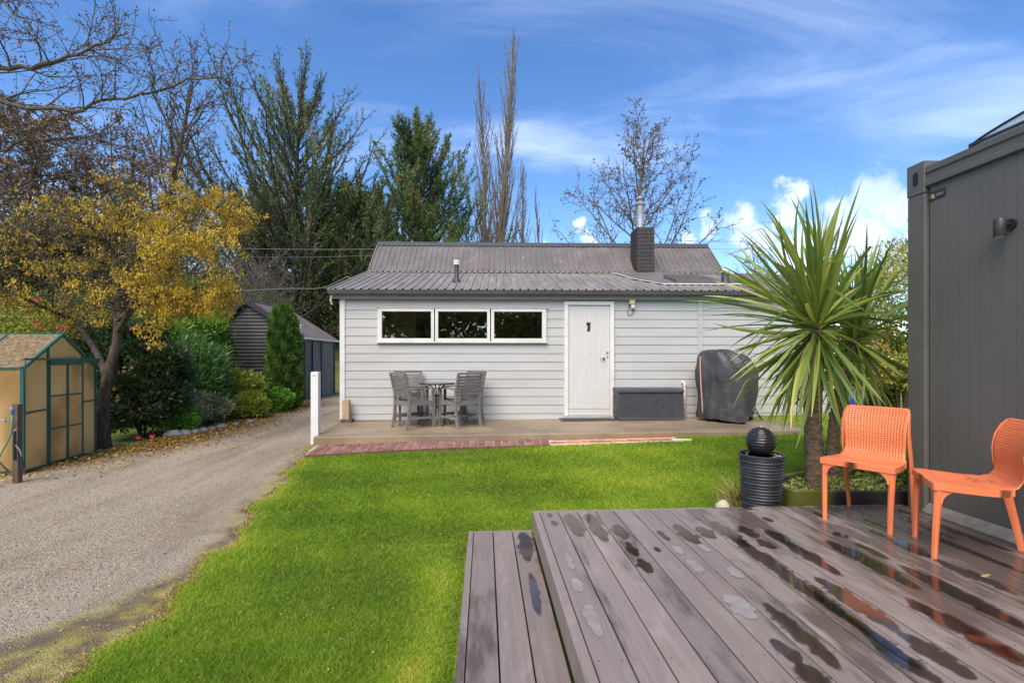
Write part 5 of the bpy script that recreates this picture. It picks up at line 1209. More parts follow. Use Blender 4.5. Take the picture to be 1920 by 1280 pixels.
poplar('left bare poplar, shorter of the two tall ones, beside the dark conifer', wxy(905, 36), 36, 18.8, 2, 3, 66)
poplar('tallest bare poplar, its thin top reaching highest of all the trees', wxy(930, 35), 35, 22.6, 2, 8, 74)
poplar('slim low bare poplar growing close to the right of the tallest poplar', wxy(982, 36), 36, 13.5, 2, 5, 44)
poplar('thin bare sapling with loose wispy top right of the poplars above the ridge', wxy(1012, 37), 37, 12.0, 2, 15, 26)

# bare alder with small cones behind the chimney
def bare_tree(name, label, x, y, H_, seed, prm, r0, group=None, lean=(0, 0), leaf=None, leafn=0, lsize=.06, bark='barkd', maxd=3, z=None, maxn=None, lspread=.03):
    t = make_tree(name, label, 'tree', x, y, group, z=z); z0 = t.location.z
    tb = TreeB(seed); tb.limb(Vector((x, y, z0)), Vector((lean[0], lean[1], 1)), H_, r0, 0, maxd, prm)
    tb.mb.build('trunk', M[bark], t)
    if leaf:
        rng = np.random.default_rng(seed); pos, dd = tip_leaves(tb.tips, leafn, rng, lspread, along=.3, maxn=maxn)
        ln = lsize*(.6+.8*rng.random(len(pos)))
        link('twig_leaves', leaves_mesh('twig_leaves', pos, dd, ln, ln*.6, rng), leaf, t)
    return t, tb
lf_cone = leafmat('brown_cones', [(0, (.02, .014, .008)), (.6, (.06, .042, .02)), (1, (.13, .11, .04))], trans=.1, gain=1.0)
ald = dict(BARE); ald.update(seg=[12, 7, 4, 3], n=[30, 9, 5], t0=[.2, .12, .1], ang=[52, 45, 45], ratio=[.46, .36, .36], shape=[lambda t: 1.12-.82*t, lambda t: 1.1-.5*t, one], trop=[0, .5, .3, .1], rmin=.010, rr=[.40, .5, .5])
bare_tree('alder_tree', 'bare spreading alder with dark twigs directly behind the brick chimney', wxy(1206, 24), 24, 13.2, 12, ald, .20, leaf=lf_cone, leafn=8.0, lsize=.10, lean=(.035, 0), bark='barkb')
bare_tree('bare_tree', 'small bare tree against the clouds between the palm and the dark container', wxy(1740, 22), 22, 8.5, 4, dict(ald, n=[22, 8, 4]), .12, leaf=lf_cone, leafn=2, lsize=.09, bark='barkb')
bare_tree('bare_tree', 'low bare shrubby tree beyond the right end of the steel roof', wxy(1425, 30), 30, 7.6, 9, dict(ald, n=[20, 7, 4]), .10, leaf=lf_cone, leafn=2, lsize=.09, bark='barkb')

# shrubs: leaves in clumps over a lumpy volume with a dark hollow inside
def bush(name, label, cat, x, y, rx, ry, h, lf, seed, n=6000, lsize=.06, lw=.5, clumps=60, group=None, z=None, flowers=None, stems=7, up=.3, base=0.0, cr=.22, shell=.55, fold=.15):
    t = make_tree(name, label, cat, x, y, group, z=z); z0 = t.location.z+.03; rng = np.random.default_rng(seed)
    th = rng.random(clumps)*6.283; ph = np.arccos(rng.uniform(-.75, 1, clumps)); rr_ = shell+(1-shell)*rng.random(clumps)**.5
    C = np.stack([np.cos(th)*np.sin(ph)*rx, np.sin(th)*np.sin(ph)*ry, np.cos(ph)*h*.5], 1)*rr_[:, None]
    C[:, 2] += h*(.5+base)
    idx = rng.integers(0, clumps, n); off = rng.normal(size=(n, 3)); off = unit(off)*(rng.random(n)[:, None]**.5)*cr*np.array([1, 1, .8])
    pos = C[idx]+off*(.6+.8*rng.random(clumps))[idx][:, None]
    d = unit(off)+unit(C[idx]-np.array([0, 0, h*.4]))*.5+rng.normal(size=(n, 3))*.4; d[:, 2] += up
    pos[:, 2] = np.maximum(pos[:, 2], .02)
    ln = lsize*(.6+.8*rng.random(n)); tint = np.clip(.45+.22*rng.normal(size=clumps)[idx]*.6+rng.normal(size=n)*.16, 0, 1)
    W = pos+np.array([x, y, z0])
    link('foliage', leaves_mesh('foliage', W, d, ln, ln*lw, rng, tint, fold=fold), lf, t)
    m_ = MB(); rr = random.Random(seed)
    for k in range(stems):
        c = C[rr.randrange(clumps)]; m_.tube([(x+c[0]*.05, y+c[1]*.05, z0-.08), (x+c[0]*.4, y+c[1]*.4, z0+c[2]*.5), (x+c[0]*.95, y+c[1]*.95, z0+c[2]*.95)], [.018, .012, .005], 5)
    m_.build('stem', M['barkd'], t)
    if flowers:
        nf, fm, fs = flowers
        for k in range(nf):
            a = rr.uniform(-2.6, -.3); zc_ = rr.uniform(.12, .95); s_ = math.sqrt(max(.05, 1-(2*zc_-1)**2*.8))
            c = Vector((x+math.cos(a)*rx*s_*1.02, y+math.sin(a)*ry*s_*1.02, z0+zc_*h))
            fb = MB()
            for q in range(9):
                aa = q*2.4; tl = .25+.09*q; p0 = c+Vector((0, -.005, 0)); o1 = Vector((math.cos(aa)*tl*fs, -.35*fs+.02*q*fs, math.sin(aa)*tl*fs)); sd_ = Vector((-math.sin(aa), 0, math.cos(aa)))*fs*.28
                fb.quad(p0, p0+o1*.6-sd_, p0+o1, p0+o1*.6+sd_)
            fb.build('flower', fm, t)
    return t
lf_cam = leafmat('camellia_leaf', [(0, (.014, .026, .009)), (.5, (.034, .060, .018)), (.85, (.065, .105, .032)), (1, (.11, .145, .06))], rough=.4, trans=.12, spec=.5)
lf_rho = leafmat('long_green_leaf', [(0, (.03, .07, .018)), (.5, (.075, .15, .04)), (.85, (.15, .24, .07)), (1, (.30, .34, .14))], rough=.45, trans=.25)
lf_var = leafmat('variegated_leaf', [(0, (.05, .05, .03)), (.4, (.12, .14, .06)), (.7, (.28, .28, .16)), (1, (.55, .52, .38))], rough=.5, trans=.25)
lf_yel = leafmat('yellow_green_leaf', [(0, (.05, .08, .012)), (.45, (.14, .18, .025)), (.75, (.27, .28, .04)), (1, (.36, .20, .05))], rough=.5, trans=.3)
lf_bri = leafmat('bright_green_leaf', [(0, (.03, .09, .012)), (.5, (.08, .20, .02)), (.85, (.15, .30, .035)), (1, (.24, .34, .06))], rough=.45, trans=.3)
lf_cyp = leafmat('cypress_spray', [(0, (.015, .040, .008)), (.5, (.045, .095, .014)), (.85, (.09, .155, .024)), (1, (.15, .17, .04))], rough=.6, trans=.2)
lf_lime = leafmat('lime_spray', [(0, (.05, .10, .015)), (.5, (.12, .22, .03)), (.85, (.20, .30, .045)), (1, (.28, .30, .07))], rough=.6, trans=.3)
lf_oli = leafmat('olive_leaf', [(0, (.035, .045, .012)), (.5, (.09, .11, .025)), (.8, (.16, .18, .035)), (1, (.22, .15, .06))], rough=.6, trans=.25)
lf_red = leafmat('red_green_leaf', [(0, (.06, .08, .02)), (.45, (.16, .20, .04)), (.7, (.32, .30, .07)), (.82, (.42, .10, .04)), (1, (.5, .07, .04))], rough=.5, trans=.3)
M['camf'] = mat('camellia_flower', (.62, .08, .11), (.75, .26, .26), 20, .5)
M['camf2'] = mat('rose_red_flower', (.5, .02, .05), (.66, .06, .09), 20, .5)
def PB(u, D): return wxy(u, D)
bush('camellia_bush', 'large dark glossy camellia with pink flowers behind the yellow tree trunk', 'bush', PB(262, 8.6), 8.7, .66, .60, 2.05, lf_cam, 2, n=26000, lsize=.075, clumps=170, flowers=(17, M['camf'], .045), cr=.20, base=-.02)
bush('camellia_bush', 'dark leafy camellia half hidden behind the greenhouse and yellow tree', 'bush', PB(190, 9.8), 9.9, .75, .7, 2.3, lf_cam, 6, n=14000, lsize=.08, clumps=120, cr=.22)
bush('rhododendron_bush', 'pale green long leaved bush between the camellia and the corrugated shed', 'bush', PB(362, 10.6), 10.6, .60, .55, 1.75, lf_rho, 12, n=9000, lsize=.15, lw=.22, clumps=80, cr=.24, fold=.05)
bush('variegated_bush', 'cream and green variegated bush low at the driveway edge', 'bush', PB(352, 9.6), 9.45, .42, .34, .78, lf_var, 13, n=5200, lsize=.055, lw=.4, clumps=60, cr=.12)
bush('variegated_bush', 'wider cream speckled bush left of the yellow green shrub', 'bush', PB(408, 10.5), 10.2, .42, .36, .66, lf_var, 14, n=4200, lsize=.055, lw=.4, clumps=50, cr=.12)
bush('green_bush', 'small bright green bush at the foot of the camellia', 'bush', PB(337, 9.1), 9.0, .36, .3, .60, lf_bri, 15, n=4200, lsize=.055, clumps=50, cr=.12)
bush('yellow_green_bush', 'yellow green shrub with rusty tips in front of the corrugated shed', 'bush', PB(447, 11.6), 11.6, .62, .5, 1.05, lf_yel, 16, n=8000, lsize=.075, clumps=80, cr=.18)
bush('yellow_green_bush', 'lower yellow green shrub at the right end of the flower bed', 'bush', PB(470, 11.0), 11.0, .35, .3, .6, lf_yel, 26, n=3600, lsize=.06, clumps=50, cr=.14)
bush('green_bush', 'round fresh green bush at the foot of the narrow cypress', 'bush', PB(514, 12.2), 12.2, .42, .36, .62, lf_bri, 17, n=4500, lsize=.06, clumps=60, cr=.13)
bush('dark_fir_bush', 'thin dark green feathery bush against the corrugated shed wall', 'bush', PB(440, 12.9), 12.9, .42, .4, 1.2, lf_cyp, 18, n=1800, lsize=.09, lw=.25, clumps=60, cr=.22, up=.8)
bush('lime_bush', 'lime green feathery conifer glowing behind the yellow tree', 'bush', PB(335, 12.4), 12.4, 1.0, .9, 3.3, lf_lime, 19, n=15000, lsize=.11, lw=.3, clumps=140, cr=.28, up=.3)
bush('tall_olive_bush', 'tall dark olive shrub behind the shed corner under the yellow tree', 'bush', PB(385, 13.2), 13.2, .5, .5, 3.0, lf_cyp, 29, n=9000, lsize=.11, lw=.3, clumps=100, cr=.26, up=.3)
# narrow cypress column
def column(x, y, w, h, seed):
    t = make_tree('cypress_tree', 'narrow upright green cypress covering the corner of the shed', 'tree', x, y); z0 = t.location.z; rng = np.random.default_rng(seed)
    MB().tube([(x, y, z0), (x, y, z0+h*.9)], [.05, .01], 6).build('trunk', M['barkd'], t)
    n = 26000; zc_ = rng.random(n)**.9; th = rng.random(n)*6.283
    prof_ = np.interp(zc_, [0, .08, .3, .6, .85, .96, 1], [.72, .95, 1, .93, .72, .42, .08])*(1+.12*np.sin(th*5+zc_*9)+.10*np.sin(th*9-zc_*23))
    r_ = w*prof_*(.72+.32*rng.random(n))
    lean = .10*(1-zc_)
    pos = np.stack([x+np.cos(th)*r_+lean, y+np.sin(th)*r_, z0+.05+zc_*h], 1)
    d = np.stack([np.cos(th)*.45, np.sin(th)*.45, np.full(n, 1.0)], 1)+rng.normal(size=(n, 3))*.28
    tint = np.clip(.45+.2*np.sin(th*6+zc_*25)+.15*np.sin(zc_*60+th*3)+rng.normal(size=n)*.15, 0, 1)
    link('foliage', leaves_mesh('foliage', pos, d, .09+.08*rng.random(n), .028, rng, tint), lf_cyp, t)
column(PB(530, 12.9), 12.9, .40, 2.72, 4)

# yellow flowering kowhai
KX, KY = wxy(196, 7.75), 7.75
kz = gzf(KX, KY)-.05
kt = make_tree('kowhai_tree', 'spreading tree hung with drooping yellow flowers beside the greenhouse', 'tree', KX, KY)
def kp(u, v, D): return P(u, v, D)
tr = MB()
def poly(pts, rad, sides=8): 
    # smooth the polyline a little
    out = []; ro = []
    for i in range(len(pts)-1):
        for t in (0, .33, .66): out.append(pts[i].lerp(pts[i+1], t)); ro.append(rad[i]+(rad[i+1]-rad[i])*t)
    out.append(pts[-1]); ro.append(rad[-1])
    for _ in range(2): out = [out[0]]+[(out[i-1]+out[i]*2+out[i+1])/4 for i in range(1, len(out)-1)]+[out[-1]]
    tr.tube(out, ro, sides, cap=False); return out, ro
k0 = Vector((KX, KY, kz))
t1, r1_ = poly([k0, kp(192, 790, 7.75), kp(196, 740, 7.75), kp(202, 700, 7.7), kp(222, 640, 7.7), kp(220, 575, 7.75), kp(216, 500, 7.8), kp(214, 440, 7.85), kp(222, 405, 7.95), kp(236, 375, 8.0)], [.105, .085, .076, .078, .062, .055, .046, .036, .024, .012], 10)
t2, r2_ = poly([kp(200, 705, 7.7), kp(182, 660, 7.9), kp(160, 628, 8.1), kp(138, 600, 8.2), kp(110, 560, 8.3), kp(90, 500, 8.3), kp(60, 450, 8.3), kp(30, 410, 8.3)], [.06, .05, .044, .036, .032, .027, .02, .01], 8)
t3, r3_ = poly([kp(222, 600, 7.7), kp(262, 568, 7.5), kp(310, 552, 7.4), kp(345, 548, 7.35), kp(378, 535, 7.3)], [.05, .038, .030, .022, .01], 7)
t4, r4_ = poly([kp(219, 545, 7.75), kp(260, 520, 8.1), kp(320, 470, 8.4), kp(360, 445, 8.6), kp(395, 425, 8.7)], [.045, .036, .028, .02, .008], 7)
t5, r5_ = poly([kp(216, 480, 7.8), kp(190, 440, 7.6), kp(150, 410, 7.4), kp(110, 400, 7.3)], [.036, .028, .02, .008], 6)
t6, r6_ = poly([kp(222, 620, 7.7), kp(240, 590, 7.3), kp(270, 510, 6.9), kp(300, 450, 6.8), kp(335, 420, 6.8)], [.045, .036, .028, .02, .008], 7)
t7, r7_ = poly([kp(138, 600, 8.2), kp(100, 585, 7.7), kp(50, 560, 7.4), kp(0, 540, 7.2), kp(-60, 520, 7.0)], [.04, .032, .025, .018, .008], 6)
t8, r8_ = poly([kp(215, 440, 7.85), kp(270, 405, 8.0), kp(330, 375, 8.2), kp(380, 365, 8.3)], [.034, .026, .016, .007], 6)
tips = []; rk = random.Random(77)
kprm = dict(seg=[5, 4, 3], wob=[.16, .22, .3], trop=[-.10, -.45, -.7], sides=[4, 3, 3], n=[6, 4], t0=[.1, .1], ang=[45, 50], ratio=[.5, .6], shape=[one, one], rr=[.5, .6], rmin=.0025, rend=.3)
tk = TreeB(78)
for pts_, rads_, lo_ in ((t1, r1_, 15), (t2, r2_, 7), (t3, r3_, 3), (t4, r4_, 2), (t5, r5_, 1), (t6, r6_, 3), (t7, r7_, 2), (t8, r8_, 1)):
    for i in range(lo_, len(pts_)):
        for q in range(2):
            dd = (pts_[i]-pts_[i-1]).normalized(); ax = vrot(dd.orthogonal().normalized(), dd, rk.random()*6.28)
            cd = vrot(dd, ax, R(rk.uniform(35, 75))); cd.z = cd.z*.45+.05
            tk.limb(pts_[i], cd, rk.uniform(.35, .75), max(.006, rads_[i]*.4), 0, 2, kprm)
off = len(tr.v); tr.f += [tuple(off+i for i in f) for f in tk.mb.f]; tr.v += tk.mb.v
tr.build('trunk', M['barkk'], kt, smooth=True)
rng = np.random.default_rng(8)
pos, dd = tip_leaves(tk.tips, 30, rng, .05, along=.2)
# flower clusters: pick random nodes, hang 6-10 petals each
cm = rng.permutation(len(pos))
sx_ = 960+pos[:, 0]/pos[:, 1]*F; 
wgt = np.clip((sx_-120)/230, .22, 1.0)
keep = (rng.random(len(pos)) < wgt) & (np.sin(pos[:, 0]*6.1+pos[:, 1]*3)+np.sin(pos[:, 2]*7.3+pos[:, 0]*2)+rng.normal(size=len(pos))*.5 > -.5)
cp = pos[keep]; k = rng.permutation(len(cp))[:2700]; cp = cp[k]; npet = 11
cc_ = np.repeat(cp, npet, 0)+rng.normal(size=(len(cp)*npet, 3))*np.array([.030, .030, .030])
dn_ = rng.normal(size=cc_.shape)*.42; dn_[:, 2] -= 1.0
tint = np.clip(np.repeat(rng.random(len(cp)), npet)*.7+rng.random(len(cc_))*.35, 0, 1)
lf_kow = leafmat('kowhai_flower', [(0, (.27, .17, .02)), (.35, (.50, .33, .022)), (.7, (.68, .46, .035)), (1, (.80, .60, .08))], rough=.5, trans=.3, gain=1.0)
link('flowers', leaves_mesh('flowers', cc_, dn_, .034+.026*rng.random(len(cc_)), .020, rng, tint, fold=.2), lf_kow, kt)
lfp = pos[rng.permutation(len(pos))[:9000]]+rng.normal(size=(min(9000, len(pos)), 3))*.04
link('foliage', leaves_mesh('foliage', lfp, rng.normal(size=lfp.shape), .035, .014, rng), leafmat('kowhai_leaf', [(0, (.05, .07, .015)), (.6, (.12, .13, .03)), (1, (.22, .17, .05))], trans=.25), kt)

# bare and half bare trees behind, left
lf_br = leafmat('dead_brown_leaf', [(0, (.045, .030, .02)), (.6, (.10, .070, .045)), (1, (.19, .12, .07))], rough=.7, trans=.2)
up_ = dict(BARE); up_.update(seg=[12, 8, 5, 3], n=[30, 8, 5], t0=[.22, .15, .1], ang=[34, 34, 40], ratio=[.46, .34, .36], trop=[0, .55, .35, .2], rmin=.009, rr=[.42, .5, .5])
bare_tree('bare_tree', 'tall bare tree with many upright limbs rising behind the yellow flowers', wxy(272, 17), 17, 11.2, 31, up_, .17, leaf=lf_br, leafn=3.2, lsize=.10, lean=(.02, 0), bark='barkd')
# big limbs entering from the left
bt = make_tree('bare_tree', 'gnarled bare tree whose long limbs reach in from the left edge of the picture', 'tree', -11.4, 9.6)
tb = TreeB(5); tz = bt.location.z
lp = dict(seg=[8, 5, 3], wob=[.10, .17, .22], trop=[.25, .25, .1], sides=[6, 4, 3], n=[17, 7], t0=[.06, .1], ang=[50, 48], ratio=[.42, .40], shape=[lambda t: 1.1-.5*t, one], rr=[.42, .5], rmin=.0045, rend=.22)
def run(pts, r0, n, L):
    P_ = [P(*q) for q in pts]; out = []; 
    for i in range(len(P_)-1):
        for t in (0, .33, .66): out.append(P_[i].lerp(P_[i+1], t)+Vector((0, 0, tb.r.gauss(0, .03))))
    out.append(P_[-1]); m = len(out); rad = [r0*.52*(1-.85*i/m) for i in range(m)]; tb.mb.tube(out, rad, 7, cap=False)
    for k in range(n):
        i = min(m-2, int(m*(.05+.93*k/n))); dd = (out[i+1]-out[i]).normalized(); ax = vrot(dd.orthogonal().normalized(), dd, tb.r.random()*6.28)
        cd = vrot(dd, ax, R(tb.r.uniform(30, 65))); cd.z += .22
        tb.limb(out[i], cd, L*tb.r.uniform(.5, 1.1)*(1.1-.6*i/m), max(.01, rad[i]*.42), 1, 2, dict(lp, seg=[8, 6, 4], n=[17, 9]))
tb.mb.tube([(-11.4, 9.6, tz), (-11.2, 9.4, tz+2), (-11.3, 9.2, tz+4), (-10.9, 9, tz+6.5), (-10.6, 9, tz+9)], [.3, .25, .22, .16, .06], 9, cap=False)
run([(-420, 180, 9.0), (-160, 150, 8.6), (0, 131, 8.2), (60, 128, 8.0), (110, 112, 7.9), (165, 92, 7.8), (205, 78, 7.7), (238, 62, 7.6)], .10, 22, 1.7)
run([(-420, 240, 9.0), (-100, 215, 8.4), (0, 196, 8.2), (80, 205, 8.1), (140, 212, 8.0), (190, 192, 8.0), (260, 182, 8.0), (330, 158, 8.0), (395, 140, 8.0), (418, 146, 8.0)], .085, 28, 1.6)
run([(-420, 330, 9.0), (-120, 300, 8.4), (0, 285, 8.3), (40, 262, 8.2), (100, 258, 8.1), (170, 262, 8.2), (235, 290, 8.2)], .075, 26, 1.5)
run([(-300, 20, 9.0), (-80, -60, 8.4), (10, 10, 8.2), (50, 40, 8.1), (80, 85, 8.0)], .05, 14, 1.1)
run([(-300, 430, 9.5), (-60, 380, 9.2), (60, 340, 9.1), (130, 330, 9.1), (210, 345, 9.2), (270, 360, 9.2)], .06, 20, 1.4)
tb.mb.build('trunk', M['bark'], bt)
rng = np.random.default_rng(55); pos, dd = tip_leaves(tb.tips, 15, rng, .03, along=.2)
link('twig_leaves', leaves_mesh('twig_leaves', pos, dd, .03+.035*rng.random(len(pos)), .026, rng), lf_br, bt)
# brushy brown thicket trees
br_ = dict(BARE); br_.update(seg=[8, 6, 4, 3], n=[20, 11, 8], t0=[.12, .1, .1], ang=[60, 50, 50], ratio=[.55, .45, .42], trop=[0, .3, .1, 0], rmin=.007, rr=[.42, .5, .5], wob=[.05, .14, .2, .25])
lf_br2 = leafmat('russet_leaf', [(0, (.07, .04, .025)), (.6, (.14, .09, .05)), (1, (.24, .16, .08))], rough=.7, trans=.2)
bare_tree('brown_tree', 'bushy brown twiggy tree under the long bare limbs at far left', wxy(120, 12.5), 12.5, 7.6, 61, br_, .12, leaf=lf_br2, leafn=22, lsize=.08, maxn=46000, group='brown twiggy trees behind the greenhouse')
bare_tree('brown_tree', 'bushy brown twiggy tree left of the tall upright bare tree', wxy(225, 14), 14, 7.2, 62, br_, .12, leaf=lf_br2, leafn=16, lsize=.085, maxn=36000, group='brown twiggy trees behind the greenhouse')
bare_tree('brown_tree', 'bushy brown twiggy tree cut by the left edge of the picture', wxy(10, 12), 12, 7.2, 63, br_, .12, leaf=lf_br2, leafn=18, lsize=.08, maxn=36000, group='brown twiggy trees behind the greenhouse')
bare_tree('bare_shrub', 'leafless pale brown shrub between the yellow tree and the big conifer', wxy(485, 19), 19, 5.0, 64, dict(br_, ang=[38, 34, 34], trop=[0, .5, .4, .3], n=[26, 8, 6], t0=[.03, .1, .1], ratio=[.75, .4, .4]), .07, bark='barkb', leaf=lf_br2, leafn=1.5, lsize=.06)
bare_tree('bare_shrub', 'leafless grey shrub just right of the shed roof apex', wxy(440, 21), 21, 5.4, 65, dict(br_, ang=[38, 34, 34], trop=[0, .5, .4, .3], n=[26, 8, 6], t0=[.03, .1, .1], ratio=[.75, .4, .4]), .07, bark='barkb', leaf=lf_br2, leafn=2.5, lsize=.07)
# leafy masses filling the back left
for k, (u, D, rx, h, lf, lb, n) in enumerate(((60, 13.5, 2.2, 4.9, lf_oli, 'olive green leafy tree behind the greenhouse at far left', 17000), (190, 15.5, 2.4, 5.0, lf_oli, 'olive green leafy tree behind the brown twigs', 17000), (-60, 12, 2.0, 4.4, lf_oli, 'olive green leafy tree cut off by the left edge', 11000), (330, 17, 2.2, 4.6, lf_oli, 'olive leafy tree behind the yellow flowers, left of the shed', 14000),
                                             (440, 25, 2.6, 4.2, lf_dark, 'dark leafy tree behind the shed roof apex', 12000), (10, 9.4, 1.5, 2.5, lf_yel, 'yellow green shrub close behind the greenhouse roof', 9000), (130, 10.5, 1.2, 2.7, lf_oli, 'olive shrub rising behind the greenhouse gable', 9000))):
    bush('leafy_tree', lb, 'tree', wxy(u, D), D, rx, rx*.8, h, lf, 100+k, n=n, lsize=.12 if D > 11 else .08, lw=.45, clumps=150, cr=.42, base=.02)
rf = bush('red_flower_bush', 'bush with crimson flowers just above the greenhouse roof', 'bush', wxy(85, 9.0), 9.0, .55, .4, 2.35, lf_yel, 140, n=2500, lsize=.06, clumps=40, cr=.16, base=.0, flowers=(0, M['camf2'], .05))
m_ = MB(); rr = random.Random(3)
for k in range(26): 
    c = P(rr.choice([68, 72, 108, 118, 123])+rr.uniform(-7, 7), rr.choice([568, 576, 598, 610, 615])+rr.uniform(-8, 8), 8.55)
    for q in range(5): a = q*1.26; e_ = Vector((math.cos(a), -.3, math.sin(a)))*.035; s_ = Vector((-math.sin(a), 0, math.cos(a)))*.014; m_.quad(c, c+e_*.6-s_, c+e_, c+e_*.6+s_)
tag(m_.build('flowers', M['camf2'], rf), kind='stuff')

# right side, behind the cordyline
bush('red_tipped_shrub', 'yellow green shrub with red flowers between the palm and the container', 'bush', wxy(1690, 9.5), 9.5, .95, .8, 3.3, lf_red, 201, n=15000, lsize=.09, lw=.3, clumps=120, cr=.26, up=.3)
bush('hedge_shrub', 'dense olive shrub low behind the palms beside the house end', 'bush', wxy(1625, 10.5), 10.5, 1.1, .8, 1.7, lf_oli, 202, n=12000, lsize=.08, clumps=110, cr=.24)
bush('hedge_shrub', 'leafy green shrub hidden behind the container corner', 'bush', wxy(1800, 10), 10, 1.4, 1.0, 2.6, lf_bri, 203, n=9000, lsize=.09, clumps=90, cr=.3)
fe = make_tree('timber_fence', 'weathered paling fence behind the blue drum', 'fence', 6.2, 9.0); fz = fe.location.z
for k in range(26):
    x = 6.25+k*.16; MB().box(x, x+.148, 10.1, 10.12, fz+.0, fz+1.15+.02*math.sin(k*7)).build('paling', M['oldwood'], fe)
MB().box(6.2, 10.5, 10.121, 10.16, fz+.3, fz+.38).build('rail', M['oldwood'], fe); MB().box(6.2, 10.5, 10.121, 10.16, fz+.9, fz+.98).build('rail', M['oldwood'], fe)
dp = P(1601, 757, 8.6); dr = thing('blue_drum', 'blue plastic drum standing on the grass behind the palms', 'drum', (dp.x, dp.y, gzf(dp.x, dp.y)))
MB().lathe([(.145, 0), (.155, .02), (.155, .12), (.162, .14), (.155, .16), (.155, .34), (.162, .36), (.155, .38), (.152, .47), (.14, .50), (.02, .505)], 24).build('body', M['bluebin'], dr, world=False, auto=40)
MB().lathe([(.02, .506), (.02, .52), (.035, .52), (.035, .506)], 12, (.07, 0, 0)).build('cap', M['white'], dr, world=False)
# dark trees behind the viewer, seen in the window panes
for k, (x, y, rx, h) in enumerate(((-9, -15, 4.5, 8.0), (-1.5, -16, 4.2, 7.0), (5.5, -15, 4.0, 7.5), (-16, -12, 4.0, 7), (12, -14, 4, 7))):
    bush('leafy_tree', ['dark leafy tree reflected in the left window pane', 'dark leafy tree reflected in the middle window pane', 'dark leafy tree reflected in the right window pane', 'dark leafy tree far left behind the viewer', 'dark leafy tree far right behind the viewer'][k], 'tree', x, y, rx, 2.5, h, lf_oli, 300+k, n=6500, lsize=.42, lw=.6, clumps=130, cr=1.1, base=-.02)

# ---------------------------------------------------------------- cordyline palms with individual sword leaves
lf_cor = leafmat('cordyline_leaf', [(0, (.07, .11, .016)), (.3, (.055, .095, .018)), (.6, (.13, .17, .030)), (.85, (.26, .26, .05)), (1, (.46, .34, .12))], rough=.38, trans=.25, spec=.55)
def sword(t, base, d, L, w, droop, tint, rr, name='leaf'):
    d = d.normalized(); side = d.cross(Vector((0, 0, 1)))
    side = side.normalized() if side.length > .05 else Vector((1, 0, 0))
    side = vrot(side, d, rr.uniform(-1.25, 1.25))
    n = 7; V = []; T_ = []; p = base.copy(); prev = d.copy()
    kink = rr.randint(3, 6) if rr.random() < .13 else -1; tw = rr.gauss(0, .05)
    for i in range(n+1):
        t_ = i/n; ww = w*float(np.interp(t_, [0, .12, .45, .8, 1], [.55, .62, 1, .62, .04]))/2
        nn = side.cross(prev).normalized()
        V += [tuple(p-side*ww+nn*ww*.45), tuple(p), tuple(p+side*ww+nn*ww*.45)]; tt = tint+(.35*max(0, t_-.75)*4*(.3 if tint < .5 else .6))*rr.choice((0, .5, 1)); T_ += [min(1, tt)]*3
        prev = (prev+Vector((0, 0, -droop/n-(.9 if i == kink else 0)))+side*tw).normalized(); p = p+prev*L/n
    F_ = []
    for i in range(n): a = 3*i; F_ += [(a, a+1, a+4, a+3), (a+1, a+2, a+5, a+4)]
    if any(q[1] < 4.02 and q[0] > 2.9 for q in V): return None     # would poke through the container corner
    me = np_mesh(name, V, F_, T_); me.shade_smooth(); return link(name, me, lf_cor, t)
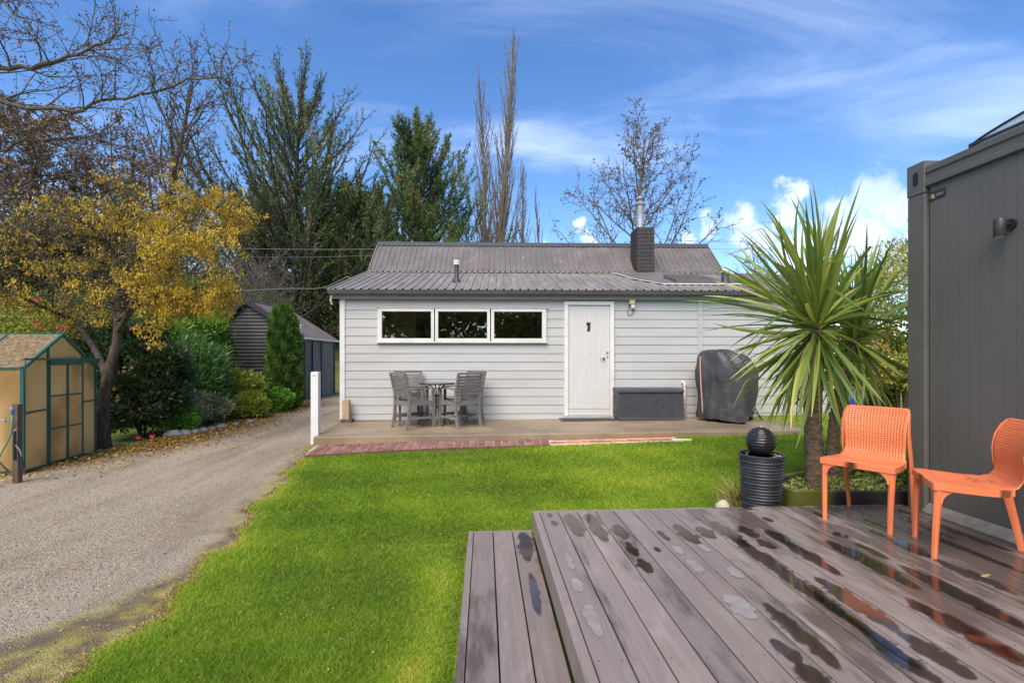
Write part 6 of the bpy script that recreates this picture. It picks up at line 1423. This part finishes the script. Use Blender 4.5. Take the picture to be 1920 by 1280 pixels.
def cordyline(name, label, path, head, seed, nleaf, Lmax, trunk_r, extra=None, squash=1.0):
    b0 = path[0]; t = thing(name, label, 'palm', tuple(b0), 0, 'cordyline palms in the planter'); rr = random.Random(seed)
    m_ = MB(); out = []
    for i in range(len(path)-1):
        for q in range(12): out.append(path[i].lerp(path[i+1], q/12))
    out.append(path[-1]); nn = len(out)
    m_.tube(out, [trunk_r*(1.18-.35*i/nn)*(1+.05*math.sin(i*2.1)) for i in range(nn)], 12, cap=False)
    m_.build('trunk', M['barkc'], t, smooth=True)
    sc = MB()
    for i in range(150):
        f = rr.random(); k = int(f*(nn-1)); c = out[k]; a = rr.random()*6.28; r_ = trunk_r*(1.15-.35*k/nn); o = Vector((math.cos(a), math.sin(a), 0)); s_ = Vector((-math.sin(a), math.cos(a), 0))*rr.uniform(.010, .022)
        h_ = rr.uniform(.012, .035); sc.quad(c+o*r_*.98-s_, c+o*r_*.98+s_, c+o*(r_+.006)+s_*.7+Vector((0, 0, h_)), c+o*(r_+.009)-s_*.7+Vector((0, 0, h_)))
    sc.build('bark_scales', M['barkc'], t)
    for k in range(nleaf):
        f = (k+.5)/nleaf; a = k*2.39996+rr.gauss(0, .15)
        el = R((88-72*(f/.60)**1.15 if f < .60 else -4-62*(f-.60)/.40)+rr.gauss(0, 9)); 
        d = Vector((math.cos(a)*math.cos(el), math.sin(a)*math.cos(el)*squash, math.sin(el)))
        hp = head+Vector((rr.gauss(0, .015), rr.gauss(0, .015), .14*(1-f)-.10*f))+Vector((math.cos(a), math.sin(a), 0))*.03
        L_ = Lmax*rr.uniform(.78, 1.05)*(1.0 if f > .12 else .8); tipx = hp.x+d.x*L_
        if tipx > 2.9 and hp.y+d.y*L_ < 4.22: d.y = (4.3-hp.y)/L_
        if tipx > 2.98 and hp.y+d.y*L_ < 4.5: L_ *= max(.2, (2.98-hp.x)/(tipx-hp.x)) if d.x > .05 else 1
        dro = (.10+.50*f+rr.uniform(0, .2)) if el > -.3 else rr.uniform(.25, .6)
        if f > .6: L_ *= .82
        tint = rr.choice((.25, .35, .45, .55, .62, .7))+(.2 if f > .86 and rr.random() < .4 else 0)
        sword(t, hp, d, L_, rr.uniform(.030, .048), dro, tint, rr)
    for k in range(9):
        a = rr.uniform(0, 6.28); sword(t, head+Vector((math.cos(a)*.03, math.sin(a)*.03, -.10-rr.random()*.12)), Vector((math.cos(a)*.35, math.sin(a)*.3, -1)), rr.uniform(.35, .6), .03, .25, .95, rr, 'dead_leaf')
    return t
zpl = .30
A0 = P(1530, 925, 4.42); A0.z = .20
hd = P(1530, 618, 4.42)
cordyline('cordyline_palm', 'nearest cordyline with thick rough trunk and big burst of sword leaves', [A0, P(1527, 860, 4.42), P(1524, 790, 4.42), P(1528, 715, 4.42), hd], hd, 5, 290, 1.20, .070)
B0 = P(1562, 915, 4.75); B0.z = .20; hb = P(1602, 640, 4.95)
cordyline('cordyline_palm', 'second cordyline with thinner leaning trunk behind the nearest one', [B0, P(1560, 850, 4.75), P(1566, 780, 4.78), P(1580, 720, 4.82), hb], hb, 9, 150, 1.12, .05)
# low arching leaves and a small spiky offshoot at the back of the planter
off_ = thing('cordyline_offshoot', 'low arching strap leaves spilling over the planter behind the orange chair', 'plant', tuple(P(1650, 915, 4.6)), 0); rr = random.Random(12)
ob = P(1668, 905, 4.65)
for k in range(44): a = rr.uniform(0, 6.28); sword(off_, ob+Vector((rr.gauss(0, .12), rr.gauss(0, .05), -.02)), Vector((math.cos(a), math.sin(a)*.5-.1, rr.uniform(.25, .9))), rr.uniform(.4, .62), rr.uniform(.03, .045), rr.uniform(.8, 1.4), rr.choice((.35, .5, .6, .75)), rr)
sp_ = thing('cordyline_seedling', 'small dark spiky young cordyline beside the container corner', 'plant', tuple(P(1712, 905, 4.35)), 0)
ob = P(1706, 900, 4.4)
for k in range(46): a = k*2.4; el = rr.uniform(.15, 1.4); sword(sp_, ob, Vector((math.cos(a)*math.cos(el), math.sin(a)*math.cos(el), math.sin(el))), rr.uniform(.22, .32), .016, .15, rr.choice((.3, .38)), rr)
yl = thing('young_flax', 'single upright pale green leaf shoot behind the orange chair back', 'plant', tuple(P(1692, 760, 6.5)), 0)
ob = P(1694, 790, 6.5); ob.z = gzf(ob.x, ob.y)
for k in range(9): a = k*2.4; sword(yl, ob, Vector((math.cos(a)*.25, math.sin(a)*.25, 1)), rr.uniform(.5, .75), .05, .15, rr.choice((.6, .8)), rr)

# ---------------------------------------------------------------- planter, fountain, rock, grass tuft
pe = thing('planter_bed', 'low black curved edging holding the garden bed behind the deck', 'planter', (3.0, 4.3, 0))
pts = [P(1706, 918, 4.05), P(1600, 919, 4.05), P(1500, 920, 4.05), P(1487, 918, 4.06), P(1474, 912, 4.14), P(1464, 902, 4.28), P(1462, 893, 4.42), P(1475, 884, 4.62), P(1520, 878, 4.78), P(1600, 876, 4.86), P(1720, 876, 4.9)]
pp = [Vector((q.x, q.y, 0)) for q in pts]
for _ in range(2): pp = [pp[0]]+[v for i in range(len(pp)-1) for v in (pp[i]*.75+pp[i+1]*.25, pp[i]*.25+pp[i+1]*.75)]+[pp[-1]]
m_ = MB(); m2 = MB()
for a, b_ in zip(pp[:-1], pp[1:]):
    d = (b_-a).normalized(); s_ = Vector((-d.y, d.x, 0))*.012
    m_.hexa([a-s_+Vector((0, 0, .0)), b_-s_+Vector((0, 0, .0)), b_+s_+Vector((0, 0, .0)), a+s_+Vector((0, 0, .0)), a-s_+Vector((0, 0, .375)), b_-s_+Vector((0, 0, .375)), b_+s_+Vector((0, 0, .375)), a+s_+Vector((0, 0, .375))])
    m2.tube([a+Vector((0, 0, .378)), b_+Vector((0, 0, .378))], .012, 6)
m_.build('edging', M['planter'], pe); m2.build('rim', M['planter'], pe)
n = len(pp); me = bpy.data.meshes.new('m'); me.from_pydata([(q.x, q.y, .315) for q in pp], [], [tuple(range(n))]); link('soil', me, M['soil'], pe)
rng = np.random.default_rng(31); n = 2600
x = rng.uniform(2.35, 3.9, n); y = rng.uniform(4.15, 4.8, n); k = x > 2.35+.35*np.abs(y-4.45); x = x[k]; y = y[k]; n = len(x)
d = rng.normal(size=(n, 3)); d[:, 2] = np.abs(d[:, 2])*.7
gcv = leaves_mesh('ground_cover', np.stack([x, y, .318+.03*rng.random(n)], 1), d, .03+.02*rng.random(n), .018, rng)
tag(link('ground_cover', gcv, leafmat('ground_cover_leaf', [(0, (.05, .05, .02)), (.4, (.10, .14, .03)), (.8, (.17, .22, .05)), (1, (.25, .2, .1))], trans=.2)), 'tiny leaves and mulch covering the soil of the planter bed', 'ground cover', kind='stuff')
# ribbed fountain pot with ball
fpos = P(1427, 945, 4.12); FX, FY = fpos.x, fpos.y
ft = thing('water_fountain', 'tall black ribbed pot fountain topped with a grooved ball behind the deck edge', 'fountain', (FX, FY, .0))
prof = []; Hp = .665; nr = 26
for i in range(nr):
    t = i/nr; r_ = .128+(.178-.128)*t**.85; z = .0+Hp*t; j = .0035*math.sin(i*2.7)
    prof += [(r_-.004+j, z), (r_+.002+j, z+Hp/nr*.25), (r_+.002+j, z+Hp/nr*.75), (r_-.004+j, z+Hp/nr*.97)]
prof += [(.182, Hp), (.187, Hp+.012), (.184, Hp+.022), (.168, Hp+.022), (.165, Hp+.0)]
MB().lathe(prof+[(.01, Hp-.004)], 48).build('pot', M['ceramic'], ft, world=False, auto=50)
MB().lathe([(.002, Hp+.004), (.164, Hp+.004)], 36).build('water_basin', M['orb'], ft, world=False)
prof = []; Rb = .122; zb0 = Hp+.025+Rb-.02; ng = 15
for i in range(ng):
    a0 = -math.pi/2+math.pi*(i+.04)/ng; a1 = -math.pi/2+math.pi*(i+.96)/ng
    for a, rr_ in ((a0, .965), (a0*.8+a1*.2, 1.0), (a0*.2+a1*.8, 1.0), (a1, .965)): prof.append((max(.002, math.cos(a)*Rb*rr_), zb0+math.sin(a)*Rb*rr_))
o = MB().lathe(prof, 48, (-.004, 0, 0)).build('ball', M['orb'], ft, world=False, auto=50)
MB().lathe([(.012, 0), (.009, .008), (.003, .014)], 8, (0, 0, zb0+Rb-.002)).build('spout', M['steel'], ft, world=False)
m_ = MB(); rr = random.Random(5)
for k in range(46): a = rr.random()*6.28; r_ = rr.uniform(.10, .158); s_ = rr.uniform(.005, .010); m_.lathe([(.001, -s_*.5), (s_, 0), (.001, s_*.6)], 5, (math.cos(a)*r_, math.sin(a)*r_, Hp+.007))
tag(m_.build('pebbles', M['edge_stone'], ft, world=False), kind='stuff')
def rock(name, label, x, y, rx, ry, rz, m, z, seed, grp=None):
    t = MB(); rr = random.Random(seed); n1, n2 = 10, 14
    for i in range(n1+1):
        a = math.pi*i/n1
        for k in range(n2):
            b_ = 2*math.pi*k/n2; v = Vector((math.sin(a)*math.cos(b_), math.sin(a)*math.sin(b_), math.cos(a))); w = 1+.22*mnoise.noise(v*1.6+Vector((seed, 0, 0)))+.08*mnoise.noise(v*5)
            t.v.append((v.x*rx*w, v.y*ry*w, v.z*rz*w))
    for i in range(n1):
        for k in range(n2): k2 = (k+1) % n2; t.f.append((i*n2+k, (i+1)*n2+k, (i+1)*n2+k2, i*n2+k2))
    o = t.build(name, m, None, smooth=True); o.location = (x, y, z); tag(o, label, 'rock', grp); return o
rp = P(1357, 950, 3.98); rock('rock', 'pale yellow rounded rock peeping over the back edge of the deck', rp.x, 4.0, .062, .05, .07, M['stone'], .25, 3)
tz_ = P(1382, 930, 4.3); tf = thing('grass_tuft', 'dry brown tussock beside the black fountain pot', 'plant', (tz_.x, tz_.y, .05))
n = 520; a = rng.random(n)*6.28; d = np.stack([np.cos(a)*.8, np.sin(a)*.8, .25+1.3*rng.random(n)], 1); pos = np.stack([tz_.x+rng.normal(size=n)*.035, tz_.y+rng.normal(size=n)*.03, .05+.22*rng.random(n)], 1)
link('blades', leaves_mesh('blades', pos, d, .14+.14*rng.random(n), .006, rng), leafmat('tussock', [(0, (.08, .055, .02)), (.5, (.22, .17, .07)), (1, (.20, .24, .05))], trans=.2), tf)
# edging stones along the flower bed
rr = random.Random(6)
es = [(325, 822, 8.6, .14), (345, 816, 8.75, .11), (365, 808, 8.9, .08), (380, 804, 9.1, .09), (397, 801, 9.3, .07), (415, 796, 9.55, .09), (442, 790, 9.9, .06), (470, 786, 10.3, .07)]
for k, (u, v, D, s_) in enumerate(es):
    x = wxy(u, D); rock('edging_stone', ['broad flat edging stone nearest the camellia', 'wide edging stone second from the camellia', 'small round edging stone below the bright green bush', 'rounded edging stone right of the small round one', 'small grey edging stone mid way along the flower bed', 'edging stone below the speckled bush', 'small stone near the yellow green shrub', 'last edging stone towards the shed'][k], x, D, s_*1.2, s_, s_*.7, M['edge_stone'], gzf(x, D)+.03, 20+k, 'stones edging the flower bed')
# fallen camellia blooms
for k, (u, v) in enumerate(((262, 818), (288, 816))):
    p = P(u, v, 8.05); fl_ = thing('fallen_bloom', ['red camellia bloom lying on the ground nearer the trunk', 'larger red camellia bloom low on the right of the bush foot'][k], 'flower', tuple(p)); m_ = MB()
    for q in range(26):
        a = q*2.4; r_ = .012+.0012*q; e_ = Vector((math.cos(a), -.7, math.sin(a)*.8))*(r_+.014); s_ = Vector((-math.sin(a), 0, math.cos(a)))*.02; m_.quad(p+e_*.2, p+e_*.7-s_, p+e_, p+e_*.7+s_)
    m_.build('petals', M['camf2'], fl_)

# ---------------------------------------------------------------- greenhouse
gA = Vector((-6.21, 6.1, .06)); gB = Vector((-6.41, 7.38, .06))
gh = thing('greenhouse', 'small green framed greenhouse with yellowed plastic panes', 'greenhouse', tuple(gA), math.atan2(gB.y-gA.y, gB.x-gA.x))
GW = (gB-gA).length; GE = 1.315; GR = 1.30+.47     # local x along the gable end, +y = away from the drive (length of the house)
# after the rotation local +y points to -x world
def G(mb, name, m, **kw): return mb.build(name, m, kw.pop('parent', gh), world=False, **kw)
LY = 2.6
def barx(mb, a, b_, w=.022, d=.022): mb.beam(a, b_, w, d, up=(0, 1, 0)); return mb
d1, d2, dm1 = GW*.30, GW*.79, GW*.555
def eave(x): return GE+(GR-GE)*(1-abs(x-GW/2)/(GW/2))
fm = MB()
for a, b_, w in (((0, 0, 0), (0, 0, GE), .032), ((GW, 0, 0), (GW, 0, GE), .026), ((0, 0, .012), (GW, 0, .012), .02), ((0, 0, GE), (GW/2, 0, GR), .028), ((GW/2, 0, GR), (GW, 0, GE), .028), ((d1, 0, 0), (d1, 0, eave(d1)), .028), ((d2, 0, 0), (d2, 0, eave(d2)), .022),
              ((0, 0, .74), (d1, 0, .76), .022), ((d2, 0, .80), (GW, 0, .80), .02)):
    barx(fm, a, b_, w, .026)
G(fm, 'end_frame', M['green_al'])
trk = MB().beam((-.06, -.035, 1.505-.06), (GW*1.0, -.035, 1.505-.06), .02, .035).beam((d1-.01, -.04, 1.40-.0), (GW*1.02, -.04, 1.40), .012, .01)
trk = MB().box(-.04, GW+.05, -.05, -.02, 1.42, 1.445).box(d1, GW+.04, -.035, -.012, 1.375, 1.418).box(-.03, -.022, -.045, -.037, 1.20, 1.42).box(GW+.02, GW+.028, -.045, -.037, 1.20, 1.42)
G(trk, 'door_track', M['green_al'])
def pane(poly, yy=.004, m='pane', th=.006, par=None, name='pane'):
    return G(MB().prism([(a, z) for a, z in poly], yy, yy+th, 'y'), name, M[m], parent=par or gh)
e_ = .012
pane([(e_, .02), (d1-e_, .02), (d1-e_, .745), (e_, .73)]); pane([(e_, .755), (d1-e_, .77), (d1-e_, eave(d1)-.02), (e_, GE-.01)])
pane([(d2+e_, .02), (GW-e_, .02), (GW-e_, .79), (d2+e_, .79)]); pane([(d2+e_, .81), (GW-e_, .81), (GW-e_, GE-.01), (d2+e_, eave(d2)-.02)])
pane([(d1+e_, 1.43), (d2-e_, 1.43), (d2-e_, eave(d2)-.02), (GW/2, GR-.02), (d1+e_, eave(d1)-.02)])
for k, (a, b_) in enumerate(((d1+.006, dm1-.003), (dm1+.003, d2-.006))):
    dr_ = bpy.data.objects.new('door', None); COL.objects.link(dr_); dr_.parent = gh
    fm = MB(); w = .018
    fm.box(a, a+w, -.02, -.002, .02, 1.375).box(b_-w, b_, -.02, -.002, .02, 1.375).box(a+w, b_-w, -.0195, -.0025, .02, .04).box(a+w, b_-w, -.0195, -.0025, 1.35, 1.375)
    for z in (.475, .92): fm.box(a+w, b_-w, -.0195, -.0025, z, z+.02)
    G(fm, 'door_frame', M['green_al'], parent=dr_)
    for z0, z1_ in ((.04, .475), (.495, .92), (.94, 1.35)): G(MB().box(a+w, b_-w, -.012, -.006, z0, z1_), 'pane', M['pane2' if z0 < .9 else 'pane'], parent=dr_)
# long side facing the camera (x=0) and far side, roof panes
for xx, sgn in ((0, -1), (GW, 1)):
    for k in range(4):
        y0, y1 = LY*k/4, LY*(k+1)/4
        G(MB().box(xx-.003, xx+.003, y0+.014, y1-.012, .02, GE-.015), 'pane', M['pane2' if k % 2 == 0 else 'pane'])
        G(MB().box(xx-.012, xx+.012, y0+(.016 if k == 0 else -.012), y0+(.03 if k == 0 else .012), .0, GE-.012), 'side_bar', M['green_al'])
    G(MB().box(xx-.014, xx+.014, .016, LY, GE-.012, GE+.014), 'eave_bar', M['green_al']); G(MB().box(xx-.013, xx+.013, .016, LY, -.02, .018), 'base_bar', M['green_al'])
    for k in range(4):
        y0, y1 = LY*k/4+.012, LY*(k+1)/4-.012
        rx = lambda t: xx+(GW/2-xx)*t; rz = lambda t: GE+.012+(GR-GE)*t
        m_ = MB().hexa([(rx(0), y0, rz(0)), (rx(0), y1, rz(0)), (rx(1), y1, rz(1)), (rx(1), y0, rz(1)), (rx(0), y0, rz(0)+.006), (rx(0), y1, rz(0)+.006), (rx(1), y1, rz(1)+.006), (rx(1), y0, rz(1)+.006)])
        o = G(m_, 'roof_pane', M['paneroof']); bm = bmesh.new(); bm.from_mesh(o.data); bmesh.ops.recalc_face_normals(bm, faces=bm.faces); bm.to_mesh(o.data); bm.free()
        if k: G(MB().beam((rx(0), LY*k/4, rz(0)+.008), (rx(1), LY*k/4, rz(1)+.008), .022, .02), 'roof_bar', M['green_al'])
    G(MB().beam((xx, -.0, GE+.010), (GW/2, -.0, GR+.014), .034, .024), 'roof_bar', M['green_al'])
    G(MB().beam((xx+(GW/2-xx)*.45, LY*.25+.02, GE+.012+(GR-GE)*.45+.012), (xx+(GW/2-xx)*.45, LY*.5-.02, GE+.012+(GR-GE)*.45+.012), .02, .014), 'vent_bar', M['green_al'])
G(MB().beam((GW/2, -.01, GR+.014), (GW/2, LY, GR+.014), .036, .026), 'ridge_bar', M['green_al'])
G(MB().prism([(0, 0), (GW, 0), (GW, GE), (GW/2, GR), (0, GE)], LY, LY+.008, 'y'), 'rear_panel', M['pane'])
# roof debris
m_ = MB(); rr = random.Random(8)
for k in range(900):
    t = rr.random()**1.2; y = rr.uniform(.02, LY-.02); x = t*GW/2; z = GE+.02+(GR-GE)*t; a = rr.random()*6.28; c, s = math.cos(a)*rr.uniform(.006, .018), math.sin(a)*rr.uniform(.006, .018); sl = (GR-GE)/(GW/2)
    m_.quad((x-c, y-s, z-c*sl), (x+s*.3, y-c*.3, z+s*.3*sl+.004), (x+c, y+s, z+c*sl), (x-s*.3, y+c*.3, z-s*.3*sl+.004))
tag(G(m_, 'leaf_litter', mat('litter', (.16, .10, .05), (.42, .32, .17), 30, .9)), kind='stuff')

# tap post and hoses
tp = P(33, 880, 5.72); zz_ = gzf(tp.x, tp.y); tpz = P(33, 757, 5.72).z
tap = thing('tap_post', 'dark old timber post with a tap at the near corner of the greenhouse', 'post', (tp.x, tp.y, zz_))
MB().box(-.036, .032, -.03, .03, -.05, tpz-zz_).build('post_shaft', M['oldwood'], tap, world=False, bevel=.005)
def hp(u, v, D=5.6): return P(u, v, D)
MB().tube([hp(20, 763, 5.66), hp(24, 768, 5.62), hp(28, 766, 5.62)], .008, 8).tube([hp(23, 766), hp(23, 774)], .012, 8).build('tap', M['steel'], tap)
MB().tube([hp(0, 787, 5.6), hp(8, 788, 5.6), hp(18, 786, 5.62)], .010, 8).tube([hp(10, 784), hp(10, 793)], .010, 8).build('hose_valve', M['steel'], tap)
MB().tube([hp(23, 768), hp(23, 776)], .017, 10).build('coupling', M['bluecon'], tap)
h1 = thing('garden_hose', 'green hose hanging down from the tap with blue coupling', 'hose', tuple(hp(23, 776)))
MB().tube([hp(23, 776), hp(22.5, 795), hp(21, 812), hp(14, 828), hp(4, 846), hp(-12, 880), hp(-30, 900, 5.4)], .0085, 8).build('hose', M['hose'], h1, smooth=True)
h2 = thing('garden_hose', 'grey green hose bending over a lower tap and down to the ground', 'hose', tuple(hp(30, 806)))
MB().tube([hp(32, 808), hp(29, 805), hp(25.5, 809), hp(24, 816), hp(25, 826), hp(29, 834), hp(37, 843), hp(40, 852), hp(41, 868, 5.62), hp(47, 882, 5.64)], .0078, 8).build('hose', M['hoseb'], h2, smooth=True)
MB().tube([hp(27, 809), hp(28, 862)], .016, 8).build('riser_pipe', M['blackm'], h2)
MB().tube([hp(38, 852), hp(43, 880)], .013, 8).build('grip', M['blackm'], h2)
h3 = thing('garden_hose', 'black hose end lying low at the left picture edge by the post', 'hose', tuple(hp(5, 870)))
MB().tube([hp(-15, 855), hp(0, 867), hp(8, 876), hp(16, 882), hp(10, 885)], .009, 8).build('hose', M['blackm'], h3, smooth=True)

# ---------------------------------------------------------------- corrugated shed
sh_ = thing('corrugated_shed', 'dark corrugated iron shed with rusty roof and navy door behind the cypress', 'shed', (-8.0, 14.6, 0))
SX0, SXA, SX1 = -8.95, -8.08, -6.44; SD0, SD1 = 14.6, 17.4; SE, SA, SL = 2.17, 3.24, 2.42
def corr(name, m, pts, along, up, nrm, pitch=.076, amp=.010, length=1, height=1, top=None):
    """horizontal corrugations: rows across 'up' direction; top(x) gives the height"""
    nrow = int(height/pitch*4); V = []; cols = 24
    for j in range(nrow+1):
        h = height*j/nrow; o = amp*math.sin(2*math.pi*h/pitch)
        for i in range(cols+1):
            s_ = length*i/cols; hh = min(h, top(s_) if top else height); V.append(tuple(Vector(pts)+Vector(along)*s_+Vector(up)*hh+Vector(nrm)*o))
    Fq = [(j*(cols+1)+i, j*(cols+1)+i+1, (j+1)*(cols+1)+i+1, (j+1)*(cols+1)+i) for j in range(nrow) for i in range(cols)]
    me = np_mesh(name, V, Fq); return link(name, me, m, sh_)
z0 = .10
corr('front_wall', M['shed'], (SX0, SD0, z0), (1, 0, 0), (0, 0, 1), (0, -1, 0), length=SX1-SX0, height=SA-z0, pitch=.105, amp=.016, top=lambda s: (SL+(SA-SL)*s/(SXA-SX0) if s < SXA-SX0 else SA+(SE-SA)*(s-(SXA-SX0))/(SX1-SXA))-z0-.02)
dA, dB = 14.95, 15.45
for a, b_ in ((SD0, dA), (dB, 16.2), (16.2, SD1)): corr('side_wall', M['shed2'], (SX1, a, z0), (0, 1, 0), (0, 0, 1), (1, 0, 0), length=b_-a, height=SE-z0-.02, pitch=.09, amp=.012)
corr('side_wall', M['shed2'], (SX1, dA, 1.95), (0, 1, 0), (0, 0, 1), (1, 0, 0), length=dB-dA, height=.2, pitch=.09, amp=.012)
for y in (SD0+.02, dA-.03, dB+.03, 16.2, SD1-.03): MB().box(SX1-.01, SX1+.035, y-.03, y+.03, z0, SE-.03).build('batten', M['darkmetal'], sh_)
MB().box(SX1-.03, SX1+.0, dA, dB, z0, 1.95).build('door', M['bluedoor'], sh_)
MB().box(SX1+.001, SX1+.03, dB-.09, dB-.06, 1.0, 1.08).build('handle', M['steel'], sh_)
MB().box(SX0, SX0+.04, SD0+.03, SD1, z0, SL-.03).build('far_wall', M['shed'], sh_); MB().box(SX0+.05, SX1-.05, SD1-.03, SD1, z0, SE).build('rear_wall', M['shed'], sh_)
def rslope(xa, za, xb, zb_, name):
    nrow = 70; V = []
    for j in range(nrow+1):
        y = SD0-.10+(SD1-SD0+.2)*j/nrow; o = .011*math.sin(j*1.57)
        V += [(xa, y, za+o), (xb, y, zb_+o)]
    me = np_mesh(name, V, [(2*j, 2*j+1, 2*j+3, 2*j+2) for j in range(nrow)]); link(name, me, M['shedroof'], sh_)
rslope(SXA, SA+.03, SX1+.13, SE-.02, 'roof'); rslope(SXA, SA+.03, SX0-.1, SL-.06, 'roof')
MB().beam((SXA, SD0-.12, SA+.03), (SX1+.13, SD0-.12, SE-.03), .03, .15).beam((SXA, SD0-.12, SA+.03), (SX0-.1, SD0-.12, SL-.07), .03, .15).build('barge_board', M['darkmetal'], sh_)
MB().tube([(SXA, SD0-.1, SA+.05), (SXA, SD1+.1, SA+.05)], .03, 6).build('ridge_cap', M['shedroof'], sh_)
MB().box(SX1+.08, SX1+.16, SD0+.0, SD1+.1, SE-.075, SE-.02).build('gutter', M['white'], sh_)
MB().box(SX1-.0, SX1+.05, SD0-.05, SD0-.0, SE-.25, SE+.38).build('downpipe', M['fascia'], sh_)
# ---------------------------------------------------------------- overhead wires
def wire(label, pts, r_):
    t = thing('power_line', label, 'cable', tuple(pts[0])); MB().tube(pts, r_, 5, cap=False).build('cable', M['wire'], t)
def cat(a, b_, sag, n=18): return [a.lerp(b_, i/n)-Vector((0, 0, sag*4*(i/n)*(1-i/n))) for i in range(n+1)]
wire('upper straight power line crossing the dark conifer left of the roof', cat(P(455, 466, 16), P(716, 467, 13.2), .02), .009)
wire('thin lower power line below the straight one left of the roof', cat(P(455, 481, 18), P(712, 478, 14.2), .05), .006)
wire('thick sagging service cable running to the left roof edge', [P(*q) for q in ((-200, 470, 14), (450, 545, 12), (545, 541, 11.2), (590, 541.5, 10.8), (610, 539, 10.6), (632, 528, 10.4), (651, 519, 10.3), (668, 524, 10.25))], .011)
wire('upper of two thin lines in the sky right of the chimney', cat(P(1235, 449, 40), P(1400, 452, 38), .1), .018)
wire('lower of two thin lines in the sky right of the chimney', cat(P(1100, 455, 42), P(1740, 456, 34), .5), .014)
# a few leaves on the deck
tl = dfr @ Vector((0, 0, 0)); pq = Pz(1847, 1080, .302)
lfm = thing('fallen_leaf', 'single curled yellow brown leaf on the wet deck near the right chair', 'leaf', tuple(pq))
sword_m = MB(); sword_m.hexa([pq+Vector(q) for q in ((-.03, -.006, 0), (.0, -.016, .002), (.032, .004, .004), (.0, .014, .0), (-.03, -.006, .006), (.0, -.016, .008), (.032, .004, .012), (.0, .014, .006))])
sword_m.build('blade', mat('dry_leaf', (.32, .2, .06), (.45, .32, .12), 40, .7), lfm)
